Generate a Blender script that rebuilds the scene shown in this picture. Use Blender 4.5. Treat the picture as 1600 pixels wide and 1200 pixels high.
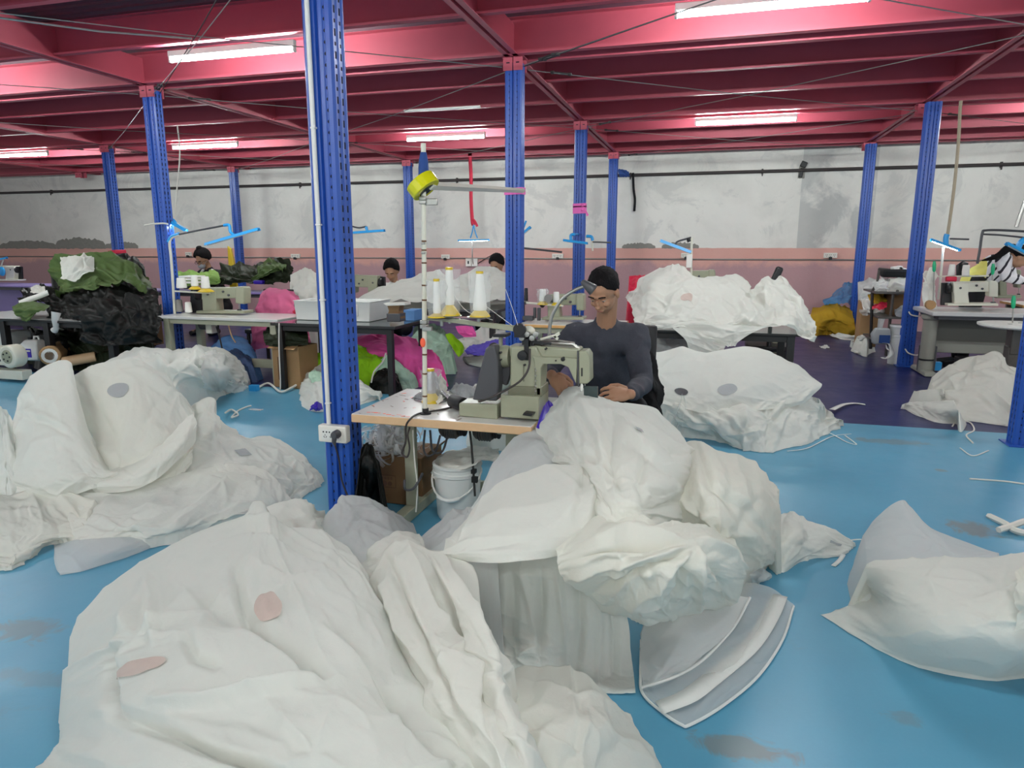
import bpy, bmesh, math, random
import numpy as np
from mathutils import Vector, Matrix
from math import sin, cos, pi, radians, sqrt

for _o in list(bpy.data.objects):
    bpy.data.objects.remove(_o)
SC = bpy.context.scene
COL = SC.collection
random.seed(7)

# ------------------------------------------------------------------ camera
F_PX, HORIZON = 1080.0, 388.0            # focal length in px of the 1600x1200 frame, horizon row
PITCH = math.atan((600 - HORIZON) / F_PX)
YAW = math.atan(317 / F_PX * cos(PITCH))
EYE = Vector((0, 0, 1.42))
cam = bpy.data.cameras.new('camera')
cam.sensor_width = 36
cam.lens = F_PX / 1600 * 36
cam.clip_start = 0.05
cam.clip_end = 200
cam_o = bpy.data.objects.new('camera', cam)
cam_o.location = EYE
cam_o.rotation_euler = (pi / 2 - PITCH, 0, YAW)
COL.objects.link(cam_o)
SC.camera = cam_o

# ------------------------------------------------------------------ exposure, world
SC.view_settings.view_transform = 'Standard'
SC.view_settings.look = 'None'
SC.view_settings.gamma = 1
SC.view_settings.use_curve_mapping = False
SC.view_settings.exposure = 0.5
w = bpy.data.worlds.new('world')
SC.world = w
w.use_nodes = True
w.node_tree.nodes['Background'].inputs[0].default_value = (0.96, 1.0, 1.0, 1)
w.node_tree.nodes['Background'].inputs[1].default_value = 0.7      # even fill light added in place of the unbuilt rest of the workshop
TUBE_POWER = 190.0
LAMP_POWER = 30.0
SC.cycles.max_bounces = 8
SC.cycles.diffuse_bounces = 4
SC.cycles.glossy_bounces = 3
SC.cycles.transmission_bounces = 6
SC.cycles.transparent_max_bounces = 10
SC.cycles.sample_clamp_indirect = 4

# ------------------------------------------------------------------ pixel -> place in the workshop (x along the back wall, y towards it)
def ray(px, py):
    a = (px - 800) / F_PX
    b = (600 - py) / F_PX
    x, y, z = a, cos(PITCH) + b * sin(PITCH), -sin(PITCH) + b * cos(PITCH)
    return Vector((x * cos(YAW) - y * sin(YAW), x * sin(YAW) + y * cos(YAW), z))
def Z(px, py, z=0.0):
    d = ray(px, py)
    return EYE + d * ((z - EYE.z) / d.z)
def Y(px, py, y):
    d = ray(px, py)
    return EYE + d * (y / d.y)

# ------------------------------------------------------------------ materials
def lin(h):
    if isinstance(h, str):
        h = h.lstrip('#')
        c = [int(h[i:i + 2], 16) / 255 for i in (0, 2, 4)]
    else:
        c = [v / 255 for v in h]
    return tuple(v / 12.92 if v <= .04045 else ((v + .055) / 1.055) ** 2.4 for v in c) + (1,)
class NT:
    """tiny helper round a node tree"""
    def __init__(s, m):
        s.t = m.node_tree
        s.n = s.t.nodes
        s.l = s.t.links
    def add(s, kind, **kw):
        n = s.n.new(kind)
        for k, v in kw.items():
            if k in n.inputs:
                n.inputs[k].default_value = v
            else:
                setattr(n, k, v)
        return n
    def link(s, a, b):
        s.l.new(a, b)
    def noise(s, scale, detail=4, rough=.6, vec=None, dist=0):
        n = s.add('ShaderNodeTexNoise', Scale=scale, Detail=detail, Roughness=rough, Distortion=dist)
        s.link(vec or s.coord(), n.inputs['Vector'])
        return n.outputs['Fac']
    def coord(s):
        if not hasattr(s, '_c'):
            s._c = s.add('ShaderNodeTexCoord').outputs['Object']
        return s._c
    def geo(s):
        if not hasattr(s, '_g'):
            s._g = s.add('ShaderNodeNewGeometry').outputs['Position']
        return s._g
    def ramp(s, fac, stops):
        r = s.add('ShaderNodeValToRGB')
        while len(r.color_ramp.elements) < len(stops):
            r.color_ramp.elements.new(.5)
        for e, (p, c) in zip(r.color_ramp.elements, stops):
            e.position = p
            e.color = c if len(c) == 4 else (*c, 1)
        s.link(fac, r.inputs[0])
        return r.outputs[0]
    def mix(s, fac, a, b, mode='MIX'):
        m = s.add('ShaderNodeMix', data_type='RGBA', blend_type=mode)
        for v, i in ((fac, 0), (a, 6), (b, 7)):
            if hasattr(v, 'is_output'):
                s.link(v, m.inputs[i])
            else:
                m.inputs[i].default_value = v
        return m.outputs[2]
    def math(s, op, a, b=0.0, c=0.0):
        m = s.add('ShaderNodeMath', operation=op)
        for i, v in enumerate((a, b, c)):
            if hasattr(v, 'is_output'):
                s.link(v, m.inputs[i])
            else:
                m.inputs[i].default_value = v
        return m.outputs[0]
W1 = (1, 1, 1, 1)
B0 = (0, 0, 0, 1)
def mat(name, col, rough=.55, metal=0., vary=.12, scale=9., bump=0., bscale=60., spec=.5, emit=None, power=0., alpha=1., trans=0., coat=0.):
    m = bpy.data.materials.new(name)
    m.use_nodes = True
    t = NT(m)
    p = t.n['Principled BSDF']
    c = lin(col)
    p.inputs['Roughness'].default_value = rough
    p.inputs['Metallic'].default_value = metal
    p.inputs['Specular IOR Level'].default_value = spec
    p.inputs['Alpha'].default_value = alpha
    p.inputs['Transmission Weight'].default_value = trans
    p.inputs['Coat Weight'].default_value = coat
    if vary:
        lo = tuple(v * (1 - vary) for v in c[:3]) + (1,)
        hi = tuple(min(1, v * (1 + vary)) for v in c[:3]) + (1,)
        t.link(t.mix(t.noise(scale), lo, hi), p.inputs['Base Color'])
    else:
        p.inputs['Base Color'].default_value = c
    if bump:
        b = t.add('ShaderNodeBump', Strength=bump, Distance=.01)
        t.link(t.noise(bscale, 3), b.inputs['Height'])
        t.link(b.outputs[0], p.inputs['Normal'])
    if emit:
        p.inputs['Emission Color'].default_value = lin(emit)
        p.inputs['Emission Strength'].default_value = power
    return m
def fabric_mat(name, col, translucent=.35, alpha=1., rough=.75, shade=.04):
    """thin spun-bonded sheet: diffuse + translucent (+ a little see-through)"""
    m = bpy.data.materials.new(name)
    m.use_nodes = True
    t = NT(m)
    p = t.n['Principled BSDF']
    c = lin(col)
    lo = tuple(v * (1 - shade) for v in c[:3]) + (1,)
    cc = t.mix(t.noise(14, 5), lo, c)
    t.link(cc, p.inputs['Base Color'])
    p.inputs['Roughness'].default_value = rough
    p.inputs['Specular IOR Level'].default_value = .25
    bm_ = t.add('ShaderNodeBump', Strength=.42, Distance=.006)
    t.link(t.math('ADD', t.noise(45, 4, .65), t.noise(11, 3, .6, dist=1.5)), bm_.inputs['Height'])
    t.link(bm_.outputs[0], p.inputs['Normal'])
    tr = t.add('ShaderNodeBsdfTranslucent')
    t.link(cc, tr.inputs[0])
    mx = t.add('ShaderNodeMixShader')
    mx.inputs[0].default_value = translucent
    t.link(p.outputs[0], mx.inputs[1])
    t.link(tr.outputs[0], mx.inputs[2])
    out = mx.outputs[0]
    if alpha < 1:
        tp = t.add('ShaderNodeBsdfTransparent')
        m2 = t.add('ShaderNodeMixShader')
        m2.inputs[0].default_value = alpha
        t.link(tp.outputs[0], m2.inputs[1])
        t.link(out, m2.inputs[2])
        out = m2.outputs[0]
    t.link(out, t.n['Material Output'].inputs[0])
    return m
def film_mat(name, col, alpha=.35):
    m = mat(name, col, .12, vary=0, alpha=alpha)
    return m

M = {}
M['blue'] = mat('blue_enamel', '#2552ab', .3, vary=.1, scale=5, bump=.05, bscale=30)
M['hole'] = mat('punched_hole_dark', '#0a0f22', .9, vary=0)
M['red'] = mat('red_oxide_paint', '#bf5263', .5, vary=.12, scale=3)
M['deck'] = mat('deck_red_shaded', '#5e2f3d', .5, vary=.2, scale=1.3)  # same red as the beams, with the shade of the ceiling recesses painted in
M['white_paint'] = mat('white_paint', '#e8e6e0', .45, vary=.05)
M['black'] = mat('black_plastic', '#17171a', .45, vary=.15)
M['black_steel'] = mat('black_steel_paint', '#1e1c1c', .45, vary=.15)
M['dark_grey'] = mat('dark_grey_plastic', '#4a4a4e', .45, vary=.08)
M['steel'] = mat('worn_steel', '#a9a9a4', .35, .8, vary=.15, scale=25)
M['wire_dark'] = mat('dark_wire', '#3a3433', .6, vary=0)
M['wire_light'] = mat('white_cord', '#e2ded4', .7, vary=0)
M['machine'] = mat('machine_enamel', '#9b9d86', .32, vary=.09, scale=14)
M['machine_light'] = mat('light_machine_enamel', '#dad8c8', .32, vary=.06, scale=14)
M['machine_dirty'] = mat('oily_machine_enamel', '#74745f', .4, vary=.3, scale=18)
M['leg_green'] = mat('grey_green_leg_paint', '#a5a690', .5, vary=.12)
M['wood_edge'] = mat('tan_edge_band', '#d9b48b', .5, vary=.08, scale=20)
M['orange_edge'] = mat('orange_plywood_edge', '#dba765', .5, vary=.1, scale=20)
M['lam_white'] = mat('white_laminate', '#e4e2dc', .22, vary=.04)
M['lam_grey'] = mat('grey_laminate', '#c9c8c6', .25, vary=.05)
M['purple'] = mat('purple_laminate', '#a08fd0', .35, vary=.06)
M['glass_top'] = mat('dark_glossy_top', '#3e4a4a', .1, vary=.05)
M['card'] = mat('cardboard', '#a9855c', .8, vary=.1, scale=12)
M['card_dark'] = mat('dark_cardboard', '#7a5c3c', .8, vary=.1, scale=12)
M['print_dark'] = mat('dark_print', '#6a4a34', .8, vary=0)
M['lamp_blue'] = mat('sky_blue_lamp_shade', '#2fa2e6', .35, vary=.04)
M['tube'] = mat('fluorescent_tube', '#ffffff', .5, vary=0, emit='#f2fcfb', power=TUBE_POWER)
M['lamp_tube'] = mat('lit_lamp_tube', '#ffffff', .5, vary=0, emit='#f4fbff', power=LAMP_POWER)
M['tape'] = mat('yellow_tape', '#d9d616', .18, vary=.06, coat=.6)
M['yellow_cone'] = mat('yellow_plastic_base', '#d8b92c', .35, vary=.08)
M['thread'] = mat('white_thread', '#f1efe9', .75, vary=.03, bump=.25, bscale=220)
M['thread_grey'] = mat('grey_thread', '#8a8782', .75, vary=.05, bump=.25, bscale=220)
M['film'] = film_mat('clear_film', '#f2f4f4', .2)
M['film2'] = film_mat('crinkled_film', '#f0f0ee', .6)
M['foil'] = mat('silver_foil', '#c4c4c6', .25, .7, vary=.2, scale=40, bump=.6, bscale=50)
M['bucket'] = mat('white_bucket_plastic', '#e3e4e0', .4, vary=.05)
M['skin'] = mat('skin', '#b08468', .55, vary=.08, scale=25)
M['lip'] = mat('lip', '#9c6456', .5, vary=.05)
M['hair'] = mat('black_hair', '#171416', .85, vary=.3, scale=90, bump=.8, bscale=130, spec=.2)
M['sweater'] = mat('dark_grey_sweater', '#3b3d47', .85, vary=.15, scale=40, bump=.3, bscale=120)
M['jacket'] = mat('black_jacket', '#101013', .8, vary=.2)
M['pinktie'] = mat('pink_ribbon', '#f06ec0', .6, vary=.08)
M['webbing'] = mat('beige_webbing', '#b3a48c', .8, vary=.08)
M['strap_red'] = mat('red_strap', '#cf2344', .6, vary=.08)
M['blue_cloth'] = mat('navy_blue_cloth', '#2a4a8a', .85, vary=.15)
M['purple_deep'] = mat('violet_plastic', '#3a1fae', .4, vary=.1)
M['orange_mark'] = mat('orange_marker', '#ff6a48', .7, vary=0)
M['cement'] = mat('grey_cement', '#8f8d86', .9, vary=.18, scale=14, bump=.4, bscale=40)
M['socket'] = mat('ivory_socket', '#e9e4da', .4, vary=.03)
M['screw_green'] = mat('green_handle', '#1fb07a', .35, vary=.05)
M['desk'] = mat('grey_desk_paint', '#939389', .45, vary=.08)
M['desk_panel'] = mat('grey_desk_panel', '#6c6c65', .6, vary=.08)
M['motor'] = mat('motor_grey', '#56524e', .45, .2, vary=.2, scale=20)
M['rubber'] = mat('rubber_belt', '#252527', .7, vary=.1)
# sheets
M['white'] = fabric_mat('white_spunbond', '#f3f2ea', .3)
M['cream'] = fabric_mat('cream_spunbond', '#f2f0e6', .3)
M['sheer'] = fabric_mat('sheer_spunbond', '#f1f1ee', .35, .62)
M['sheer_grey'] = fabric_mat('thin_grey_spunbond', '#eeefed', .35, .85)
M['hem'] = fabric_mat('hem_band', '#f6f6f2', .25)
M['patch_pink'] = fabric_mat('pinkish_patch', '#d9c6bd', .2)
M['patch_grey'] = fabric_mat('grey_patch', '#b9bcbe', .2)
M['olive'] = fabric_mat('olive_tarpaulin', '#53683a', .05, rough=.6)
M['olive_dark'] = fabric_mat('dark_olive_tarpaulin', '#262d1d', .03, rough=.55)
M['tarp_black'] = fabric_mat('black_sheeting', '#121311', 0., rough=.5)
M['lightgreen'] = fabric_mat('light_green_sheet', '#98bd66', .2)
M['lime'] = fabric_mat('lime_sheet', '#a2de22', .25)
M['mint'] = fabric_mat('mint_sheet', '#cfeed8', .3)
M['pink'] = fabric_mat('hot_pink_sheet', '#ff68b8', .25)
M['rose'] = fabric_mat('rose_blanket', '#dc6f97', .1)
M['sky'] = fabric_mat('sky_blue_sheet', '#6f9fd8', .15)
M['navy_sheet'] = fabric_mat('slate_blue_sheet', '#46587e', .1)
M['mustard'] = fabric_mat('mustard_sack', '#c09a2c', .05)
M['violet'] = fabric_mat('violet_sheet', '#6a5cc0', .2)
M['bagblue'] = fabric_mat('blue_plastic_bag', '#5a9ed6', .3, .85, .3)

# ------------------------------------------------------------------ mesh building
class MB:
    """collects solids; build() links them as ONE mesh object"""
    def __init__(s):
        s.v, s.f = [], []
    def add(s, vs, fs):
        b = len(s.v)
        s.v += [tuple(v) for v in vs]
        s.f += [tuple(i + b for i in f) for f in fs]
        return s
    def box(s, c, d, R=None, taper=1.0):
        hx, hy, hz = d[0] / 2, d[1] / 2, d[2] / 2
        vs = [Vector((sx * hx * (taper if sz > 0 else 1), sy * hy * (taper if sz > 0 else 1), sz * hz)) for sz in (-1, 1) for sy in (-1, 1) for sx in (-1, 1)]
        if R is not None:
            vs = [R @ v for v in vs]
        c = Vector(c)
        return s.add([v + c for v in vs], [(0, 2, 3, 1), (4, 5, 7, 6), (0, 1, 5, 4), (2, 6, 7, 3), (0, 4, 6, 2), (1, 3, 7, 5)])
    def span(s, a, b):
        a, b = Vector(a), Vector(b)
        return s.box((a + b) / 2, [abs(x) for x in (b - a)])
    def rings(s, rings, closed=True, cap=True):
        """list of equal-length vertex rings"""
        n = len(rings[0])
        vs = [v for r in rings for v in r]
        fs = []
        for i in range(len(rings) - 1):
            for j in range(n if closed else n - 1):
                k = (j + 1) % n
                fs.append((i * n + j, i * n + k, (i + 1) * n + k, (i + 1) * n + j))
        if cap and closed:
            fs.append(tuple(range(n))[::-1])
            fs.append(tuple((len(rings) - 1) * n + j for j in range(n)))
        return s.add(vs, fs)
    def tube(s, pts, r, n=8, cap=True):
        pts = [Vector(p) for p in pts]
        rs = r if isinstance(r, (list, tuple)) else [r] * len(pts)
        ups = None
        R = []
        for i, p in enumerate(pts):
            t = (pts[min(i + 1, len(pts) - 1)] - pts[max(i - 1, 0)]).normalized()
            if ups is None:
                ups = Vector((0, 0, 1)) if abs(t.z) < .9 else Vector((1, 0, 0))
            a = t.cross(ups)
            a = a.normalized() if a.length > 1e-6 else Vector((1, 0, 0))
            b = a.cross(t).normalized()
            ups = b
            R.append([p + (a * cos(2 * pi * j / n) + b * sin(2 * pi * j / n)) * rs[i] for j in range(n)])
        return s.rings(R, cap=cap)
    def cyl(s, a, b, r, n=16, r2=None):
        return s.tube([a, b], [r, r if r2 is None else r2], n)
    def lathe(s, prof, c=(0, 0, 0), n=20, axis='z', R=None):
        rings = []
        for r, h in prof:
            ring = []
            for j in range(n):
                a = 2 * pi * j / n
                v = Vector((r * cos(a), r * sin(a), h))
                if axis == 'x':
                    v = Vector((v.z, v.x, v.y))
                elif axis == 'y':
                    v = Vector((v.y, v.z, v.x))
                if R is not None:
                    v = R @ v
                ring.append(v + Vector(c))
            rings.append(ring)
        return s.rings(rings)
    def prism(s, poly, h0, h1, axis='z', o=(0, 0, 0), R=None):
        """polygon (2-d) extruded; axis y: poly is (x, z), axis x: poly is (y, z)"""
        def P(p, h):
            v = Vector({'z': (p[0], p[1], h), 'y': (p[0], h, p[1]), 'x': (h, p[0], p[1])}[axis])
            if R is not None:
                v = R @ v
            return v + Vector(o)
        return s.rings([[P(p, h0) for p in poly], [P(p, h1) for p in poly]])
    def ell(s, c, r, n=12, m=8, R=None):
        rings = []
        for i in range(1, m):
            a = pi * i / m
            ring = []
            for j in range(n):
                v = Vector((r[0] * sin(a) * cos(2 * pi * j / n), r[1] * sin(a) * sin(2 * pi * j / n), -r[2] * cos(a)))
                if R is not None:
                    v = R @ v
                ring.append(v + Vector(c))
            rings.append(ring)
        return s.rings(rings)
    def build(s, name, m, parent=None, bev=0., smooth=True, seg=2, sub=0, angle=40, flip=False):
        me = bpy.data.meshes.new(name)
        me.from_pydata(s.v, [], s.f)
        bm = bmesh.new()
        bm.from_mesh(me)
        bmesh.ops.recalc_face_normals(bm, faces=bm.faces)
        bm.to_mesh(me)
        bm.free()
        me.materials.append(M[m] if isinstance(m, str) else m)
        o = bpy.data.objects.new(name, me)
        COL.objects.link(o)
        if parent is not None:
            o.parent = parent
        if smooth:
            me.set_sharp_from_angle(angle=radians(angle))
            for p in me.polygons:
                p.use_smooth = True
        if bev:
            b = o.modifiers.new('bevel', 'BEVEL')
            b.width = bev
            b.segments = seg
            b.limit_method = 'ANGLE'
            b.angle_limit = radians(40)
            b.harden_normals = False
        if sub:
            u = o.modifiers.new('sub', 'SUBSURF')
            u.levels = u.render_levels = sub
        return o
def tag(o, label, cat=None, group=None, kind=None):
    if label:
        o['label'] = label
    if cat:
        o['category'] = cat
    if group:
        o['group'] = group
    if kind:
        o['kind'] = kind
    return o
def thing(name, label, cat, loc=(0, 0, 0), rz=0., group=None):
    o = bpy.data.objects.new(name, None)
    o.location = loc
    o.rotation_euler = (0, 0, rz)
    COL.objects.link(o)
    return tag(o, label, cat, group)
def dup(root, loc, rz=0., label=None, group=None):
    r = root.copy()
    COL.objects.link(r)
    r.location = loc
    r.rotation_euler = (0, 0, rz)
    if label:
        r['label'] = label
    if group:
        r['group'] = group
    for ch in list(root.children):
        c = ch.copy()
        COL.objects.link(c)
        c.parent = r
        for g in list(ch.children):
            d = g.copy()
            COL.objects.link(d)
            d.parent = c
    return r
def struct(o):
    o['kind'] = 'structure'
    return o
def rot(x=0, y=0, z=0):
    return Matrix.Rotation(z, 3, 'Z') @ Matrix.Rotation(y, 3, 'Y') @ Matrix.Rotation(x, 3, 'X')
# ------------------------------------------------------------------ cloth: a control grid, buckled by a small relaxation solver
def catmull(P, n):
    """resample rows of control points along axis 0 to n rows"""
    P = np.asarray(P, float)
    k = P.shape[0]
    Q = np.concatenate([2 * P[:1] - P[1:2], P, 2 * P[-1:] - P[-2:-1]])
    t = np.linspace(0, k - 1, n)
    i = np.minimum(t.astype(int), k - 2)
    f = (t - i).reshape((-1,) + (1,) * (P.ndim - 1))
    a, b, c, d = Q[i], Q[i + 1], Q[i + 2], Q[i + 3]
    return .5 * (2 * b + (c - a) * f + (2 * a - 5 * b + 4 * c - d) * f ** 2 + (3 * b - a - 3 * c + d) * f ** 3)
def resample(P, nv, nu):
    return np.swapaxes(catmull(np.swapaxes(catmull(P, nv), 0, 1), nu), 0, 1)
def normals(X):
    du = np.gradient(X, axis=1)
    dv = np.gradient(X, axis=0)
    n = np.cross(dv, du)
    return n / (np.linalg.norm(n, axis=2, keepdims=True) + 1e-9)
def perlin(x, y, rng):
    """gradient noise about -1..1 on rotated coordinates"""
    a = rng.random() * 2 * pi
    x, y = x * cos(a) - y * sin(a) + rng.random() * 50 + 100, x * sin(a) + y * cos(a) + rng.random() * 50 + 100
    g = rng.random((64, 64)) * 2 * pi
    xi, yi = np.floor(x).astype(int), np.floor(y).astype(int)
    fx, fy = x - xi, y - yi
    def dot(i, j):
        t = g[(xi + i) % 64, (yi + j) % 64]
        return np.cos(t) * (fx - i) + np.sin(t) * (fy - j)
    sx, sy = fx * fx * fx * (fx * (fx * 6 - 15) + 10), fy * fy * fy * (fy * (fy * 6 - 15) + 10)
    return 1.5 * ((dot(0, 0) * (1 - sx) + dot(1, 0) * sx) * (1 - sy) + (dot(0, 1) * (1 - sx) + dot(1, 1) * sx) * sy)
def facet(x, y, rng):
    """flat facets meeting in sharp creases: linear interpolation on a warped triangle lattice"""
    a = rng.random() * 2 * pi
    x, y = x + .35 * perlin(x * .8, y * .8, rng), y + .35 * perlin(x * .8, y * .8, rng)
    x, y = x * cos(a) - y * sin(a) + 300, x * sin(a) + y * cos(a) + 300
    s = (x + y) * .366
    u, v = x + s, y + s
    i, j = np.floor(u).astype(int), np.floor(v).astype(int)
    fu, fv = u - i, v - j
    g = rng.uniform(-1, 1, (64, 64))
    up = fu > fv
    a0, a1 = g[i % 64, j % 64], g[(i + 1) % 64, (j + 1) % 64]
    m = np.where(up, g[(i + 1) % 64, j % 64], g[i % 64, (j + 1) % 64])
    hi, lo = np.maximum(fu, fv), np.minimum(fu, fv)
    return a0 * (1 - hi) + m * (hi - lo) + a1 * lo
def crumple(x, y, rng, size, amp, sharp, folds, lay):
    """relief of a crumpled sheet in metres: soft swells, sharp ridges, small crinkles in patches, pinch points with radiating folds"""
    if lay is not None:          # lay = (angle, stretch): folds run along that direction
        ca, sa = cos(lay[0]), sin(lay[0])
        x, y = (x * ca + y * sa) / lay[1], -x * sa + y * ca
    wx = x + .25 * size * perlin(x / size, y / size, rng)
    wy = y + .25 * size * perlin(x / size, y / size, rng)
    h = amp * 1.1 * perlin(wx / size / 1.3, wy / size / 1.3, rng)
    h = h + amp * 1.35 * facet(x / size / .9, y / size / .9, rng) + amp * .5 * facet(x / size / .4, y / size / .4, rng) * np.clip(.5 + perlin(x / size, y / size, rng), 0, 1)
    for k, (sc, am) in enumerate(((1., 1.), (.55, .55), (.28, .32))):
        n = perlin(wx / size / sc, wy / size / sc, rng)
        ridge = (1 - np.minimum(1, np.abs(n) * 1.6)) ** sharp
        mask = np.clip(.55 + .9 * perlin(x / size / 1.7, y / size / 1.7, rng), 0, 1)
        h = h + am * amp * .95 * ridge * mask * rng.choice([1, 1, -1])
    for _ in range(folds):
        cx, cy = rng.uniform(x.min(), x.max()), rng.uniform(y.min(), y.max())
        dx, dy = x - cx, y - cy
        r = np.sqrt(dx * dx + dy * dy) + 1e-6
        th = np.arctan2(dy, dx)
        k = rng.integers(3, 6)
        w = np.abs(np.sin(k * th / 2 + rng.random() * 6 + .8 * np.sin(th + rng.random() * 6)))
        h = h - amp * 1.5 * (w ** .6 - .6) * np.exp(-(r / size / 1.1) ** 2) * np.minimum(1, r / (.12 * size))
    for _ in range(int(5 + 1.6 * folds)):      # straight pressed creases
        cx, cy = rng.uniform(x.min(), x.max()), rng.uniform(y.min(), y.max())
        a = rng.random() * pi
        s = (x - cx) * cos(a) + (y - cy) * sin(a)
        d = -(x - cx) * sin(a) + (y - cy) * cos(a) + .3 * s * s * rng.standard_normal()
        wd, ln = size * rng.uniform(.08, .3), size * rng.uniform(.5, 1.6)
        h = h + rng.choice([1, -1]) * amp * rng.uniform(.3, .8) * np.maximum(0, 1 - np.abs(d) / wd) * np.maximum(0, 1 - (s / ln) ** 2)
    return h
def project(X):
    """X (..., 3) -> picture coordinates, to find the spot of a sheet that a patch is sewn to"""
    d = X - np.array(EYE)
    R_ = np.array([[cos(YAW), sin(YAW), 0], [-sin(YAW), cos(YAW), 0], [0, 0, 1]])
    a = d @ R_.T
    f = a[..., 1] * cos(PITCH) - a[..., 2] * sin(PITCH)
    u = a[..., 1] * sin(PITCH) + a[..., 2] * cos(PITCH)
    return 800 + F_PX * a[..., 0] / f, 600 - F_PX * u / f
FABRIC_XYZ = {}
def fabric(name, ctrl, m, label=None, cat='fabric', group=None, n=(90, 90), seed=1, size=.3, amp=.014, sharp=3.0, folds=3, lay=None, edge=1.,
           skirt=True, thick=0., parent=None, kind=None, floor=.004, smooth=1, lines=()):
    """ctrl: rows of points (px, py, height z) or, past 1.2, (px, py, depth y), or Vectors; far row first, left column first. The crumpled relief is real geometry."""
    P = np.array([[tuple(p) if isinstance(p, Vector) else tuple(Y(*p) if p[2] > 1.2 else Z(*p)) for p in row] for row in ctrl])
    rng = np.random.default_rng(seed)
    nv, nu = n
    X = resample(P, nv, nu)
    du = np.linalg.norm(np.diff(X, axis=1), axis=2).mean()
    dv = np.linalg.norm(np.diff(X, axis=0), axis=2).mean()
    y, x = np.meshgrid(np.arange(nv) * dv, np.arange(nu) * du, indexing='ij')
    h = crumple(x, y, rng, size, amp, sharp, folds, lay)
    if lines:       # named folds of the real heap: (points in the picture, width px, height m)
        qx, qy = project(X)
        for pts, wd, am in lines:
            best = np.full(qx.shape, 1e9)
            tt = np.zeros(qx.shape)
            tot = len(pts) - 1
            for k in range(tot):
                (x0, y0), (x1, y1) = pts[k], pts[k + 1]
                dx, dy = x1 - x0, y1 - y0
                t_ = np.clip(((qx - x0) * dx + (qy - y0) * dy) / (dx * dx + dy * dy), 0, 1)
                d = np.hypot(qx - x0 - t_ * dx, qy - y0 - t_ * dy)
                tt = np.where(d < best, (k + t_) / tot, tt)
                best = np.minimum(best, d)
            h = h + am * np.maximum(0, 1 - best / wd) ** 1.4 * np.sin(np.clip(tt * .9 + .08, 0, 1) * pi) ** .5
    if edge < 1:
        e = np.minimum(np.minimum(np.arange(nv), np.arange(nv)[::-1])[:, None] / nv, np.minimum(np.arange(nu), np.arange(nu)[::-1])[None] / nu)
        h = h * (edge + (1 - edge) * np.clip(e * 8, 0, 1))
    X = X + normals(X) * h[..., None]
    for _ in range(smooth):      # keep the sheet from shearing at steep ridges
        A = X.copy()
        A[1:-1, 1:-1] = (X[:-2, 1:-1] + X[2:, 1:-1] + X[1:-1, :-2] + X[1:-1, 2:] + 2 * X[1:-1, 1:-1]) / 6
        X = A
    if floor is not None:
        X[..., 2] = np.maximum(X[..., 2], floor)
    verts = X.reshape(-1, 3).tolist()
    faces = [(i * nu + j, i * nu + j + 1, (i + 1) * nu + j + 1, (i + 1) * nu + j) for i in range(nv - 1) for j in range(nu - 1)]
    if skirt:
        edge = [(0, j) for j in range(nu)] + [(i, nu - 1) for i in range(1, nv)] + [(nv - 1, j) for j in range(nu - 2, -1, -1)] + [(i, 0) for i in range(nv - 2, 0, -1)]
        c = X.reshape(-1, 3).mean(axis=0)
        b0 = len(verts)
        for (i, j) in edge:
            p = X[i, j]
            d = p[:2] - c[:2]
            d = d / (np.linalg.norm(d) + 1e-6)
            q = p[:2] + d * min(.06, p[2] * .3) if skirt is True else p[:2] - d * min(.12, p[2] * .25)
            verts.append((q[0], q[1], floor if floor is not None else 0))
        k = len(edge)
        for e in range(k):
            i0 = edge[e][0] * nu + edge[e][1]
            i1 = edge[(e + 1) % k][0] * nu + edge[(e + 1) % k][1]
            faces.append((i1, i0, b0 + e, b0 + (e + 1) % k))
    me = bpy.data.meshes.new(name)
    me.from_pydata(verts, [], faces)
    me.polygons.foreach_set('use_smooth', [True] * len(me.polygons))
    me.materials.append(M[m] if isinstance(m, str) else m)
    o = bpy.data.objects.new(name, me)
    COL.objects.link(o)
    FABRIC_XYZ[o.name] = X
    if thick:
        s = o.modifiers.new('thick', 'SOLIDIFY')
        s.thickness = thick
    if parent is not None:
        o.parent = parent
    tag(o, label, cat if parent is None else None, group, kind)
    return o
def on_fabric(X, u0, u1, v0, v1, lift=.004, n=16, ell=True, ang=0.):
    """a small sewn-on patch that follows the sheet X; returns grid of points"""
    nv, nu = X.shape[:2]
    N = normals(X)
    out = []
    for i in range(n):
        row = []
        for j in range(n):
            a, b = 2 * i / (n - 1) - 1, 2 * j / (n - 1) - 1
            if ell:      # square to disc
                a, b = a * sqrt(1 - b * b / 2), b * sqrt(1 - a * a / 2)
            ca, cb = a * cos(ang) - b * sin(ang), a * sin(ang) + b * cos(ang)
            v = min(max((v0 + v1) / 2 + ca * (v1 - v0) / 2, 0), .999) * (nv - 1)
            u = min(max((u0 + u1) / 2 + cb * (u1 - u0) / 2, 0), .999) * (nu - 1)
            iv, iu = int(v), int(u)
            fv, fu = v - iv, u - iu
            g = lambda A: (A[iv, iu] * (1 - fv) * (1 - fu) + A[iv + 1, iu] * fv * (1 - fu) + A[iv, iu + 1] * (1 - fv) * fu + A[iv + 1, iu + 1] * fv * fu)
            row.append(g(X) + g(N) * lift)
        out.append(row)
    return np.array(out)
def sheet(name, G, m, parent=None, thick=0.):
    nv, nu = G.shape[:2]
    mb = MB()
    mb.add(G.reshape(-1, 3).tolist(), [(i * nu + j, i * nu + j + 1, (i + 1) * nu + j + 1, (i + 1) * nu + j) for i in range(nv - 1) for j in range(nu - 1)])
    o = mb.build(name, m, parent, angle=80)
    if thick:
        s = o.modifiers.new('thick', 'SOLIDIFY')
        s.thickness = thick
        s.offset = 1
    return o

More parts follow.
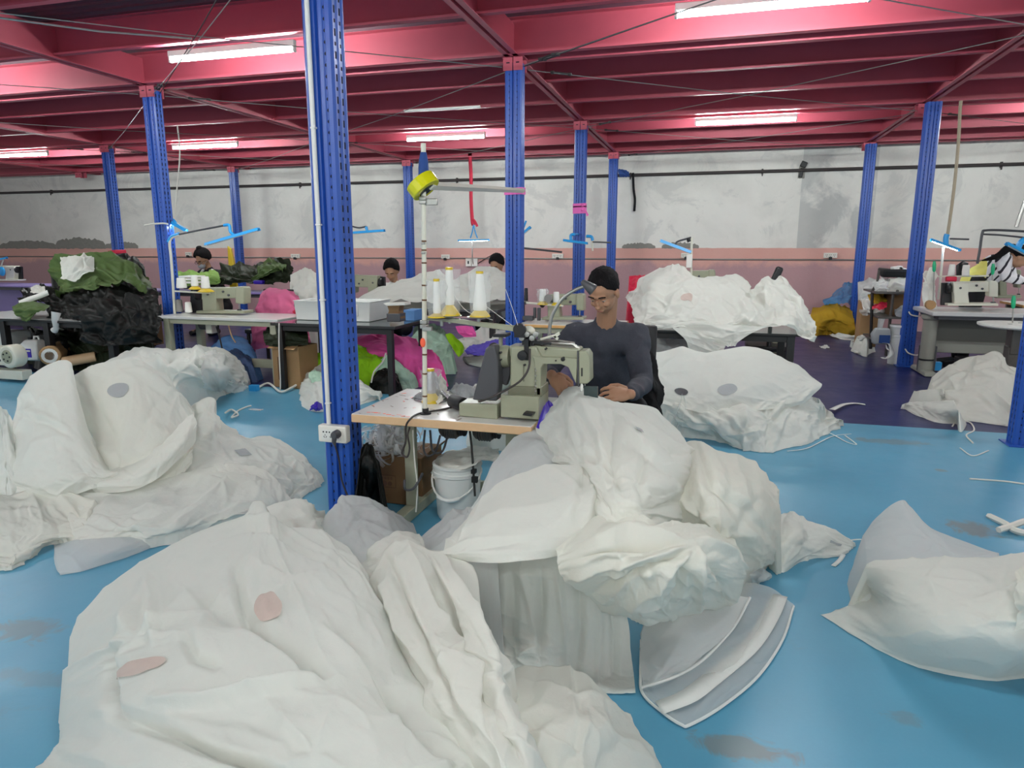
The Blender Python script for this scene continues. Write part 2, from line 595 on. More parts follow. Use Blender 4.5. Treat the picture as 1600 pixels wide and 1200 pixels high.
def patch(name, parent, px, py, ru, rv, m, ang=0., ell=True, lift=.005, label=None):
    X = FABRIC_XYZ[parent.name]
    a, b = project(X)
    i, j = np.unravel_index(np.argmin((a - px) ** 2 + (b - py) ** 2), a.shape)
    nv, nu = X.shape[:2]
    du = np.linalg.norm(np.diff(X, axis=1), axis=2).mean() * nu
    dv = np.linalg.norm(np.diff(X, axis=0), axis=2).mean() * nv
    u, v = j / (nu - 1), i / (nv - 1)
    G = on_fabric(X, u - ru / du, u + ru / du, v - rv / dv, v + rv / dv, lift, 14, ell, ang)
    o = sheet(name, G, m, parent)
    if label:
        o['label'] = label
    return o
def ribbon(name, pts, width, m, parent=None, up=(0, 0, 1), n=40):
    P = catmull(np.array([tuple(p) for p in pts]), n)
    T = np.gradient(P, axis=0)
    S_ = np.cross(T, np.array(up))
    S_ /= np.linalg.norm(S_, axis=1, keepdims=True) + 1e-9
    G = np.stack([P - S_ * width / 2, P + S_ * width / 2], axis=1)
    return sheet(name, G, m, parent, thick=.0012)
def hem(name, pts, r, m, parent=None, n=60):
    return MB().tube([tuple(p) for p in catmull(np.array([tuple(p) for p in pts]), n)], r, 6).build(name, m, parent)
# ------------------------------------------------------------------ the setting: floor, back wall, mezzanine ceiling
WALL_Y, MAT_Y = 13.5, 6.1
X0, X1, YB = -24.0, 12.0, -4.0
def floor_mat(name, base, dark, stain, gloss, stains=(), spec=.5):
    m = bpy.data.materials.new(name)
    m.use_nodes = True
    t = NT(m)
    p = t.n['Principled BSDF']
    c = t.mix(t.math('MULTIPLY', t.noise(.9, 6, .65), .9), lin(base), lin(dark))
    fine = t.ramp(t.noise(70, 3, .7), [(.35, B0), (.75, W1)])
    c = t.mix(t.math('MULTIPLY', fine, .14), c, lin(dark))
    scuff = t.ramp(t.noise(2.3, 8, .75, dist=.6), [(.6, B0), (.74, W1)])
    c = t.mix(t.math('MULTIPLY', scuff, .28), c, lin(stain))
    g = t.geo()
    sep = t.add('ShaderNodeSeparateXYZ')
    t.link(g, sep.inputs[0])
    nz = t.noise(7, 6, .7, g, 1.2)
    for (x, y, rx, ry, k) in stains:      # worn-through patches of the paint
        dx = t.math('DIVIDE', t.math('SUBTRACT', sep.outputs[0], x), rx)
        dy = t.math('DIVIDE', t.math('SUBTRACT', sep.outputs[1], y), ry)
        d = t.math('SQRT', t.math('ADD', t.math('MULTIPLY', dx, dx), t.math('MULTIPLY', dy, dy)))
        d = t.math('ADD', d, t.math('MULTIPLY', t.math('SUBTRACT', nz, .5), 2.6))
        c = t.mix(t.math('MULTIPLY', t.ramp(d, [(.55, W1), (.95, B0)]), k), c, lin(stain))
    t.link(c, p.inputs['Base Color'])
    r = t.add('ShaderNodeMapRange')
    r.inputs[3].default_value = gloss
    r.inputs[4].default_value = gloss + .28
    t.link(t.noise(3.5, 5, .7), r.inputs[0])
    t.link(r.outputs[0], p.inputs['Roughness'])
    p.inputs['Specular IOR Level'].default_value = spec
    b = t.add('ShaderNodeBump', Strength=.18, Distance=.01)
    t.link(t.noise(2.2, 6, .6, dist=1.5), b.inputs['Height'])
    t.link(b.outputs[0], p.inputs['Normal'])
    return m
def quad(name, pts, m, parent=None):
    return MB().add(pts, [tuple(range(len(pts)))]).build(name, m, parent, smooth=False)
st = []
for (px, py, rx, ry, k) in ((1155, 1168, .16, .06, .8), (1520, 826, .16, .12, .85), (1390, 690, .3, .1, .6), (1210, 820, .2, .05, .6), (40, 985, .16, .1, .6), (1415, 1125, .08, .05, .4), (60, 1060, .2, .06, .3), (1470, 735, .04, .04, .7)):
    q = Z(px, py)
    st.append((q.x, q.y, rx, ry, k))
f = struct(MB().span((X0, YB, -.12), (X1, MAT_Y, 0)).build('floor', floor_mat('cyan_floor_paint', '#63a8c4', '#4a90b2', '#777f7d', .22, st), smooth=False))
f = struct(MB().span((X0, MAT_Y, -.12), (X1, WALL_Y, -.001)).build('floor', floor_mat('navy_floor_paint', '#262b66', '#1b1f4c', '#4d4a66', .2, spec=.28), smooth=False))

# back wall: grey plaster over a pink dado that damp has turned mauve lower down
m = bpy.data.materials.new('plaster_and_dado')
m.use_nodes = True
t = NT(m)
p = t.n['Principled BSDF']
p.inputs['Roughness'].default_value = .85
sep = t.add('ShaderNodeSeparateXYZ')
g = t.geo()
t.link(g, sep.inputs[0])
plas = t.mix(t.ramp(t.noise(.55, 7, .62, g, .6), [(.4, B0), (.62, W1)]), lin('#eceae3'), lin('#dcdad3'))
plas = t.mix(t.math('MULTIPLY', t.ramp(t.noise(1.3, 9, .7, g, 1.1), [(.54, B0), (.6, W1)]), .4), plas, lin('#c4c4c0'))
plas = t.mix(t.math('MULTIPLY', t.ramp(t.noise(3.1, 6, .8, g, .4), [(.6, B0), (.68, W1)]), .3), plas, lin('#efece4'))
patchx = t.math('MULTIPLY', t.math('GREATER_THAN', sep.outputs[0], 1.4), t.math('LESS_THAN', sep.outputs[0], 2.6))
plas = t.mix(t.math('MULTIPLY', t.math('MULTIPLY', patchx, t.ramp(t.noise(1.1, 5, .6, g, .7), [(.42, B0), (.5, W1)])), .55), plas, lin('#a4a7a6'))
pink = t.mix(t.noise(1.2, 6, .7, g), lin('#e6b6aa'), lin('#d8a196'))
damp = t.math('ADD', sep.outputs[2], t.math('MULTIPLY', t.noise(1.5, 6, .7, g, .8), .5))
pink = t.mix(t.ramp(t.math('SUBTRACT', damp, .9), [(.42, W1), (.54, B0)]), pink, lin('#bd989b'))
edge = t.math('ADD', sep.outputs[2], t.math('MULTIPLY', t.math('SUBTRACT', t.noise(6, 4, .6, g), .5), .025))
c = t.mix(t.math('GREATER_THAN', edge, 1.425), pink, plas)
t.link(c, p.inputs['Base Color'])
b = t.add('ShaderNodeBump', Strength=.5, Distance=.02)
t.link(t.noise(9, 8, .7, g), b.inputs['Height'])
t.link(b.outputs[0], p.inputs['Normal'])
wall = struct(MB().span((X0, WALL_Y, 0), (X1, WALL_Y + .2, 3.6)).build('wall_back', m, smooth=False))
rr = random.Random(3)
def ragged(name, x0, x1, z0, h, m='cement', n=26):
    top, bot = [], []
    for i in range(n + 1):
        u = i / n
        top.append((x0 + (x1 - x0) * u, z0 + h * (.35 + .65 * sin(pi * min(1, max(0, u * 1.02 - .01))) ** .4) * rr.uniform(.75, 1.05)))
        bot.append((x0 + (x1 - x0) * u, z0 - h * rr.uniform(0, .1)))
    o = MB().prism(bot + top[::-1], WALL_Y - .012, WALL_Y + .01, 'y').build(name, m, wall, smooth=False)
for (a, b_, h) in ((0, 88, 11), (88, 165, 15), (165, 216, 9)):
    q, r_ = Y(a, 386, WALL_Y), Y(b_, 386, WALL_Y)
    ragged('cement_patch', q.x, r_.x, 1.425, h * .0125 * 1.4)
for (a, b_, h) in ((972, 1024, 8), (1034, 1092, 9)):
    q, r_ = Y(a, 387, WALL_Y), Y(b_, 387, WALL_Y)
    ragged('cement_patch', q.x, r_.x, 1.425, h * .0125)
q = Y(1253, 268, WALL_Y)
ragged('grey_filler', q.x - .06, q.x + .05, q.z - .1, .28, 'cement', 8)

# mezzanine ceiling: ribbed deck, joists along x, twin channels along y, red brackets on the posts
COLX, COLY = (-9.85, -5.85, -1.83, 2.32), (3.14, 6.45, 9.75, 12.95)
ceil = struct(thing('ceiling', None, None))
prof = []
x = YB
while x < WALL_Y:
    prof += [(x, 3.40), (x + .05, 3.40), (x + .065, 3.425), (x + .115, 3.425)]
    x += .13
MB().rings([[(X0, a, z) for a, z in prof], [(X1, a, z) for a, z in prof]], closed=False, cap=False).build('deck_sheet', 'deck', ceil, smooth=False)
def channel(name, y, z0, z1, flip=1, x0=X0, x1=X1, fl=.06, tk=.006, m='red'):
    poly = [(0, z0), (fl, z0), (fl, z0 + .018), (fl - tk, z0 + .018), (fl - tk, z0 + tk), (tk, z0 + tk), (tk, z1 - tk), (fl, z1 - tk), (fl, z1), (0, z1)]
    return MB().prism([(y + a * flip, z) for a, z in poly], x0, x1, 'x').build(name, m, ceil, smooth=False)
rows_main = [-.16] + list(COLY)
for y in rows_main:
    channel('main_beam', y - .10, 3.10, 3.40, -1, fl=.075)
    channel('main_beam', y + .10, 3.10, 3.40, 1, fl=.075)
for k, y in enumerate(rows_main[:-1]):
    for i in (1, 2):
        channel('joist', y + i * 1.1, 3.13, 3.40, -1)
channel('joist', 13.42, 3.13, 3.40, -1)
for xc in (-13.9,) + COLX + (6.4,):
    for s in (-1, 1):
        poly = [(0, 3.10), (.05, 3.10), (.05, 3.106), (.006, 3.106), (.006, 3.36), (0, 3.36)]
        MB().prism([(xc + s * (.016 + a), z) for a, z in poly], YB, WALL_Y - .02, 'y').build('cross_channel', 'red', ceil, smooth=False)
for xc in (-13.9,) + COLX:
    for yc in COLY:
        mb = MB()
        for s in (-1, 1):
            mb.box((xc + s * .047, yc - .066, 3.05), (.086, .012, .12)).box((xc + s * .047, yc + .066, 3.05), (.086, .012, .12))
        mb.box((xc, yc, 3.106), (.2, .16, .012))
        bk = mb.build('bracket', 'red', ceil, smooth=False)
        mb = MB()
        for s in (-1, 1):
            mb.box((xc + s * .045, yc - .0725, 3.055), (.03, .004, .01))
        mb.build('slot', 'hole', bk, smooth=False)
# bracing rods with turnbuckles
def rod(a, b, r=.0042, buckle=None, m='wire_dark'):
    a, b = Vector(a), Vector(b)
    mid = (a + b) / 2 - Vector((0, 0, .02))
    o = MB().tube([a, mid, b], r, 6).build('brace_rod', 'steel' if m == 'wire_dark' and buckle != .3 else m, ceil)
    if buckle:
        u = (b - a).normalized()
        c0 = a + u * buckle
        mb = MB()
        n = u.cross(Vector((0, 0, 1))).normalized() * .02
        mb.tube([c0 - n, c0 - n + u * .18], .006, 6).tube([c0 + n, c0 + n + u * .18], .006, 6).box(c0, (.03, .05, .02)).box(c0 + u * .18, (.03, .05, .02))
        mb.build('turnbuckle', 'wire_dark', o)
zr = 3.02
for i, xa in enumerate(COLX[:-1]):
    for j in range(len(COLY) - 1):
        A, B = (xa + .1, COLY[j] + .08, zr), (COLX[i + 1] - .1, COLY[j + 1] - .08, zr)
        rod(A, B, buckle=.25)
        rod((A[0], B[1], zr), (B[0], A[1], zr), buckle=.25)
for a, b_ in (((-2.0, 3.1, zr), (-5.7, 6.4, zr)), ((-1.73, 6.4, zr), (2.2, 3.2, zr)), ((2.42, 6.4, zr), (6.2, 9.7, zr)), ((2.42, 9.8, zr), (6.2, 12.9, zr)), ((-9.9, 9.7, zr), (-13.8, 6.5, zr)), ((-9.9, 12.9, zr), (-13.8, 9.8, zr))):
    rod(a, b_, buckle=.3)
rod(Z(0, 28, 3.05), Z(300, 60, 3.05), .008)

# fluorescent battens
def batten(xc, yc, label):
    t = thing('ceiling_light', label, 'lamp', (xc, yc, 3.10), 0, 'fluorescent tubes under the ceiling')
    MB().box((0, 0, -.012), (1.26, .05, .05)).build('housing', 'white_paint', t, bev=.006)
    for s in (-1, 1):
        MB().box((s * .622, 0, -.055), (.02, .035, .055)).build('end_socket', 'white_paint', t, bev=.004)
    MB().cyl((-.61, 0, -.062), (.61, 0, -.062), .017, 14).build('tube', 'tube', t)
LIGHTS = [(-4.06, 5.42, 'bright tube light beside the near post, left of it under the red ceiling'),
          (.27, 5.42, 'tube light cut by the top edge of the photo, above the bare wall'),
          (-3.98, 10.2, 'tube light above the tape roll between two red joists'),
          (.29, 9.97, 'tube light on the right half of the ceiling, in front of the bare wall'),
          (-8.05, 9.92, 'tube light over the woman in the face mask'),
          (-11.95, 9.92, 'tube light cut by the left edge of the photo')]
for a in LIGHTS:
    batten(*a)
for xc, yc in ((4.4, 9.95), (4.4, 5.4), (-8.1, 5.4), (-8.1, .75), (-4.06, .75), (.27, .75), (4.4, .75), (-4.06, -2.4), (.27, -2.4)):
    batten(xc, yc, 'tube light under the mezzanine outside the picture')
# two unlit tube holders
tag(MB().box(Z(690, 170, 3.1), (1.0, .035, .025)).build('tube_holder', 'white_paint', bev=.004), 'thin unlit white batten under the joist above the lit tube by the tape roll', 'lamp')

# posts: cold-rolled uprights with two punched webs to the front and slotted webs to the sides
PW, PD = .157, .128
def post_profile():
    w, d, c = PW / 2, PD / 2, .006
    f = [(-w, -d + .012), (-w + .012, -d), (-w + .034, -d), (-w + .040, -d + c), (-.034, -d + c), (-.028, -d), (-.010, -d), (-.005, -d + .016), (.005, -d + .016), (.010, -d), (.028, -d), (.034, -d + c), (w - .040, -d + c), (w - .034, -d), (w - .012, -d), (w, -d + .012)]
    r = [(w, -.042), (w - .007, -.036), (w - .007, -.012), (w, -.006), (w, .006), (w - .007, .012), (w - .007, .036), (w, .042)]
    a = f + r
    return a + [(-x, -y) for x, y in a]
PROF = post_profile()
def post(loc, h, label, lean=0, foot=True):
    o = thing('steel_post', label, 'post', loc)
    MB().prism(PROF, 0, h).build('upright', 'blue', o, smooth=False)
    hb = MB()
    z = .06
    k = 0
    while z < h - .05:
        for s in (-1, 1):
            hb.lathe([(.0088, -.0014), (.008, 0)], (s * .041, -PD / 2 + .0058, z), 8, 'y')
            for yy in (-.024, .024):
                hb.box((s * (PW / 2 - .0066), yy, z), (.0015, .012, .032 if k % 2 else .016))
        z += .05
        k += 1
    tag(hb.build('punched_hole', 'hole', o, smooth=False), None, kind='stuff')
    if foot:
        MB().box((0, 0, .005), (.22, .2, .01)).build('base_plate', 'blue', o, bev=.002)
    return o
H = 3.06
POSTS = [((-1.83, 3.14, 0), 'nearest blue steel post, carrying the white conduit and the socket box'),
         ((-1.83, 6.45, 0), 'blue post behind the near sewing machine with a pink ribbon tied round it'),
         ((-1.83, 9.75, 0), 'blue post behind the seated man, pink ribbon with a loose tail around it'),
         ((-1.83, 12.95, 0), 'blue post near the back wall with a black strap hanging beside it'),
         ((-5.85, 6.45, 0), 'blue post at the left end of the white sewing table with cones'),
         ((-5.85, 9.75, 0), 'blue post behind the green tarpaulin heap and the woman in a mask'),
         ((-5.85, 12.95, 0), 'thin far blue post behind the seated worker at the white heap'),
         ((-9.85, 9.75, 0), 'blue post rising behind the white and olive cloth on the left heap'),
         ((-9.85, 12.95, 0), 'leftmost blue post, at the back wall'),
         ((2.32, 9.40, 0), 'blue post beside the corner of the grey desk'),
         ((2.32, 12.75, 0), 'blue post beside the mustard sack at the back wall')]
post_o = [post(l, H, lb) for l, lb in POSTS]
q = Z(1592, 697)
post((q.x + .03, q.y + .05, 0), H, 'blue post at the right edge of the photo beside a white heap')
# ------------------------------------------------------------------ the white sheeting: every bag or sheet one object
GW = 'white sewn fabric sheets in the heaps'
A = fabric('fabric_bag', [
 [(128,965,.2),(215,882,.3),(300,832,.38),(380,808,.42),(402,790,.45),(432,822,.43),(505,832,.42),(560,868,.4),(592,930,.33)],
 [(106,1030,.2),(185,965,.42),(285,925,.47),(375,890,.5),(420,890,.5),(475,900,.5),(545,925,.48),(600,960,.42),(640,1010,.33)],
 [(98,1090,.16),(180,1040,.4),(280,1010,.5),(370,995,.53),(430,995,.54),(500,1010,.52),(580,1030,.48),(640,1060,.44),(700,1100,.36)],
 [(98,1150,.12),(170,1120,.36),(270,1110,.46),(370,1100,.5),(450,1100,.52),(530,1110,.5),(610,1130,.47),(690,1150,.43),(770,1180,.35)],
 [(60,1195,.08),(150,1220,.32),(260,1230,.42),(370,1240,.45),(470,1240,.46),(560,1250,.45),(640,1260,.43),(720,1280,.4),(800,1300,.33)],
 [(0,1300,.03),(120,1370,.2),(260,1390,.28),(370,1400,.3),(480,1400,.3),(580,1400,.3),(680,1400,.3),(760,1400,.25),(850,1400,.2)],
], 'white', 'huge white fabric bag in the foreground with two pinkish oval patches', n=(200, 200), seed=3, size=.36, amp=.013, folds=7, lines=[
 ([(187, 1119), (283, 1149), (384, 1190), (450, 1215)], 20, -0.051), ([(187, 1119), (283, 1142), (384, 1180)], 14, 0.017), ([(386, 960), (430, 985), (470, 1010), (520, 1060)], 18, -0.043), ([(386, 960), (372, 920), (366, 880)], 16, -0.029), ([(386, 960), (340, 952), (300, 920)], 26, -0.032),
 ([(231, 907), (237, 968), (240, 1010)], 15, 0.032), ([(167, 1013), (172, 1060), (190, 1119)], 16, -0.038), ([(231, 907), (200, 960), (175, 1010)], 16, 0.023), ([(252, 1099), (323, 1094), (400, 1072), (470, 1053), (540, 1050)], 18, 0.035), ([(525, 978), (606, 1060), (672, 1130), (730, 1190)], 22, -0.051), ([(500, 985), (580, 1040), (660, 1080)], 18, 0.029),
 ([(328, 828), (394, 812), (454, 834), (530, 874), (572, 937)], 7, 0.017), ([(330, 842), (394, 828), (452, 850), (524, 890), (562, 945)], 7, -0.017), ([(290, 990), (305, 1030), (345, 1040)], 16, -0.029)])
patch('oval_patch', A, 417, 946, .072, .05, 'patch_pink', .45, label='pinkish oval patch')
patch('oval_patch', A, 218, 1042, .075, .042, 'patch_pink', .45, label='pinkish oval patch')
fabric('fabric_sheet', [
 [(578,905,.40),(610,858,.46),(640,845,.5),(690,860,.5),(735,890,.46)],
 [(600,960,.42),(640,940,.5),(680,925,.48),(720,935,.52),(765,970,.42)],
 [(640,1040,.44),(680,1010,.5),(715,1005,.45),(760,1010,.5),(797,1030,.4)],
 [(690,1110,.43),(730,1090,.48),(760,1085,.43),(785,1085,.46),(806,1100,.36)],
 [(760,1200,.40),(785,1185,.44),(805,1180,.41),(825,1185,.4),(850,1200,.3)],
 [(800,1300,.30),(820,1290,.34),(840,1290,.33),(860,1290,.3),(880,1300,.2)],
], 'white', 'narrow twisted white sheet running down from the machine to the foreground bag', group=GW, n=(150, 90), seed=11, size=.2, amp=.012, folds=3, lines=[
 ([(640, 850), (665, 930), (720, 1030), (760, 1120)], 13, .03), ([(665, 860), (700, 950), (745, 1060), (765, 1150)], 10, -.035), ([(700, 880), (740, 960), (780, 1040)], 11, .028), ([(610, 880), (640, 960), (690, 1060), (735, 1150)], 12, -.035), ([(595, 910), (625, 985), (670, 1060)], 11, .022), ([(735, 1000), (770, 1080), (800, 1160)], 12, .03)])
fabric('fabric_sheet', [
 [(790,1045,.24),(850,1032,.28),(905,1048,.27),(950,1080,.22),(987,1114,.12)],
 [(790,1100,.3),(850,1090,.33),(910,1100,.32),(960,1130,.25),(1012,1160,.1)],
 [(800,1160,.3),(850,1150,.33),(920,1160,.3),(975,1185,.2),(1030,1203,.04)],
 [(810,1260,.25),(860,1260,.25),(930,1270,.2),(990,1290,.1),(1050,1300,.01)],
], 'cream', 'rounded white sheet cut by the bottom edge, beside the blue floor', group=GW, n=(90, 90), seed=17, size=.26, amp=.014, folds=3)
fabric('fabric_sheet', [
 [(690,872,2.15),(780,870,2.16),(850,866,2.17),(920,872,2.19),(968,912,2.22)],
 [(735,960,2.08),(790,955,2.1),(860,955,2.12),(920,962,2.14),(982,980,2.2)],
 [(780,1030,2.02),(830,1015,2.04),(880,1030,2.08),(940,1045,2.11),(990,1050,2.14)],
 [(800,1065,.02),(845,1055,.03),(888,1072,.01),(940,1082,.01),(993,1084,.01)],
], 'white', 'white panels hanging in vertical folds below the central bag', group=GW, n=(110, 140), seed=23, size=.22, amp=.010, folds=2, skirt=False, lines=[
 ([(800, 895), (802, 960), (796, 1050)], 13, -.03), ([(815, 900), (830, 950), (838, 1000)], 10, .02), ([(846, 890), (846, 960), (846, 1040)], 11, -.03), ([(872, 895), (882, 980), (884, 1055)], 9, .02), ([(905, 905), (908, 980), (900, 1060)], 12, -.03), ([(935, 905), (938, 980), (935, 1070)], 9, .02), ([(955, 925), (962, 1000), (960, 1075)], 10, -.025), ([(770, 890), (768, 950), (778, 1020)], 12, -.028)])
B = fabric('fabric_bag', [
 [(716,822,.49),(742,788,.55),(785,752,.6),(849,728,.64),(905,728,.66),(960,735,.64),(985,765,.6)],
 [(695,845,.5),(730,825,.55),(785,790,.6),(850,775,.63),(905,785,.63),(950,785,.6),(990,795,.58)],
 [(676,866,.49),(720,860,.52),(780,845,.55),(845,830,.57),(905,825,.57),(950,815,.56),(990,815,.55)],
 [(672,871,.46),(725,876,.48),(780,880,.5),(845,874,.5),(900,857,.5),(945,838,.5),(985,825,.5)],
], 'white', 'smooth white bag with a pointed corner to the left, in front of the machine table', group=GW, n=(90, 120), seed=31, size=.4, amp=.011, folds=2, skirt=False, lines=[([(929, 732), (922, 780), (915, 812)], 9, .022), ([(912, 735), (905, 780), (898, 815)], 10, -.016), ([(700, 845), (780, 800), (870, 790)], 22, .016), ([(720, 862), (800, 850), (900, 835)], 16, -.012)])
N1 = fabric('fabric_bag', [
 [(846,655,.60),(868,627,.67),(885,608,.71),(905,605,.73),(940,616,.73),(975,627,.72),(1020,641,.69),(1045,662,.62)],
 [(842,685,.58),(870,665,.68),(895,650,.74),(930,650,.77),(970,660,.77),(1010,675,.75),(1050,688,.70),(1082,698,.61)],
 [(855,715,.57),(885,715,.66),(915,710,.71),(950,715,.73),(990,725,.72),(1030,730,.70),(1065,735,.64),(1090,740,.56)],
 [(880,737,.56),(905,755,.63),(930,770,.66),(960,780,.66),(1000,785,.65),(1035,785,.61),(1065,780,.56),(1090,775,.50)],
 [(915,800,.52),(930,810,.58),(950,820,.59),(975,825,.59),(1005,825,.57),(1035,820,.53),(1060,815,.48),(1085,805,.44)],
], 'white', 'white bag being sewn, rising to the needle under the hands of the seated man', group=GW, n=(130, 130), seed=37, size=.26, amp=.012, folds=5, skirt=False, lines=[
 ([(880, 625), (878, 680), (905, 740)], 16, -.022), ([(960, 650), (952, 720), (980, 790)], 16, -.024), ([(985, 690), (1030, 720), (1082, 770)], 14, -.024), ([(900, 615), (935, 680), (945, 760)], 13, .02), ([(975, 665), (1010, 700), (1060, 730)], 14, .018), ([(1010, 700), (1000, 760), (1012, 810)], 12, -.022)])
patch('square_tag', N1, 998, 672, .022, .016, 'patch_grey', ell=False, label='small grey woven tag')
fabric('fabric_bag', [
 [(1050,690,.56),(1085,690,.6),(1140,706,.6),(1185,731,.5),(1210,758,.38)],
 [(1060,740,.58),(1095,735,.64),(1145,750,.62),(1190,780,.5),(1217,795,.3)],
 [(1075,800,.52),(1105,800,.55),(1150,815,.5),(1190,835,.36),(1213,845,.18)],
 [(1090,850,.4),(1120,860,.4),(1150,870,.34),(1185,875,.2),(1205,872,.08)],
 [(1110,900,.2),(1130,905,.2),(1150,905,.15),(1175,893,.08),(1200,880,.02)],
], 'cream', 'bulging white bag on the right shoulder of the central heap', group=GW, n=(110, 100), seed=41, size=.3, amp=.012, folds=4, lines=[([(1090, 700), (1110, 760), (1170, 800)], 14, -.024), ([(1150, 715), (1165, 780), (1200, 830)], 14, .02), ([(1185, 780), (1150, 830), (1140, 880)], 14, -.02)])
fabric('fabric_bag', [
 [(870,858,.54),(925,808,.60),(985,803,.62),(1040,815,.6),(1100,815,.55),(1150,830,.44)],
 [(875,890,.48),(930,860,.58),(990,850,.6),(1050,850,.6),(1110,855,.54),(1162,875,.4)],
 [(900,920,.4),(940,910,.46),(1000,900,.52),(1055,900,.52),(1110,900,.48),(1168,910,.3)],
 [(930,945,.3),(970,950,.34),(1010,950,.36),(1060,940,.36),(1105,930,.34),(1150,940,.18)],
 [(950,960,.2),(985,975,.2),(1020,978,.2),(1060,970,.2),(1100,950,.2),(1135,955,.1)],
], 'cream', 'crumpled cream bag bunched into a knot at the front of the central heap', group=GW, n=(130, 130), seed=43, size=.2, amp=.012, folds=4, skirt=False, lines=[
 ([(1075, 850), (980, 828), (890, 855)], 11, .03), ([(1075, 852), (985, 848), (905, 872)], 9, -.03), ([(1075, 855), (970, 885), (885, 900)], 11, .03), ([(1076, 858), (1000, 900), (930, 930)], 9, -.03), ([(1078, 862), (1030, 915), (985, 950)], 11, .03), ([(1082, 862), (1065, 915), (1050, 960)], 10, -.03), ([(1086, 860), (1095, 915), (1090, 950)], 10, .028), ([(1090, 855), (1125, 900), (1135, 945)], 9, -.026), ([(1088, 848), (1130, 862), (1160, 890)], 9, .024), ([(1040, 820), (1000, 812), (950, 812)], 10, -.022)])
C9 = fabric('fabric_bag', [
 [(1010,960,.1),(1060,945,.14),(1110,925,.12),(1155,911,.08),(1200,920,.03),(1240,945,.006)],
 [(1002,1000,.04),(1050,1000,.08),(1110,990,.08),(1160,985,.06),(1200,985,.03),(1228,992,.006)],
 [(1001,1050,.02),(1040,1060,.04),(1090,1060,.05),(1135,1050,.04),(1170,1045,.02),(1200,1037,.006)],
 [(1005,1085,.006),(1035,1110,.012),(1064,1131,.01),(1090,1125,.012),(1125,1104,.01),(1160,1078,.006)],
], 'sheer', 'see-through white bag with a hemmed mouth lying on the blue floor', group=GW, n=(70, 70), seed=47, size=.25, amp=.006, folds=1, skirt=False)
U = fabric('upper_layer', [
 [(1010,955,.14),(1050,945,.2),(1110,925,.18),(1172,932,.12)],
 [(1003,1000,.08),(1050,995,.13),(1100,988,.13),(1142,982,.10)],
 [(1001,1040,.05),(1038,1040,.08),(1075,1030,.08),(1110,1015,.08)],
 [(1002,1072,.02),(1030,1064,.05),(1062,1052,.055),(1095,1032,.055)],
], 'sheer_grey', n=(50, 50), seed=48, size=.2, amp=.007, folds=1, skirt=False, parent=C9)
hem('hem', [Z(*p) for p in ((1002,1000,.03),(1001,1050,.025),(1004,1083,.012),(1034,1112,.012),(1064,1132,.01),(1079,1132,.01),(1129,1103,.01),(1185,1056,.01),(1223,999,.01),(1240,947,.012))], .005, 'hem', C9)
hem('hem', [Z(*p) for p in ((1003,1074,.03),(1030,1066,.055),(1062,1054,.06),(1095,1034,.06),(1125,1005,.08),(1150,975,.1),(1172,934,.12))], .005, 'hem', C9)
ribbon('hem_band', [Z(*p) for p in ((1030,1106,.02),(1075,1088,.045),(1110,1062,.05),(1150,1030,.045),(1180,1000,.05),(1205,960,.045),(1218,930,.03))], .062, 'hem', C9)
fabric('fabric_sheet', [
 [(490,832,.1),(526,778,.3),(567,777,.31),(605,792,.27),(640,815,.18)],
 [(482,850,.1),(520,830,.32),(570,825,.34),(620,835,.32),(662,850,.2)],
 [(490,900,.05),(540,900,.28),(590,900,.34),(640,890,.34),(690,880,.25)],
], 'sheer_grey', 'greyish thin sheet arching in front of the foot of the near post', group=GW, n=(80, 90), seed=53, size=.22, amp=.012, folds=2)
fabric('fabric_sheet', [
 [(385,815,.25),(430,790,.3),(470,781,.3),(508,796,.2)],
 [(395,840,.2),(440,832,.32),(480,830,.3),(512,830,.22)],
 [(420,870,.1),(450,870,.2),(490,865,.2),(520,860,.1)],
], 'white', 'white sheet corner between the left heap and the foreground bag', group=GW, n=(60, 60), seed=57, size=.22, amp=.012)
fabric('fabric_sheet', [
 [(638,850,.2),(688,806,.32),(720,790,.36),(736,792,.36)],
 [(640,870,.25),(690,840,.36),(730,815,.42),(760,800,.45)],
 [(655,895,.2),(700,878,.35),(740,865,.42),(775,850,.45)],
], 'sheer_grey', 'thin grey sheet below the foot beam of the machine table', group=GW, n=(60, 60), seed=59, size=.2, amp=.01)
fabric('fabric_sheet', [
 [(735,795,.43),(762,745,.5),(800,692,.56),(833,675,.58),(850,674,.58)],
 [(760,800,.48),(790,765,.53),(830,730,.58),(860,715,.6),(880,715,.6)],
 [(790,815,.45),(820,800,.5),(860,785,.54),(900,770,.56),(920,760,.56)],
], 'sheer_grey', 'thin translucent sheet sagging off the corner of the machine table', group=GW, n=(70, 70), seed=61, size=.22, amp=.01, skirt='in')
fabric('fabric_sheet', [
 [(560,880,.3),(590,850,.38),(625,830,.38),(655,835,.34),(665,850,.3)],
 [(570,905,.34),(600,880,.42),(630,865,.42),(655,865,.4),(672,872,.35)],
 [(590,950,.34),(610,920,.4),(640,900,.4),(660,890,.38),(680,890,.32)],
], 'white', 'small white fold stuffed between the grey arch and the twisted sheet', group=GW, n=(60, 60), seed=67, size=.14, amp=.012, lay=(1.3, 2))
S1 = fabric('fabric_scrap', [
 [(1203,812,.12),(1240,799,.14),(1272,818,.1),(1336,848,.02)],
 [(1198,850,.1),(1240,840,.14),(1278,843,.08),(1328,857,.012)],
 [(1203,880,.012),(1222,892,.008),(1262,872,.012),(1312,868,.008)],
], 'white', 'loose white tail of fabric with ties on the floor, right of the central heap', group=GW, n=(60, 80), seed=71, size=.14, amp=.009, folds=2)
patch('woven_tag', S1, 1305, 850, .03, .015, 'patch_grey', ell=False, label='grey woven tag')
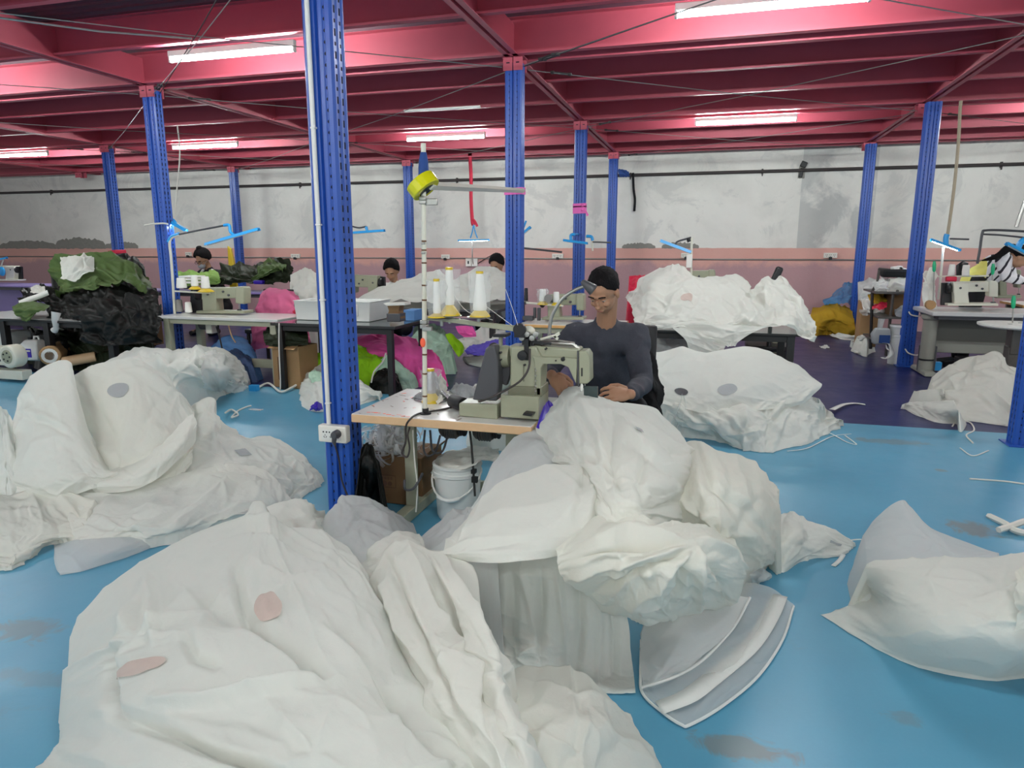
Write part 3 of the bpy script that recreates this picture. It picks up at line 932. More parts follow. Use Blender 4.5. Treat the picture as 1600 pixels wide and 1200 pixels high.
ribbon('tie', [Z(*p) for p in ((1335,850,.01),(1322,846,.03),(1345,843,.02),(1360,848,.02),(1350,856,.004))], .012, 'hem', S1)
ribbon('tie', [Z(*p) for p in ((1318,866,.02),(1312,875,.006),(1302,884,.005))], .02, 'hem', S1)
fabric('fabric_scrap', [
 [(1140,890,.1),(1165,872,.14),(1188,884,.08),(1203,896,.008)],
 [(1150,905,.08),(1172,895,.1),(1188,900,.05),(1198,905,.006)],
 [(1158,915,.02),(1175,912,.02),(1184,912,.01),(1190,910,.006)],
], 'sheer_grey', 'small crumpled scrap tucked under the right side of the central heap', group=GW, n=(40, 40), seed=73, size=.1, amp=.007)
fabric('fabric_sheet', [
 [(1350,838,.10),(1375,806,.2),(1407,782,.28),(1425,792,.26),(1460,828,.2),(1560,866,.15)],
 [(1352,852,.16),(1385,840,.22),(1420,838,.26),(1460,850,.26),(1500,865,.26),(1560,868,.24)],
 [(1356,885,.18),(1390,880,.22),(1420,880,.24),(1460,880,.25),(1500,880,.26),(1560,876,.26)],
], 'sheer_grey', 'raised triangular flap standing up at the back of the right-hand sheet', group=GW, n=(70, 80), seed=79, size=.3, amp=.006, folds=1)
fabric('fabric_sheet', [
 [(1356,880,.22),(1420,877,.26),(1492,872,.3),(1555,868,.3),(1640,860,.3),(1720,860,.3)],
 [(1353,905,.16),(1420,925,.26),(1490,930,.3),(1560,935,.34),(1640,935,.34),(1720,935,.34)],
 [(1346,932,.05),(1400,968,.16),(1470,990,.22),(1550,1000,.25),(1640,1000,.25),(1720,1000,.25)],
 [(1282,960,.006),(1378,1016,.01),(1455,1040,.02),(1545,1061,.01),(1640,1056,.01),(1720,1050,.01)],
], 'white', 'large white sheet with a pointed tip on the bare floor at the right edge', group=GW, n=(110, 110), seed=83, size=.34, amp=.012, folds=4)
fabric('fabric_scrap', [
 [(1592,895,.36),(1620,885,.4),(1660,885,.4)],
 [(1585,940,.38),(1620,935,.42),(1660,930,.42)],
 [(1588,985,.3),(1620,980,.34),(1660,980,.34)],
], 'cream', 'small white bundle on top of the right-hand sheet, cut by the photo edge', group=GW, n=(40, 40), seed=85, size=.12, amp=.012, skirt=False)
# left heap
GL = 'white sheets of the left heap'
L = fabric('fabric_bag', [
 [(16,655,3.0),(38,604,3.1),(66,576,3.2),(104,564,3.25),(121,588,3.22),(132,640,3.1)],
 [(14,700,2.85),(50,670,2.85),(85,655,2.85),(120,660,2.88),(145,690,2.9),(165,720,2.9)],
 [(20,740,2.72),(60,735,2.68),(95,730,2.68),(130,730,2.72),(160,738,2.76),(182,735,2.82)],
 [(26,768,2.7),(70,785,2.64),(110,775,2.66),(140,765,2.7),(165,758,2.75),(188,745,2.8)],
], 'white', 'upright white bag with a pointed top on the left heap', group=GL, n=(110, 110), seed=101, size=.34, amp=.012, folds=4, skirt=False, lines=[([(30, 640), (70, 650), (110, 672)], 8, .016), ([(30, 650), (75, 662), (115, 684)], 8, -.016), ([(118, 575), (135, 640), (160, 720)], 14, -.03), ([(40, 720), (60, 690), (90, 680)], 10, .012)])
L2 = fabric('fabric_bag', [
 [(112,590,3.3),(160,568,3.4),(216,563,3.45),(268,590,3.45),(300,640,3.4)],
 [(125,645,3.1),(170,620,3.15),(220,615,3.2),(272,635,3.25),(306,658,3.3)],
 [(150,705,2.92),(200,685,2.95),(240,675,3.0),(278,682,3.1),(302,694,3.15)],
 [(150,755,2.82),(200,748,2.85),(240,735,2.9),(275,715,3.0),(300,705,3.1)],
 [(130,785,2.76),(190,780,2.78),(240,768,2.85),(280,745,2.95),(300,725,3.05)],
], 'cream', 'big rounded white bag with a grey oval patch on the left heap', group=GL, n=(120, 120), seed=103, size=.3, amp=.014, folds=5, skirt=False, lines=[([(130, 600), (150, 640), (185, 720)], 14, -.03), ([(210, 600), (205, 650), (190, 700)], 14, .02), ([(250, 620), (225, 660), (200, 700)], 12, -.02)])
patch('oval_patch', L2, 186, 610, .06, .05, 'patch_grey', -.3, label='grey oval patch')
fabric('fabric_sheet', [
 [(150,742,2.82),(195,728,2.9),(240,700,2.98),(275,672,3.08),(302,646,3.2)],
 [(142,756,2.74),(200,748,2.76),(247,722,2.84),(284,690,2.95),(308,664,3.1)],
 [(150,770,2.74),(205,766,2.76),(247,747,2.83),(282,717,2.94),(303,692,3.08)],
], 'white', 'thick rolled white fold curling up across the front of the rounded bag', group=GL, n=(70, 110), seed=104, size=.2, amp=.007, folds=1, skirt=False)
L3 = fabric('fabric_sheet', [
 [(280,655,3.4),(327,621,3.5),(347,650,3.5),(380,679,3.6),(430,683,3.75),(470,712,3.7),(500,744,3.66)],
 [(280,695,3.15),(325,690,3.2),(362,700,3.25),(402,714,3.35),(440,728,3.4),(474,742,3.45),(494,752,3.5)],
 [(265,765,2.9),(320,745,2.98),(370,738,3.05),(410,748,3.12),(440,762,3.2),(456,772,3.25),(468,772,3.3)],
], 'white', 'white sheet sliding off the left heap towards the near post', group=GL, n=(90, 130), seed=107, size=.2, amp=.017, folds=6)
patch('square_tag', L3, 379, 708, .035, .03, 'patch_grey', .5, ell=False, label='grey square tag')
fabric('fabric_sheet', [
 [(140,762,2.8),(250,750,2.92),(310,735,3.02),(360,722,3.12),(420,740,3.2),(458,782,3.15)],
 [(110,795,2.6),(210,787,2.68),(290,782,2.78),(350,770,2.9),(405,782,3.0),(440,798,3.05)],
 [(115,832,2.46),(195,822,2.5),(260,820,2.58),(310,815,2.68),(370,806,2.82),(400,808,2.95)],
 [(150,852,2.42),(200,846,2.48),(250,839,2.55),(300,831,2.65),(340,824,2.75),(384,812,2.88)],
], 'white', 'long white sheet with a blunt ridge in the lower front of the left heap', group=GL, n=(110, 130), seed=109, size=.2, amp=.014, folds=5)
fabric('fabric_sheet', [
 [(-110,765,2.62),(0,767,2.66),(50,762,2.68),(100,770,2.68),(150,782,2.64)],
 [(-110,812,2.38),(0,818,2.4),(50,814,2.44),(90,816,2.48),(125,830,2.46)],
 [(-110,870,2.2),(0,868,2.2),(30,863,2.24),(64,848,2.34),(95,845,2.42)],
 [(-110,905,.005),(0,890,.005),(20,887,.005),(64,856,.005),(92,850,.005)],
], 'cream', 'cream sheets bunched along the left edge of the photo at the floor', group=GL, n=(100, 110), seed=113, size=.16, amp=.017, folds=5, lay=(.1, 1.8))
fabric('fabric_sheet', [
 [(84,848,2.45),(130,838,2.48),(190,834,2.52),(250,831,2.6),(288,830,2.66)],
 [(88,875,.03),(130,865,.05),(180,858,.05),(230,848,.03),(276,838,.01)],
 [(94,899,.004),(130,890,.01),(180,874,.01),(220,860,.01),(266,843,.004)],
], 'sheer_grey', 'flat thin sheet with a square corner sticking out below the left heap', group=GL, n=(50, 80), seed=127, size=.25, amp=.004, folds=1)
fabric('fabric_sheet', [
 [(-110,650,2.9),(-20,640,2.95),(8,638,3.0),(22,662,2.95)],
 [(-110,720,2.75),(-10,712,2.75),(12,715,2.76),(30,732,2.78)],
 [(-110,780,2.65),(-10,780,2.66),(15,778,2.68),(38,772,2.72)],
], 'white', 'white bag behind the pointed one, cut by the left edge', group=GL, n=(60, 60), seed=131, size=.2, amp=.012, skirt=False)
fabric('fabric_heap', [
 [(128,578,.25),(180,552,.36),(225,542,.42),(270,546,.42),(310,537,.46),(345,545,.38),(375,570,.2),(388,599,.01)],
 [(150,585,.3),(200,568,.44),(240,562,.47),(285,562,.47),(320,566,.42),(350,580,.3),(370,594,.12),(387,603,.006)],
 [(180,605,.2),(220,598,.3),(260,602,.3),(290,605,.25),(320,608,.15),(345,612,.05),(365,612,.012),(379,608,.006)],
], 'white', 'thin white sheets heaped on the floor under the white sewing table', n=(110, 150), seed=137, size=.28, amp=.024, folds=9, lines=[([(270, 545), (255, 575), (260, 600)], 10, -.05), ([(310, 540), (300, 570), (315, 600)], 9, .05), ([(340, 550), (325, 575), (335, 600)], 9, -.05), ([(225, 545), (215, 570), (225, 598)], 10, .04)])
fabric('fabric_sheet', [
 [(318,548,.46),(345,550,.38),(372,570,.22),(391,598,.01)],
 [(314,572,.42),(345,578,.34),(370,590,.15),(389,604,.008)],
 [(316,606,.2),(342,612,.07),(362,614,.03),(381,611,.008)],
], 'sheer', 'see-through sheet end sliding onto the blue floor at the foot of the white sewing table', n=(60, 70), seed=139, size=.2, amp=.02, folds=4, skirt=False)
fabric('fabric_sheet', [
 [(90,602,3.5),(150,596,3.5),(230,602,3.5)],
 [(90,690,3.15),(160,690,3.15),(240,690,3.15)],
 [(95,785,2.88),(160,792,2.88),(240,790,2.92)],
], 'cream', 'cream sheet filling the gap between the pointed bag and the rounded one', group=GL, n=(50, 50), seed=140, size=.2, amp=.012, skirt=False)
# heap behind the seated man
GR = 'white sheets behind the seated man'
R1 = fabric('fabric_bag', [
 [(1017,553,5.8),(1065,544,5.85),(1110,550,5.85),(1165,544,5.9),(1210,555,5.9),(1250,572,5.95),(1278,596,5.95)],
 [(1016,580,5.6),(1065,575,5.6),(1115,575,5.6),(1170,575,5.6),(1215,582,5.65),(1255,594,5.75),(1283,604,5.8)],
 [(1022,605,5.4),(1070,610,5.35),(1115,612,5.3),(1165,610,5.35),(1210,612,5.45),(1245,618,5.55),(1274,614,5.7)],
 [(1032,630,5.3),(1070,640,5.25),(1110,648,5.2),(1150,648,5.25),(1190,640,5.3),(1225,638,5.45),(1258,630,5.6)],
], 'white', 'plump white bag with a dark grey disc behind the seated man', group=GR, n=(100, 110), seed=149, size=.42, amp=.014, folds=3, skirt=False)
patch('disc', R1, 1064, 613, .052, .05, 'dark_grey', label='dark grey round valve')
patch('oval_patch', R1, 1135, 610, .07, .06, 'patch_grey', -.4, label='grey oval patch')
R2 = fabric('fabric_sheet', [
 [(1035,622,5.38),(1090,630,5.3),(1150,632,5.3),(1210,628,5.42),(1260,622,5.7),(1300,645,5.95)],
 [(1045,650,5.27),(1100,658,5.15),(1160,662,5.1),(1215,658,5.25),(1265,650,5.6),(1308,657,6.0)],
 [(1078,684,.01),(1125,692,.01),(1165,701,.01),(1206,705,.01),(1280,683,.01),(1311,664,.01)],
], 'white', 'crumpled white sheets spilling at the foot of the plump bag behind the man', group=GR, n=(90, 130), seed=151, size=.22, amp=.026, folds=9)
ribbon('strap', [Y(1066, 618, 5.3), Y(1062, 632, 5.22), Y(1056, 650, 5.18), Y(1058, 668, 5.16)], .04, 'sheer', R1, up=(1, 0, 0))
ribbon('strap', [Y(1068, 618, 5.3), Y(1072, 632, 5.22), Y(1068, 650, 5.18), Y(1066, 666, 5.16)], .015, 'hem', R1, up=(1, 0, 0))
for k, (pts) in enumerate((((1300,640,.03),(1318,632,.02),(1335,630,.01),(1352,632,.004)), ((1275,668,.02),(1300,678,.01),(1322,690,.006),(1338,694,.005),(1320,680,.006)), ((1230,705,.006),(1262,700,.006),(1300,682,.006),(1330,678,.006)))):
    ribbon('tie', [Z(*p) for p in pts], (.05, .012, .01)[k], 'hem', R2)
# right heap
H1 = fabric('fabric_heap', [
 [(1455,588,7.3),(1500,563,7.35),(1555,551,7.25),(1580,570,7.0),(1640,580,6.9)],
 [(1457,605,7.05),(1500,585,6.95),(1550,578,6.8),(1590,590,6.7),(1640,600,6.6)],
 [(1459,622,6.9),(1500,620,6.7),(1550,620,6.5),(1590,628,6.4),(1640,640,6.4)],
 [(1460,645,.02),(1500,652,.02),(1550,660,.02),(1585,664,.02),(1640,668,.02)],
], 'cream', 'yellowish white bag heap beside the post at the right edge', n=(90, 100), seed=163, size=.32, amp=.022, folds=6)
fabric('loose_flap', [
 [(1410,631,.05),(1440,628,.1),(1490,625,.2)],
 [(1413,636,.02),(1450,643,.06),(1500,645,.15)],
 [(1430,648,.004),(1465,660,.006),(1510,662,.006)],
], 'white', n=(36, 50), seed=167, size=.16, amp=.008, parent=H1)
fabric('loose_flap', [
 [(1428,611,.12),(1445,609,.16),(1475,608,.2)],
 [(1429,616,.08),(1445,616,.1),(1475,620,.14)],
 [(1434,620,.04),(1447,622,.05),(1475,630,.05)],
], 'white', n=(24, 30), seed=173, size=.16, amp=.005, parent=H1)
# ------------------------------------------------------------------ pixel outlines at their own depth, with real thickness
def outline(pts, y, o=(0, 0, 0)):
    o = Vector(o)
    return [((Y(px, py, y) - o).x, (Y(px, py, y) - o).z) for px, py in pts]
def slab(mb, pts, y, depth, o=(0, 0, 0)):
    """solid of the given outline, standing at depth y and reaching back by `depth`"""
    return mb.prism(outline(pts, y, o), y - Vector(o).y, y + depth - Vector(o).y, 'y')
def L(p, o):
    return Vector(p) - Vector(o)

# ------------------------------------------------------------------ near work table
TZ = .61
t = thing('sewing_table', 'small work table with a scuffed white top and tan edge, against the near post', 'table', (-1.235, 3.33, 0))
MB().box((0, 0, TZ - .0225), (.93, .66, .041)).build('core', 'wood_edge', t, bev=.004)
MB().box((0, 0, TZ - .001), (.926, .656, .003)).build('tabletop', 'lam_white', t, bev=.001)
rg = random.Random(5)
mk, gk = MB(), MB()
for k in range(34):
    u, v = rg.random() ** 1.6, rg.random()
    a = rg.random() * 3
    m_ = mk if k % 3 == 0 else gk
    m_.box((-.45 + u * .62, -.31 + v * .6, TZ + .0008), (rg.uniform(.012, .05), rg.uniform(.002, .009), .0004), rot(z=a))
for k in range(9):
    mk.box((-.40 + .03 * k + rg.uniform(-.01, .01), -.31 + rg.uniform(0, .04), TZ + .0008), (rg.uniform(.01, .035), rg.uniform(.004, .012), .0004), rot(z=rg.uniform(-.4, .4)))
tag(mk.build('marker_smear', 'orange_mark', t, smooth=False), 'orange marker smears', kind='stuff')
tag(gk.build('scratch', 'print_dark', t, smooth=False), None, kind='stuff')
for sx in (-.26, .30):
    lg = MB().box((sx, -.08, TZ / 2), (.06, .035, TZ - .05)).build('leg', 'leg_green', t, bev=.003)
    MB().box((sx, 0, .035), (.062, .56, .06)).build('foot', 'leg_green', t, bev=.004)
    MB().box((sx, 0, TZ - .055), (.055, .5, .03)).build('top_rail', 'leg_green', t, bev=.003)
MB().box((.02, .12, .13), (.5, .03, .06)).build('cross_bar', 'leg_green', t, bev=.003)
for (x, y, s) in ((-.06, 0, 1), (.13, .0, 1.05)):      # clutch motors under the top
    mo = MB().lathe([(.0, -.06), (.035, -.06), (.05, -.045), (.055, -.01), (.055, .03), (.045, .045), (.02, .05)], (x, y, TZ - .125), 20, 'x').build('motor', 'motor', t)
    MB().lathe([(.012, .05), (.04, .052), (.04, .06), (.034, .066), (.04, .072), (.04, .08), (.012, .084)], (x, y, TZ - .125), 20, 'x').build('pulley', 'rubber', mo)
    fb = MB()
    for k in range(5):
        fb.lathe([(.053, -.03 + .014 * k), (.0585, -.027 + .014 * k), (.053, -.024 + .014 * k)], (x, y, TZ - .125), 20, 'x')
    tag(fb.build('cooling_fin', 'dark_grey', mo), None, kind='stuff')
    MB().box((x, y, TZ - .065), (.05, .05, .06)).build('mount', 'motor', mo, bev=.004)
MB().tube([(.06, -.05, TZ - .1), (.085, -.09, .42), (.105, -.12, .28), (.118, -.14, .17)], .006, 8).box((.118, -.14, .26), (.03, .02, .03)).box((.11, -.13, .3), (.022, .03, .02)).build('treadle_rod', 'black_steel', t)

# ------------------------------------------------------------------ the big grey-green sewing machine
yM = 3.14
o = Y(780, 652, yM)
o.z = TZ
sm = thing('sewing_machine', 'old grey-green feed-off-the-arm sewing machine with a dark belt guard on the small table', 'sewing machine', o)
def mslab(name, pts, y, d, m_='machine', parent=None, bev=.006, seg=3):
    b = MB()
    for poly in (pts if isinstance(pts[0][0], tuple) else [pts]):
        slab(b, poly, y, d, o)
    return b.build(name, m_, parent or sm, bev=bev, seg=seg)
mslab('front_base', [(717, 630), (777, 632), (777, 656), (717, 650)], yM - .05, .13)
mslab('main_base', [(782, 617), (842, 620), (842, 656), (782, 652)], yM - .06, .2)
mslab('body', [(797, 541), (838, 541), (846, 556), (846, 585), (843, 620), (796, 618)], yM - .02, .13, bev=.012)
mslab('lower_body', [(794, 603), (846, 605), (846, 621), (793, 619)], yM - .03, .15, 'machine_dirty')
mslab('arm', [(795, 540), (840, 541), (905, 545), (905, 562), (893, 568), (850, 566), (844, 560), (796, 558)], yM - .01, .11, bev=.01)
mslab('lower_arm', [(832, 557), (902, 560), (902, 570), (900, 600), (895, 590), (888, 574), (876, 569), (849, 569), (845, 575), (845, 618), (838, 618), (835, 566)], yM - .03, .04, bev=.004)
hd = mslab('head', [(904, 549), (916, 548), (921, 556), (922, 596), (917, 600), (904, 600)], yM - .03, .10, bev=.006)
mslab('face_slot', [(908, 575), (910, 575), (910, 588), (908, 588)], yM - .034, .01, 'black', hd, .001)
MB().cyl(L(Y(908, 598, yM), o), L(Y(908, 612, yM), o), .004, 8).cyl(L(Y(914, 600, yM), o), L(Y(914, 620, yM), o), .003, 8).build('needle_bar', 'steel', hd)
MB().lathe([(.002, .02), (.007, .012), (.007, -.006), (.003, -.016)], L(Y(909, 606, yM - .035), o), 10).build('lever_knob', 'white_paint', hd)
mslab('presser_plate', [(912, 603), (934, 604), (934, 626), (912, 624)], yM - .01, .012, 'glass_top', bev=.002)
# belt guard, hand wheel, pulley
mslab('belt_guard', [(758, 546), (764, 540), (773, 540), (778, 566), (779, 604), (776, 627), (738, 625)], yM - .055, .075, 'dark_grey', bev=.008)
mslab('belt_guard_inner', [(778, 556), (797, 552), (797, 585), (791, 603), (784, 600)], yM + .03, .04, 'dark_grey', bev=.005)
hw = MB().lathe([(.0, -.02), (.045, -.02), (.062, -.012), (.066, 0), (.062, .012), (.05, .02), (.0, .02)], L(Y(771, 556, yM + .04), o), 28, 'x').build('hand_wheel', 'rubber', sm)
MB().lathe([(.0, .02), (.05, .022), (.055, .05), (.05, .075), (.0, .08)], L(Y(774, 556, yM + .04), o), 28, 'x').build('end_cover', 'machine', sm)
mslab('thread_post', [(779, 523), (784, 523), (784, 541), (779, 541)], yM + .03, .02, bev=.002)
mslab('thread_plate', [(770, 522), (791, 522), (791, 527), (770, 527)], yM + .0, .08, 'black', bev=.002)
MB().lathe([(.0, -.02), (.023, -.018), (.023, .01), (.0, .012)], L(Y(817, 555, yM - .03), o), 18, 'y').build('tension_knob', 'black', sm)
for (px, py, r) in ((880, 561, .010), (827, 631, .010), (782, 551, .006), (853, 545, .005), (820, 570, .005), (783, 562, .004), (869, 563, .004)):
    MB().lathe([(.0, -.012), (r, -.01), (r, .012)], L(Y(px, py, yM - .025 if px > 800 else yM - .02), o), 12, 'y').build('screw', 'black', sm)
mslab('hinge_foot', [(818, 645), (833, 647), (830, 651), (816, 649)], yM - .11, .05, 'black', bev=.002)
mslab('panel_seam', [(817, 569), (819, 569), (819, 596), (817, 596)], yM - .0225, .004, 'machine_dirty', bev=0)
cb = MB()
for k in range(11):      # lift chain along the neck
    c = L(Y(836 + (k % 2), 575 + k * 4, yM - .045), o)
    cb.lathe([(.004, -.002), (.0055, 0), (.004, .002)], c, 8, 'y' if k % 2 else 'x')
tag(cb.build('chain', 'steel', sm), None, kind='stuff')
# clutter of thread guides above the arm
g = MB()
g.box(L(Y(822, 530, yM + .01), o), (.03, .04, .05)).box(L(Y(823, 546, yM - .02), o), (.02, .02, .10)).box(L(Y(840, 535, yM), o), (.13, .012, .012), rot(y=.06)).box(L(Y(833, 543, yM), o), (.02, .015, .07), rot(y=-.35))
g.tube([L(Y(*p, yM), o) for p in ((812, 530), (824, 526), (836, 530), (848, 540))], .006, 6)
g.tube([L(Y(*p, yM - .01), o) for p in ((820, 520), (830, 526), (828, 545), (837, 552))], .005, 6)
g.build('thread_guide', 'black', sm)
g = MB()
for (px, py) in ((816, 528), (824, 522), (832, 528), (838, 522)):
    g.lathe([(.004, -.015), (.013, -.013), (.006, 0), (.013, .013), (.004, .015)], L(Y(px, py, yM - .03), o), 12, 'y')
g.build('tension_disc', 'steel', sm)
MB().ell(L(Y(828, 516, yM), o), (.028, .02, .02), R=rot(y=.5)).build('finger_guard', 'machine_light', sm)
MB().tube([L(Y(*p, yM + .03), o) for p in ((822, 538), (860, 536), (895, 538), (904, 545))], .009, 8).tube([L(Y(*p, yM + .06), o) for p in ((835, 532), (870, 532), (898, 536))], .006, 8).build('top_rod', 'steel', sm)
MB().tube([L(Y(*p, yM), o) for p in ((845, 530), (867, 524), (874, 520))], .006, 8).box(L(Y(868, 527, yM), o), (.03, .01, .012), rot(y=.6)).box(L(Y(870, 524, yM), o), (.03, .01, .012), rot(y=-.7)).build('wing_nut', 'machine_light', sm)
MB().tube([L(Y(*p, yM - .03), o) for p in ((903, 548), (903, 580), (904, 604))], .004, 8).build('lift_rod', 'dark_grey', sm)

# flexible lamp arching over the machine
a = [Y(*p, 3.42) for p in ((858, 535), (859, 510), (864, 490), (876, 470), (890, 458), (905, 450), (915, 447))]
gl = tag(MB().tube(catmull(np.array([tuple(p) for p in a]), 24).tolist(), .009, 10).build('gooseneck_lamp', 'steel'), 'grey flexible lamp neck arching over the big sewing machine in front of the man', 'lamp')
MB().lathe([(.010, -.04), (.016, -.03), (.03, .03), (.028, .035), (.0, .03)], Y(919, 447, 3.42), 16, R=rot(y=2.2)).build('lamp_head', 'dark_grey', gl)
MB().lathe([(.02, 0), (.02, .02), (.012, .05)], Y(858, 538, 3.42) - Vector((0, 0, .03)), 12).build('clamp', 'steel', gl)

# ------------------------------------------------------------------ thread stand with spool dishes, tie arm to the post behind
px_, py_, yS = 661, 640, 3.26
base = Z(665, 647, TZ)
yS = base.y
def S(px, py, dy=0):
    return Y(px, py, yS + dy)
bx = base
ts = thing('thread_stand', 'tall pale thread stand clamped to the table, arm tied back to a post', 'thread stand', bx)
top = Vector((bx.x, bx.y, S(661, 282).z))
# pole leans slightly as in the photo
def PO(py):
    u = (647 - py) / (647 - 224)
    p = S(664 - 2.5 * u, py)
    return L(p, bx)
MB().tube([PO(647), PO(600), PO(500), PO(400), PO(300), PO(224)], .0115, 12).build('pole', 'machine_light', ts)
MB().lathe([(.028, 0), (.028, .006), (.016, .012), (.016, .03)], (0, 0, 0), 16).build('foot_flange', 'black', ts)
bd = MB()
for py in (620, 585, 555, 470, 447, 412, 392, 378):
    bd.tube([PO(py), PO(py - 2.5)], .0123, 12)
tag(bd.build('tape_band', 'print_dark', ts), 'dark bands of tape and stain', kind='stuff')
MB().ell(PO(535) + Vector((-.004, -.012, 0)), (.014, .008, .024)).build('orange_sticker', 'orange_mark', ts)
MB().tube([PO(248), PO(240)], .013, 12).tube([PO(276), PO(262), PO(250), PO(238)], [.024, .024, .021, .014], 12).build('blue_wrap', 'blue_cloth', ts)
cl = MB()
for py in (510, 503, 316, 310):
    cl.box(PO(py), (.035, .035, .018))
cl.box(PO(513) + Vector((.02, -.01, 0)), (.05, .02, .022)).box(PO(313) + Vector((.035, .0, -.008)), (.07, .012, .03)).box(PO(380), (.02, .03, .012)).box(PO(395), (.02, .03, .012))
for k in range(0, len(cl.v), 8):
    MB().add(cl.v[k:k + 8], cl.f[:6]).build('clamp', 'steel', ts, bev=.003)
MB().tube([L(S(668, 497), bx), L(S(806, 512), bx)], .011, 4).box(L(S(740, 505), bx), (.44, .02, .022), rot(y=.106)).build('spool_arm', 'machine', ts, bev=.002)
MB().lathe([(.0, -.012), (.03, -.012), (.03, .012), (.0, .012)], L(S(812, 515), bx), 18, 'y').box(L(S(812, 524), bx), (.05, .02, .02)).build('arm_end_cap', 'black', ts, bev=.002)
# arm from the pole top back to the second post
A0, A1 = S(672, 290), Y(818, 298, 6.35)
bars = MB().tube([L(A0, bx), L(A1, bx)], .02, 4)
bars.build('tie_arm', 'machine_light', ts, smooth=False)
bl = MB()
for u in (.1, .3, .55, .8):
    p = L(A0.lerp(A1, u), bx)
    bl.box(p + Vector((0, -.012, 0)), (.012, .01, .012))
bl.build('bolt', 'steel', ts)
dish = []
for px, py in ((690, 498), (703, 494), (748, 496)):
    MB().lathe([(.0, -.035), (.008, -.035), (.01, -.006), (.055, 0), (.058, .004), (.0, .004)], L(S(px, py), bx), 20).build('spool_dish', 'steel', ts)
# thread cones: each its own object, in a clear sleeve
def cone(loc, label, h=.19, r0=.03, r1=.017, base_r=.055, base_h=.04, sleeve=True, group=None, m_='thread', lean=0, cap=True, basecol='yellow_cone'):
    c = thing('thread_cone', label, 'thread cone', loc, 0, group)
    if base_r:
        MB().lathe([(.0, 0), (base_r, 0), (base_r, .005), (r0 * .85, base_h), (.0, base_h)], n=20).build('cone_base', basecol, c)
    b = base_h if base_r else 0
    prof = [(r0 * .9, b)] + [(r0 + (r1 - r0) * k / 8 + (.0012 if k % 2 else 0), b + .006 + (h - b - .012) * k / 8) for k in range(9)] + [(r1 * .9, h)]
    MB().lathe([(.0, b)] + prof + [(.0, h)], n=20).build('thread', m_, c)
    if cap:
        MB().lathe([(.0, h), (r1 * 1.05, h), (r1 * 1.05, h + .012), (.0, h + .012)], n=16).build('tube_end', basecol, c)
    if sleeve:
        rq = random.Random(int(loc[0] * 1000))
        rings = []
        for k in range(7):
            z = .004 + (h * 1.0) * k / 6
            ring = []
            for j in range(18):
                rr_ = (base_r * .98 + .006 * (k / 6)) * rq.uniform(.86, 1.06) + (.012 if k > 3 else 0) * rq.uniform(-1, 1)
                ring.append((rr_ * cos(2 * pi * j / 18), rr_ * sin(2 * pi * j / 18), z + rq.uniform(-.004, .004)))
            rings.append(ring)
        MB().rings(rings, cap=False).build('plastic_sleeve', 'film', c, angle=180)
    return c
G_ = 'thread cones in plastic sleeves on the stand'
p = S(703, 494); cone((p.x, p.y, p.z + .004), 'thread cone in a clear sleeve on the middle dish, tallest on the near stand', .215, .022, .017, .05, .05)
p = S(750, 496); cone((p.x, p.y, p.z + .004), 'fat white thread cone in a clear sleeve on the outer dish of the near stand', .20, .033, .017, .048, .03)
p = S(683, 498, -.04); cone((p.x, p.y, p.z + .006), 'thread cone beside the pole of the near stand, partly behind it', .17, .018, .014, .045, .02)
p = Z(667, 632, TZ); cone((p.x + .0, p.y + .06, TZ), 'silver wrapped thread cone standing on the near table behind the pole', .17, .028, .02, .052, .05, m_='foil')
# roll of yellow tape stuck on the stand
c = S(661, 290)
tr = thing('tape_roll', 'yellow roll of packing tape slung on top of the thread stand', 'tape', c)
R_ = rot(y=radians(-8)) @ rot(z=radians(28)) @ rot(x=radians(14))
Rr = Matrix.Rotation(radians(55), 3, Vector((0, 1, 0))) 
ax = Vector((0, 0, 1)).rotation_difference(Vector((.63, .02, -.77))).to_matrix()
MB().lathe([(.040, -.029), (.070, -.029), (.073, -.026), (.073, .026), (.070, .029), (.040, .029)], (0, 0, 0), 40, R=ax).build('tape_band', 'tape', tr)
MB().lathe([(.034, -.030), (.040, -.030), (.040, .030), (.034, .030)], (0, 0, 0), 32, R=ax).build('core', 'black', tr)

# threads running to the machine
for pts in ((Y(790, 452, yS + .05), Y(800, 480, yS), Y(809, 508, yS - .02)), (Y(748, 470, yS), Y(775, 490, yS), Y(805, 512, yS)), (Y(700, 444, yS), Y(728, 485, yS), Y(770, 500, yS))):
    tag(MB().tube(catmull(np.array([tuple(v) for v in pts]), 14).tolist(), .0012, 4).build('thread_line', 'thread'), {0: 'white thread coming down in front of the second post', 1: 'white thread from the fat cone to the arm end', 2: 'white thread slack beside the middle cone'}[len([x for x in bpy.data.objects if x.name.startswith('thread_line')]) - 1], 'thread')

# things lying on the near table
rags = [((672, 612), (693, 600), (700, 618), (684, 634), 'cream', 'cream rag crumpled on the near table beside the pole', .10), ((700, 612), (728, 606), (752, 616), (725, 626), 'patch_grey', 'grey patterned rag lying behind the belt guard', .05), ((738, 606), (768, 596), (775, 606), (748, 620), 'white', 'white scrap behind the belt guard on the near table', .05)]
for k, (a, b_, c_, d_, m_, lab, h) in enumerate(rags):
    pts = [Z(*q, TZ) for q in (a, b_, c_, d_)]
    cen = sum(pts, Vector()) / 4
    G = []
    for i in range(5):
        row = []
        for j in range(5):
            u, v = j / 4, i / 4
            p = pts[0].lerp(pts[1], u).lerp(pts[3].lerp(pts[2], u), v)
            row.append(p + Vector((0, 0, .006 + h * sin(pi * u) * sin(pi * v))))
        G.append(row)
    fabric('rag', G, m_, lab, 'rag', n=(40, 40), seed=200 + k, size=.05, amp=.010, folds=6, floor=TZ + .002, skirt=False)
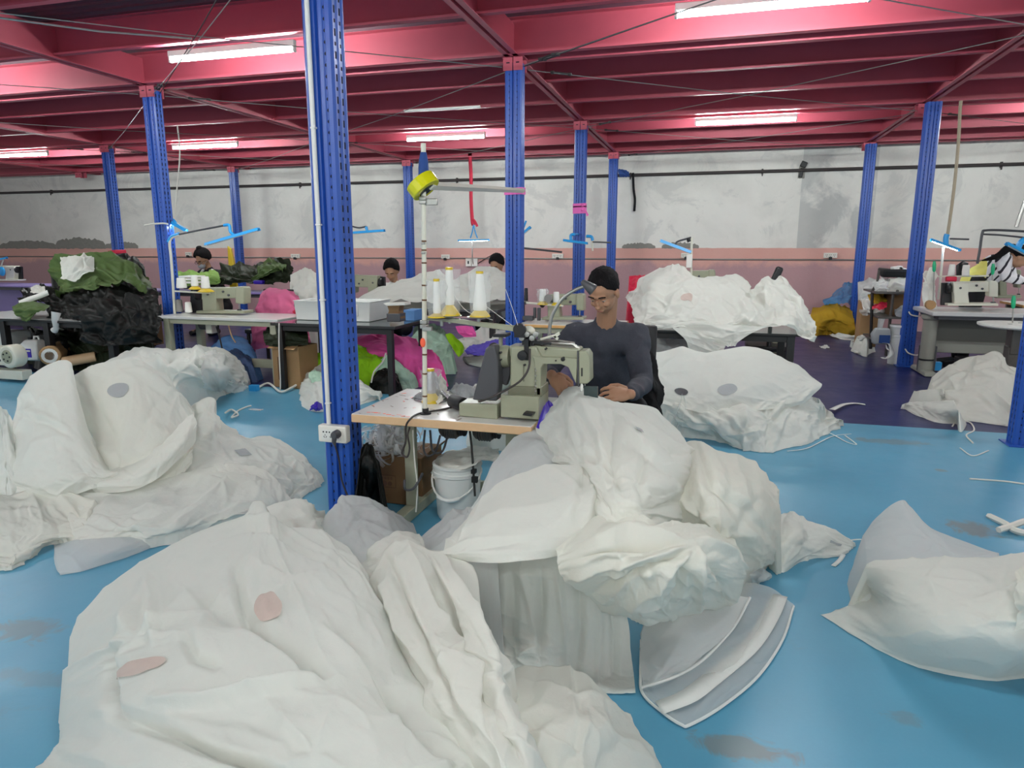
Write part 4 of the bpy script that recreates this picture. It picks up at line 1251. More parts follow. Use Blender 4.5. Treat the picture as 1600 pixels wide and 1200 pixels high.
fabric('foil_bag', [[Y(662, 610, 3.5), Y(668, 586, 3.5), Y(680, 584, 3.5), Y(686, 606, 3.5)], [Y(660, 612, 3.42), Y(668, 596, 3.40), Y(680, 594, 3.4), Y(688, 610, 3.42)], [Z(662, 622, TZ + .004), Z(668, 624, TZ + .004), Z(680, 626, TZ + .004), Z(690, 622, TZ + .004)]], 'foil', 'crinkled silver bag standing at the back of the near table', 'bag', n=(36, 36), seed=211, size=.04, amp=.006, floor=TZ + .002)
c = Z(716, 640, TZ)
rl = thing('tape_reel', 'black roll lying on the near table beside the machine base', 'roll', (c.x, c.y, TZ + .036))
MB().lathe([(.012, -.055), (.034, -.055), (.036, -.05), (.036, .05), (.034, .055), (.012, .055)], (0, 0, 0), 24, 'y', R=rot(z=.9)).build('roll_body', 'black', rl)
MB().lathe([(.0, -.06), (.012, -.06), (.012, .06), (.0, .06)], (0, 0, 0), 14, 'y', R=rot(z=.9)).build('core', 'dark_grey', rl)
# cords
def cord(pts, r, m_, label, n=60, name='cable', cat='cable'):
    return tag(MB().tube(catmull(np.array([tuple(p) for p in pts]), n).tolist(), r, 6).build(name, m_), label, cat)
cord([Y(828, 545, 3.08), Y(826, 575, 3.04), Y(812, 596, 3.03), Y(785, 612, 3.03), Y(760, 624, 3.03), Z(730, 631, TZ + .01), Z(690, 640, TZ + .006), Z(655, 646, TZ + .006), Z(640, 656, TZ + .006), Y(634, 668, 2.965), Y(634, 690, 2.97), Y(628, 708, 2.98), Y(636, 714, 2.98), Y(640, 700, 2.98), Y(637, 680, 2.99), Y(640, 668, 3.02)], .005, 'wire_dark', 'black cable running off the machine and looping below the table edge')
for k, (pts, lab) in enumerate(((((664, 672), (662, 700), (668, 712), (680, 706), (688, 680)), 'grey cable looping under the near motor'), (((672, 672), (676, 704), (690, 706), (697, 690), (700, 672)), 'second grey cable hanging under the near table top'), (((645, 672), (648, 720), (652, 760), (650, 800)), 'white cord hanging along the front table leg'))):
    cord([Y(*p, 3.28 if k < 2 else 3.14) for p in pts], .006 if k < 2 else .004, 'dark_grey' if k < 2 else 'wire_light', lab)
cord([Y(632, 750, 3.15), Y(633, 764, 3.12), Y(645, 764, 3.12), Y(655, 750, 3.15), Y(660, 740, 3.2)], .007, 'dark_grey', 'grey hose end hooked round the front table leg')

# ------------------------------------------------------------------ socket box, plug, conduit on the near post
yc = 3.14 - PD / 2
def C(px, py, d=0.):
    return Y(px, py, yc - d)
a, b_ = C(496, 664, .05), C(541, 694, .05)
bc = (a + b_) / 2
so = thing('socket_box', 'white wall socket box with three outlets fixed to the near blue post', 'socket', (bc.x, yc, bc.z))
wx, hz = b_.x - a.x, a.z - b_.z
MB().box((0, -.025, 0), (wx, .05, hz)).build('box', 'socket', so, bev=.008, seg=3)
MB().box((-.002, -.051, -.002), (wx * .7, .004, hz * .62)).build('socket_plate', 'white_paint', so, bev=.002)
for k in (-1, 0, 1):
    mb = MB()
    for s in (-1, 1):
        mb.lathe([(.0, -.001), (.0042, -.001), (.0042, .002)], (k * .035 - .002 + s * .009, -.053, .012), 10, 'y')
        mb.box((k * .035 - .002 + s * .006, -.053, -.014), (.003, .002, .010), rot(y=.5 * s))
    mb.box((k * .035 - .002, -.053, -.004), (.003, .002, .007))
    mb.build('outlet', 'black', so)
pl = thing('plug', 'dark grey plug with its cable in the right outlet of the socket box', 'plug', Vector((bc.x + .036, yc - .054, bc.z + .008)))
MB().lathe([(.0, -.045), (.016, -.043), (.021, -.03), (.022, 0), (.0, 0)], (0, 0, 0), 18, 'y').build('plug_body', 'dark_grey', pl)
MB().tube([(0, -.03, -.005), (-.003, -.034, -.035), (.0, -.03, -.055)], [.014, .011, .006], 12).build('strain_relief', 'dark_grey', pl)
w0 = Vector(pl.location)
MB().tube(catmull(np.array([tuple(L(p, w0)) for p in (w0 + Vector((0, -.03, -.05)), C(530, 720, .04), C(534, 750, .03), C(545, 780, .03), C(551, 800, .03))]), 30).tolist(), .0045, 6).build('cable', 'wire_dark', pl)
cd = thing('conduit', 'white plastic conduit running up the near blue post from the socket box', 'conduit', (0, 0, 0))
pc = [C(517, 664, .012), C(514, 630, .012), C(505, 500, .012), C(498, 400, .012), C(487, 200, .012), C(475, 0, .012), C(470, -80, .012)]
x0c = sum(p.x for p in pc[:5]) / 5
pc = [Vector((x0c, yc - .012, p.z)) for p in pc]
MB().tube(pc, .0115, 12).build('pipe', 'white_paint', cd)
for z in (pc[1].z, pc[2].z + .1, pc[3].z + .15, pc[4].z):
    MB().box((x0c + .002, yc - .012, z), (.027, .024, .010)).build('clip', 'white_paint', cd, bev=.003)

# ------------------------------------------------------------------ below the table: box, bucket, bags
bo = thing('cardboard_box', 'brown cardboard box under the near table, full of plastic strips', 'box', (-1.64, 3.52, 0))
MB().box((0, 0, .145), (.30, .30, .28)).build('box_body', 'card_dark', bo, bev=.003)
for s, a in ((-1, .5), (1, -.5)):
    MB().box((s * .17, 0, .30), (.1, .3, .004), rot(y=a * 1.5)).build('flap', 'card_dark', bo)
mb = MB()
mb.box((-.06, -.151, .17), (.10, .001, .004)).box((-.06, -.151, .10), (.10, .001, .004)).box((-.11, -.151, .135), (.004, .001, .07)).box((-.01, -.151, .135), (.004, .001, .07))
for k in range(4):
    mb.box((-.09 + k * .018, -.151, .152), (.012, .001, .014))
mb.lathe([(.014, -.0005), (.017, -.0005), (.017, .0005)], (-.08, -.151, .122), 14, 'y').lathe([(.010, -.0005), (.013, -.0005), (.013, .0005)], (-.045, -.151, .122), 14, 'y')
mb.build('printed_marks', 'print_dark', bo, smooth=False)
rs = random.Random(9)
mb = MB()
for k in range(130):      # loops of clear strip stuffed into the box
    c = Vector((-1.70 + rs.gauss(0, .085), 3.42 + rs.uniform(-.08, .08), .35 + rs.gauss(.03, .05)))
    r = rs.uniform(.03, .08)
    Rk = rot(rs.random() * 6, rs.random() * 6, rs.random() * 6)
    arc = rs.uniform(2.5, 6)
    w_ = rs.uniform(.004, .012)
    P1 = [c + Rk @ Vector((r * cos(arc * i / 12), r * sin(arc * i / 12), -w_)) for i in range(13)]
    P2 = [c + Rk @ Vector((r * cos(arc * i / 12) * 1.04, r * sin(arc * i / 12) * 1.04, w_)) for i in range(13)]
    mb.add(P1 + P2, [(i, i + 1, 14 + i, 13 + i) for i in range(12)])
tag(mb.build('plastic_strips', 'film2', angle=180), 'tangle of clear plastic strips spilling from the box under the near table', 'plastic waste', kind='stuff')
fabric('black_bag', [[(565, 702, .42), (572, 692, .44), (580, 696, .42), (590, 720, .36)], [(562, 735, .3), (572, 728, .34), (582, 732, .34), (592, 745, .28)], [(562, 775, .1), (572, 778, .12), (582, 775, .12), (592, 765, .1)]], 'tarp_black', 'black plastic bag between the near post and the cardboard box', 'bag', n=(30, 30), seed=215, size=.06, amp=.008)
c = Z(727, 800, 0)
bk = thing('bucket', 'white plastic bucket with a thick rim and wire handle under the near table', 'bucket', (c.x - .02, 3.32, 0))
MB().lathe([(.0, .003), (.105, 0), (.112, .02), (.125, .24), (.132, .245), (.132, .262), (.127, .266), (.127, .285), (.133, .29), (.133, .30), (.122, .305), (.118, .28), (.0, .28)], n=36).build('bucket_body', 'bucket', bk)
hp = [(.132 * cos(a_) * 1.02, -.132 * abs(sin(a_)) * .9 - .03 * sin(a_), .26 - .12 * sin(a_)) for a_ in [pi * i / 14 for i in range(15)]]
MB().tube(hp, .005, 8).build('handle', 'white_paint', bk)
MB().tube([(x_ * 1.0, y_ * 1.03, z_ - .002) for x_, y_, z_ in hp[5:10]], .011, 10).build('grip', 'bucket', bk)
fabric('plastic_bag', [[Y(676, 735, 3.5), Y(690, 708, 3.5), Y(720, 702, 3.5), Y(760, 696, 3.5), Y(778, 702, 3.5)], [Y(674, 742, 3.3), Y(692, 722, 3.28), Y(722, 716, 3.28), Y(755, 708, 3.28), Y(780, 710, 3.28)], [Y(680, 750, 3.22), Y(698, 742, 3.2), Y(724, 734, 3.2), Y(752, 722, 3.2), Y(780, 718, 3.22)]], 'white', 'white plastic bag draped over the bucket under the near table', 'bag', n=(50, 60), seed=221, size=.06, amp=.008, folds=4, skirt=False)
mb = MB()
for k in range(14):
    x = rs.uniform(-.03, .03)
    mb.tube([(-1.30 + x, 3.35 + rs.uniform(-.02, .02), .30), (-1.28 + x * 3, 3.32, .15), (-1.25 + x * 4 + rs.uniform(-.02, .02), 3.3, .01)], .004, 5)
tag(mb.build('cord_bundle', 'wire_light'), 'bundle of white cords drooping to the floor between box and bucket', 'cord', kind='stuff')
fabric('violet_cloth', [[Y(838, 668, 2.99), Y(850, 632, 3.2), Y(856, 624, 3.3)], [Y(842, 672, 2.97), Y(853, 642, 3.15), Y(862, 630, 3.25)], [Y(845, 680, 2.96), Y(856, 655, 3.1), Y(866, 640, 3.2)]], 'purple_deep', 'strip of violet plastic sheet at the right edge of the near table', 'sheet', n=(20, 20), seed=223, size=.1, amp=.003, skirt=False)
# ------------------------------------------------------------------ back wall fittings
q = Y(800, 280, WALL_Y)
pp = thing('wall_pipe', 'dark pipe running the whole length of the back wall above the pink band', 'pipe', (0, WALL_Y - .05, 2.755))
MB().cyl((X0, 0, 0), (X1, 0, 0), .028, 10).build('pipe', 'wire_dark', pp)
for px in (80, 255, 470, 715, 985, 1190, 1560):
    x = Y(px, 285, WALL_Y).x
    MB().box((x, .03, 0), (.03, .06, .09)).box((x, 0, -.05), (.02, .02, .06)).build('bracket', 'wire_dark', pp)
pc = thing('wall_conduit', 'thin grey cable conduit along the pink part of the back wall', 'conduit', (0, WALL_Y - .015, 1.22))
MB().cyl((X0, 0, 0), (X1, 0, 0), .014, 8).build('conduit_tube', 'steel', pc)
def wall_socket(px, py, label, w_=.22, h_=.09, col='socket'):
    p = Y(px, py, WALL_Y)
    o = thing('wall_socket', label, 'socket', (p.x, WALL_Y, p.z))
    MB().box((0, -.025, 0), (w_, .05, h_)).build('box', col, o, bev=.006)
    mb = MB()
    for k in (-1, 0, 1):
        mb.box((k * w_ * .28 - .012, -.051, .008), (.007, .004, .016)).box((k * w_ * .28 + .012, -.051, .008), (.007, .004, .016)).box((k * w_ * .28, -.051, -.016), (.007, .004, .014))
    mb.build('outlet', 'black', o)
    MB().box((.0, -.06, -h_ * .55), (.05, .05, .05)).build('plug', 'black', o, bev=.004)
wall_socket(463, 400, 'wall socket left of the near post, above the white sack')
wall_socket(697, 401, 'yellowed wall socket right of the thread stand pole', .18)
wall_socket(872, 400, 'wall socket between the two posts behind the gooseneck lamp')
wall_socket(1072, 399, 'yellowed wall socket behind the blue lamp over the white heap', .18)
wall_socket(1297, 399, 'wall socket on the bare wall left of the far right post')
wall_socket(296, 397, 'wall socket above the woman in the face mask', .16)
p = Y(738, 410, WALL_Y)
sb = thing('switch_box', 'white double switch box on the wall under the lit hanging lamp', 'switch', (p.x, WALL_Y, p.z))
for s in (-1, 1):
    MB().box((s * .065, -.03, 0), (.12, .06, .16)).build('box', 'socket', sb, bev=.006)
MB().box((-.065, -.062, 0), (.03, .006, .06)).build('switch', 'black', sb)
cord([Y(738, 376, 12.8), Y(738, 400, 13.1), Y(739, 412, 13.43)], .012, 'wire_light', 'white cord dropping from the lit hanging lamp to the switch box')
cord([Y(746, 412, 13.47), Y(762, 402, 13.48), Y(775, 395, 13.48)], .008, 'wire_dark', 'thin lead curving right from the switch box')
cord([Vector((Y(281, 240, 8.62).x, 8.62, 3.14)), Y(281, 240, 8.62), Y(276, 300, 8.62), Y(273, 340, 8.62)], .010, 'wire_light', 'white cord hanging from the ceiling above the woman in the mask')
# straps and ribbons
def strap(pts, y, wd, m_, label, name='strap', cat='strap', up=(0, 1, 0), hang=0):
    P = [Y(*p, y) for p in pts]
    if hang:
        P = [Vector((P[0].x, P[0].y, hang))] + P
    return tag(ribbon(name, P, wd, m_, up=up), label, cat)
SL = strap(((734, 240), (736, 275), (736, 310), (738, 345), (740, 352)), 12.8, .07, 'strap_red', 'red strap holding up the lit lamp in the middle of the hall', hang=3.12)
strap(((738, 342), (742, 346), (746, 354)), 12.76, .045, 'strap_red', 'short loose end of the red strap')
strap(((989, 270), (990, 295), (992, 312), (991, 330)), 13.42, .045, 'jacket', 'black strap hanging from the wall pipe beside the far post')
strap(((1500, 172), (1497, 230), (1490, 300), (1482, 358), (1480, 368)), 9.6, .036, 'webbing', 'beige strap hanging from a red joist above the lit lamp on the right', hang=3.12)
p = Y(1252, 270, 13.45)
tag(MB().box(p, (.06, .03, .16), rot(y=.15)).box(p + Vector((.03, 0, .14)), (.1, .03, .1), rot(y=.4)).build('wall_hook', 'black', bev=.01), 'black hook with a rag on the bare wall under the pipe', 'hook')
fabric('cloth_bundle', [[Y(966, 266, 12.9), Y(975, 264, 12.85), Y(983, 268, 12.85)], [Y(966, 272, 12.8), Y(975, 271, 12.75), Y(984, 274, 12.8)], [Y(967, 277, 12.85), Y(975, 278, 12.8), Y(984, 277, 12.85)]], 'blue_cloth', 'navy cloth bundle hung on the pipe beside the far post', 'cloth', n=(20, 20), seed=301, size=.1, amp=.02, skirt=False)
def tie(post_xy, z, h, label, tail=None):
    x, y = post_xy
    o = thing('ribbon_tie', label, 'ribbon', (x, y, z))
    w_, d = PW / 2 + .006, PD / 2 + .006
    ringp = [(-w_, -d), (w_, -d), (w_, d), (-w_, d)]
    MB().rings([[(a, b, -h / 2 + .004 * i) for i, (a, b) in enumerate(ringp)], [(a, b, h / 2 + .006 * i) for i, (a, b) in enumerate(ringp)]], cap=False).build('band', 'pinktie', o, smooth=False)
    MB().ell((w_ * .6, -d - .012, 0), (.022, .014, .02)).build('knot', 'pinktie', o)
    if tail:
        sheet('tail', np.array([[(w_ * .6, -d - .02, .01), (w_ * .6, -d - .02, -.02)], [(w_ + .03, -d - .02, -.02), (w_ + .02, -d - .02, -.05)], [(w_ + .06, -d - .02, -.07), (w_ + .03, -d - .02, -.09)]]), 'pinktie', o)
tie((-1.83, 6.45), Y(807, 299, 6.38).z, .06, 'pink ribbon binding the tie arm to the second post')
tie((-1.83, 9.75), Y(907, 328, 9.68).z, .10, 'pink ribbon with a loose tail on the post behind the man', True)
tie((-1.83, 9.75), Y(907, 321, 9.68).z, .05, 'upper turn of pink ribbon on the post behind the man')
cord([Y(226, 352, 6.36), Y(240, 350, 6.36), Y(255, 349, 6.36), Y(262, 350, 6.34)], .01, 'wire_light', 'pale cord tied round the left post at lamp height')

# ------------------------------------------------------------------ work lamps
def work_lamp(a, b_, y, label, lit=False, arms=(), w_=.06, tilt=0.):
    A, B = Y(*a, y), Y(*b_, y)
    c = (A + B) / 2
    o = thing('work_lamp', label, 'lamp', c)
    u = (B - A).normalized()
    side = u.cross(Vector((0, 0, 1))).normalized() * w_ / 2
    up = side.cross(u).normalized()
    up = up if up.z > 0 else -up
    h = .030
    prof = [(-1, 0), (-.6, 1), (.6, 1), (1, 0), (.8, 0), (.5, .75), (-.5, .75), (-.8, 0)]
    MB().rings([[L(P_ + side * a_ + up * h * b2, c) for a_, b2 in prof] for P_ in (A, B)]).build('lamp_shade', 'lamp_blue', o, smooth=False)
    MB().cyl(L(A + u * .03 + up * .008, c), L(B - u * .03 + up * .008, c), .013, 10).build('tube', 'lamp_tube' if lit else 'white_paint', o)
    for k, (pts, r, m_) in enumerate(arms):
        MB().tube(catmull(np.array([tuple(L(Y(p[0], p[1], y + (p[2] if len(p) > 2 else .03)), c)) for p in pts]), 4 * len(pts)).tolist(), r, 8).build('arm', m_, o)
    return o
work_lamp((322, 384), (405, 360), 6.3, 'blue work lamp slanting up to the right over the white sewing table', False, [(((273, 490), (270, 440), (267, 400), (265, 380), (268, 372), (280, 367)), .014, 'machine_light'), (((263, 378), (268, 370), (280, 365)), .018, 'lamp_blue'), (((280, 366), (320, 358), (352, 352)), .010, 'dark_grey'), (((350, 352), (358, 352), (360, 362), (366, 368)), .016, 'lamp_blue')])
work_lamp((262, 346), (291, 362), 6.5, 'lit lamp end shining beside the left post', True, [(((262, 346), (270, 343), (276, 350)), .012, 'lamp_blue')])
work_lamp((545, 366), (601, 362), 8.0, 'blue work lamp right behind the near post', False, [(((545, 352), (560, 356), (572, 354)), .010, 'dark_grey'), (((545, 352), (543, 420), (542, 476)), .012, 'machine_light'), (((572, 354), (574, 362)), .018, 'lamp_blue')])
work_lamp((716, 377), (764, 376), 12.78, 'lit work lamp hanging on the red strap', True, [(((740, 350), (738, 362), (735, 372)), .012, 'lamp_blue'), (((740, 352), (743, 364), (746, 372)), .012, 'lamp_blue')])
work_lamp((812, 372), (830, 356), 8.6, 'blue lamp end showing right of the second post', False, [(((812, 372), (822, 345)), .012, 'lamp_blue'), (((812, 365), (811, 450), (810, 590)), .014, 'machine_light')])
work_lamp((880, 377), (918, 382), 9.0, 'grey and blue lamp left of the post behind the man', False, [(((893, 378), (892, 368), (898, 366)), .020, 'lamp_blue'), (((898, 366), (900, 366, .4), (904, 366, .72)), .012, 'lamp_blue'), (((916, 369), (924, 370), (926, 376)), .02, 'lamp_blue'), (((926, 378), (955, 379)), .010, 'steel'), (((925, 374), (926, 392)), .012, 'machine_light')])
work_lamp((1031, 378), (1079, 396), 7.6, 'blue work lamp slanting down to the right over the heap on the table', False, [(((1056, 386), (1058, 378), (1080, 371)), .010, 'dark_grey'), (((1081, 371), (1080, 412), (1080, 482)), .012, 'machine_light'), (((1075, 372), (1077, 378)), .02, 'black')])
work_lamp((1453, 376), (1500, 393), 9.5, 'lit work lamp with blue shade right of the desk post', True, [(((1478, 384), (1478, 372), (1480, 366)), .03, 'lamp_blue'), (((1484, 373), (1514, 374)), .010, 'dark_grey'), (((1474, 386), (1470, 430), (1466, 468)), .014, 'machine_light')])
work_lamp((1571, 382), (1640, 418), 8.3, 'bright blue lamp shade over the striped woman, cut by the right edge', False, [(((1590, 388), (1600, 375), (1640, 360)), .03, 'lamp_blue')], .09)
cord([Y(1527, 412, 8.9), Y(1531, 390, 8.9), Y(1535, 364, 8.9), Y(1541, 360, 8.9), Y(1570, 360, 8.9), Y(1640, 364, 8.9)], .014, 'dark_grey', 'grey lamp pole bending over to the right above the striped woman', name='lamp_pole', cat='pole')
cord([Y(1536, 366, 8.92), Y(1570, 368, 8.92), Y(1640, 376, 8.92)], .011, 'dark_grey', 'second thin bar below the bent lamp pole', name='lamp_pole', cat='pole')
cord([Y(1588, 355, 8.6), Y(1600, 320, 8.6), Y(1612, 290, 8.6)], .02, 'steel', 'slanting grey rod at the right edge above the lamps', name='lamp_pole', cat='pole')

# ------------------------------------------------------------------ generic tables and machines
def table(name, label, x0, x1, y0, y1, z, top, edge, leg, legs=None, th=.03, lw=.045, panel=None):
    c = Vector(((x0 + x1) / 2, (y0 + y1) / 2, 0))
    o = thing(name, label, 'table', c)
    hx, hy = (x1 - x0) / 2, (y1 - y0) / 2
    MB().box((0, 0, z - th / 2 - .001), (2 * hx, 2 * hy, th - .002)).build('edge_band', edge, o, bev=.004)
    MB().box((0, 0, z - .0015), (2 * hx - .004, 2 * hy - .004, .003)).build('tabletop', top, o, bev=.001)
    for sx in (-1, 1):
        for sy in (-1, 1):
            MB().box((sx * (hx - .08), sy * (hy - .06), (z - th) / 2), (lw, lw, z - th)).build('leg', leg, o, bev=.003)
    for sy in (-1, 1):
        MB().box((0, sy * (hy - .06), z - th - .03), (2 * hx - .16, .025, .05)).build('apron_rail', leg, o, bev=.002)
    if panel:
        MB().box((0, hy - .1, z - .3), (2 * hx - .1, .02, .5)).build('back_panel', panel, o, bev=.002)
    return o
def machine(x0, y0, x1, y1, y, label, m_='machine', guard=True, depth=.13):
    """lockstitch machine in the pixel box: hand wheel end x0, needle end x1, top y0, table row y1"""
    c = Y((x0 + x1) / 2, y1, y)
    o = thing('sewing_machine', label, 'sewing machine', c)
    P = lambda u, v: (x0 + (x1 - x0) * u, y0 + (y1 - y0) * v)
    def part(name, uv, mm, dy=0, dd=depth, bev=.01, parent=None):
        b = MB()
        slab(b, [P(*q_) for q_ in uv], y + dy, dd, c)
        return b.build(name, mm, parent or o, bev=bev, seg=3)
    part('bed', [(.12, .90), (1, .90), (1, 1), (.12, 1)], m_, -.02, depth + .04, .006)
    part('column', [(.22, .12), (.50, .10), (.48, .55), (.50, .92), (.24, .92)], m_)
    part('arm', [(.22, .06), (.9, .04), (1, .1), (1, .44), (.46, .46), (.22, .5)], m_, .005, depth - .01)
    h = part('head', [(.84, .02), (.98, .03), (1.0, .12), (1.0, .66), (.84, .64)], m_, -.012, depth, .012)
    part('needle_bar', [(.905, .6), (.925, .6), (.925, .9), (.905, .9)], 'steel', .05, .012, .002, h)
    part('presser_foot', [(.88, .84), (.95, .84), (.97, .9), (.87, .9)], 'dark_grey', .04, .03, .002, h)
    s = abs((Y(*P(.0, .3), y) - Y(*P(.15, .3), y)).x)
    w_ = MB().lathe([(.0, -.02), (.05, -.02), (.062, -.008), (.062, .008), (.05, .02), (.0, .02)], L(Y(*P(.13, .30), y + .06), c), 20, 'x').build('hand_wheel', 'black', o)
    if guard:
        part('belt_guard', [(.02, .1), (.2, .08), (.22, .96), (.0, .98)], 'black', .09, .04, .006)
    for (u, v) in ((.34, .3), (.62, .2), (.72, .33)):
        MB().lathe([(.0, -.012), (.012, -.01), (.012, .01)], L(Y(*P(u, v), y), c), 10, 'y').build('knob', 'dark_grey', o)
    return o
def shelf_bar(a, b_, y, label, r=.010):
    return tag(MB().tube([Y(*a, y), Y(*b_, y)], r, 6).build('spool_rail', 'machine_light'), label, 'rail')
def px_cone(px, py0, py1, y, label, wpx, base=None, m_='thread', group=None, cap=False, sleeve=False):
    p0, p1 = Y(px, py1, y), Y(px, py0, y)
    ppm = abs(Y(px + 10, py1, y).x - Y(px, py1, y).x) / 10
    r = wpx * ppm / 2
    h = p1.z - p0.z
    return cone((p0.x, p0.y, p0.z), label, h, r, r * .8 if not base else r * .85, (base or 0) * ppm / 2, h * .22 if base else 0, sleeve, group, m_, 0, cap)

# white sewing table, left of the near post
T1Z = .705
table('sewing_table', 'long white-topped sewing table with cones and a machine, right of the left post', -5.75, -4.26, 6.12, 6.72, T1Z, 'lam_white', 'lam_grey', 'leg_green', lw=.07)
tag(MB().box((-4.6, 6.35, .2), (.9, .05, .09)).build('stretcher_beam', 'leg_green'), 'grey-green foot beam under the white sewing table', 'beam')
machine(296, 447, 381, 490, 6.42, 'grey-green machine with a black belt guard on the white sewing table')
shelf_bar((274, 455), (328, 458), 6.3, 'pale rail of the cone stand on the white sewing table')
px_cone(284, 434, 450, 6.3, 'stubby white cone at the left end of the rail over the white table', 13)
px_cone(305, 430, 452, 6.3, 'white cone on a deep yellow base over the white table', 9, 16)
px_cone(322, 432, 456, 6.3, 'white cone on a wide yellow dish nearest the machine arm on the white table', 11, 21)
px_cone(281, 468, 487, 6.36, 'grey thread cone standing on the white sewing table', 9, None, 'thread_grey')
px_cone(295, 472, 488, 6.34, 'white thread cone standing on the white sewing table beside the grey one', 9)
tag(MB().box(Y(300, 432, 6.55), (.2, .2, .02)).box(Y(300, 436, 6.55), (.22, .2, .02)).box(Y(299, 441, 6.55), (.22, .22, .02)).build('folded_sheets', 'thread', bev=.006), 'small stack of folded white sheets behind the cones', 'cloth')
motor2 = thing('table_motor', 'pale motor unit slung under the white sewing table', 'motor', Y(330, 505, 6.4))
MB().box((0, 0, -.03), (.08, .1, .16)).build('housing', 'machine_light', motor2, bev=.008)
MB().lathe([(.0, -.06), (.06, -.05), (.06, .05), (.0, .06)], (-.12, .05, -.02), 16, 'x').build('motor_drum', 'motor', motor2)
cord([Y(338, 510, 6.35), Y(345, 535, 6.3), Y(350, 560, 6.25)], .008, 'wire_dark', 'thin treadle rod hanging under the white sewing table', name='treadle_rod', cat='rod')
cord([Y(357, 508, 6.35), Y(362, 525, 6.33), Y(368, 535, 6.3)], .007, 'wood_edge', 'short tan rod under the white sewing table', name='treadle_rod', cat='rod')
# glossy black table
table('side_table', 'black steel table with a glossy dark top behind the near post', -4.25, -2.88, 5.98, 6.85, .69, 'glass_top', 'black_steel', 'black_steel', lw=.055)
tb = thing('plastic_tub', 'whitish clear plastic tub on the glossy black table', 'tub', (-3.72, 6.5, .692))
mb = MB()
oR, iR = [(-.42, -.22), (.42, -.22), (.42, .22), (-.42, .22)], [(-.405, -.205), (.405, -.205), (.405, .205), (-.405, .205)]
mb.rings([[(x, y, 0) for x, y in oR], [(x * 1.04, y * 1.04, .19) for x, y in oR], [(x * 1.07, y * 1.07, .2) for x, y in oR], [(x * 1.0, y * 1.0, .2) for x, y in iR], [(x * .98, y * .98, .01) for x, y in iR]], cap=True)
mb.build('tub_body', 'bucket', tb, bev=.006)
MB().box((.1, -.225, .11), (.4, .01, .11)).build('front_recess', 'lam_grey', tb, bev=.004)
dp = thing('tape_dispenser', 'brown and grey vase-shaped dispenser at the front of the glossy black table', 'dispenser', Y(613, 503, 6.12))
p0 = Y(613, 503, 6.12)
b = MB()
slab(b, [(603, 496), (605, 503), (625, 503), (626, 496), (622, 487), (625, 476), (604, 476), (607, 486)], 6.1, .12, p0)
b.build('dispenser_body', 'card_dark', dp, bev=.01)
b = MB()
slab(b, [(598, 474), (632, 473), (633, 477), (604, 478)], 6.09, .14, p0)
b.build('top_plate', 'wire_light', dp, bev=.003)
b = MB()
slab(b, [(603.5, 490), (625, 490), (625.5, 503), (604.5, 503)], 6.095, .13, p0)
b.build('grey_base', 'dark_grey', dp, bev=.006)
tag(MB().box(Vector((Y(645, 483, 6.6).x, 6.6, .69 + .056)), (.12, .2, .11)).build('carton', 'sky', bev=.005), 'small blue and white carton on the glossy black table', 'box')
# chair with rose blanket, sack, box
ch = thing('chair', 'dark chair under a rose blanket behind the white sewing table', 'chair', Y(430, 610, 7.2) * 1)
ch.location.z = 0
MB().box((0, 0, .45), (.44, .42, .05)).build('seat', 'black', ch, bev=.01)
MB().box((.0, .2, .72), (.42, .03, .42)).build('backrest', 'black', ch, bev=.01)
for sx in (-1, 1):
    for sy in (-1, 1):
        MB().box((sx * .19, sy * .18, .215), (.03, .03, .43)).build('leg', 'black_steel', ch)
fabric('blanket', [[(410, 457, 7.2), (425, 453, 7.25), (450, 455, 7.25), (466, 460, 7.2)], [(404, 470, 6.95), (422, 462, 6.95), (452, 464, 6.95), (470, 475, 6.95)], [(400, 490, 6.9), (420, 490, 6.86), (452, 490, 6.86), (474, 492, 6.9)], [(393, 520, 6.88), (415, 515, 6.85), (455, 515, 6.85), (482, 520, 6.9)], [(392, 556, 6.88), (405, 545, 6.86), (462, 540, 6.86), (490, 545, 6.9)]], 'rose', 'rose pink printed blanket draped over a chair behind the white sewing table', 'blanket', n=(60, 60), seed=311, size=.2, amp=.022, skirt=False)
bl = [o_ for o_ in bpy.data.objects if o_.name.startswith('blanket')][0]
patch('printed_figure', bl, 463, 475, .06, .05, 'wire_dark', .5, label='dark printed ornament')
patch('printed_figure', bl, 461, 488, .05, .03, 'strap_red', .2, label='red printed ornament')
fabric('sack', [[(456, 432, 8.2), (470, 424, 8.2), (483, 420, 8.2), (496, 432, 8.2), (505, 440, 8.2)], [(455, 455, 7.9), (470, 448, 7.85), (485, 446, 7.85), (498, 455, 7.9), (506, 460, 7.9)], [(458, 480, 7.8), (472, 478, 7.7), (487, 478, 7.7), (500, 480, 7.8), (507, 482, 7.9)], [(468, 520, 7.7), (478, 520, 7.65), (490, 520, 7.65), (500, 520, 7.7), (507, 522, 7.8)]], 'white', 'white woven sack standing between the purple table and the near post', 'sack', n=(50, 40), seed=313, size=.16, amp=.03)
bx2 = thing('cardboard_box', 'tall brown cardboard box under the table edge beside the near post', 'box', (-4.16, 6.25, 0), -.12)
MB().box((0, 0, .22), (.34, .30, .44)).build('box_body', 'card', bx2, bev=.004)
MB().box((-.1, -.151, .2), (.012, .001, .24)).box((-.08, -.151, .22), (.008, .001, .2)).build('printed_marks', 'print_dark', bx2, smooth=False)
MB().box((0, -.17, .44), (.34, .1, .004), rot(x=.5)).build('flap', 'card', bx2)
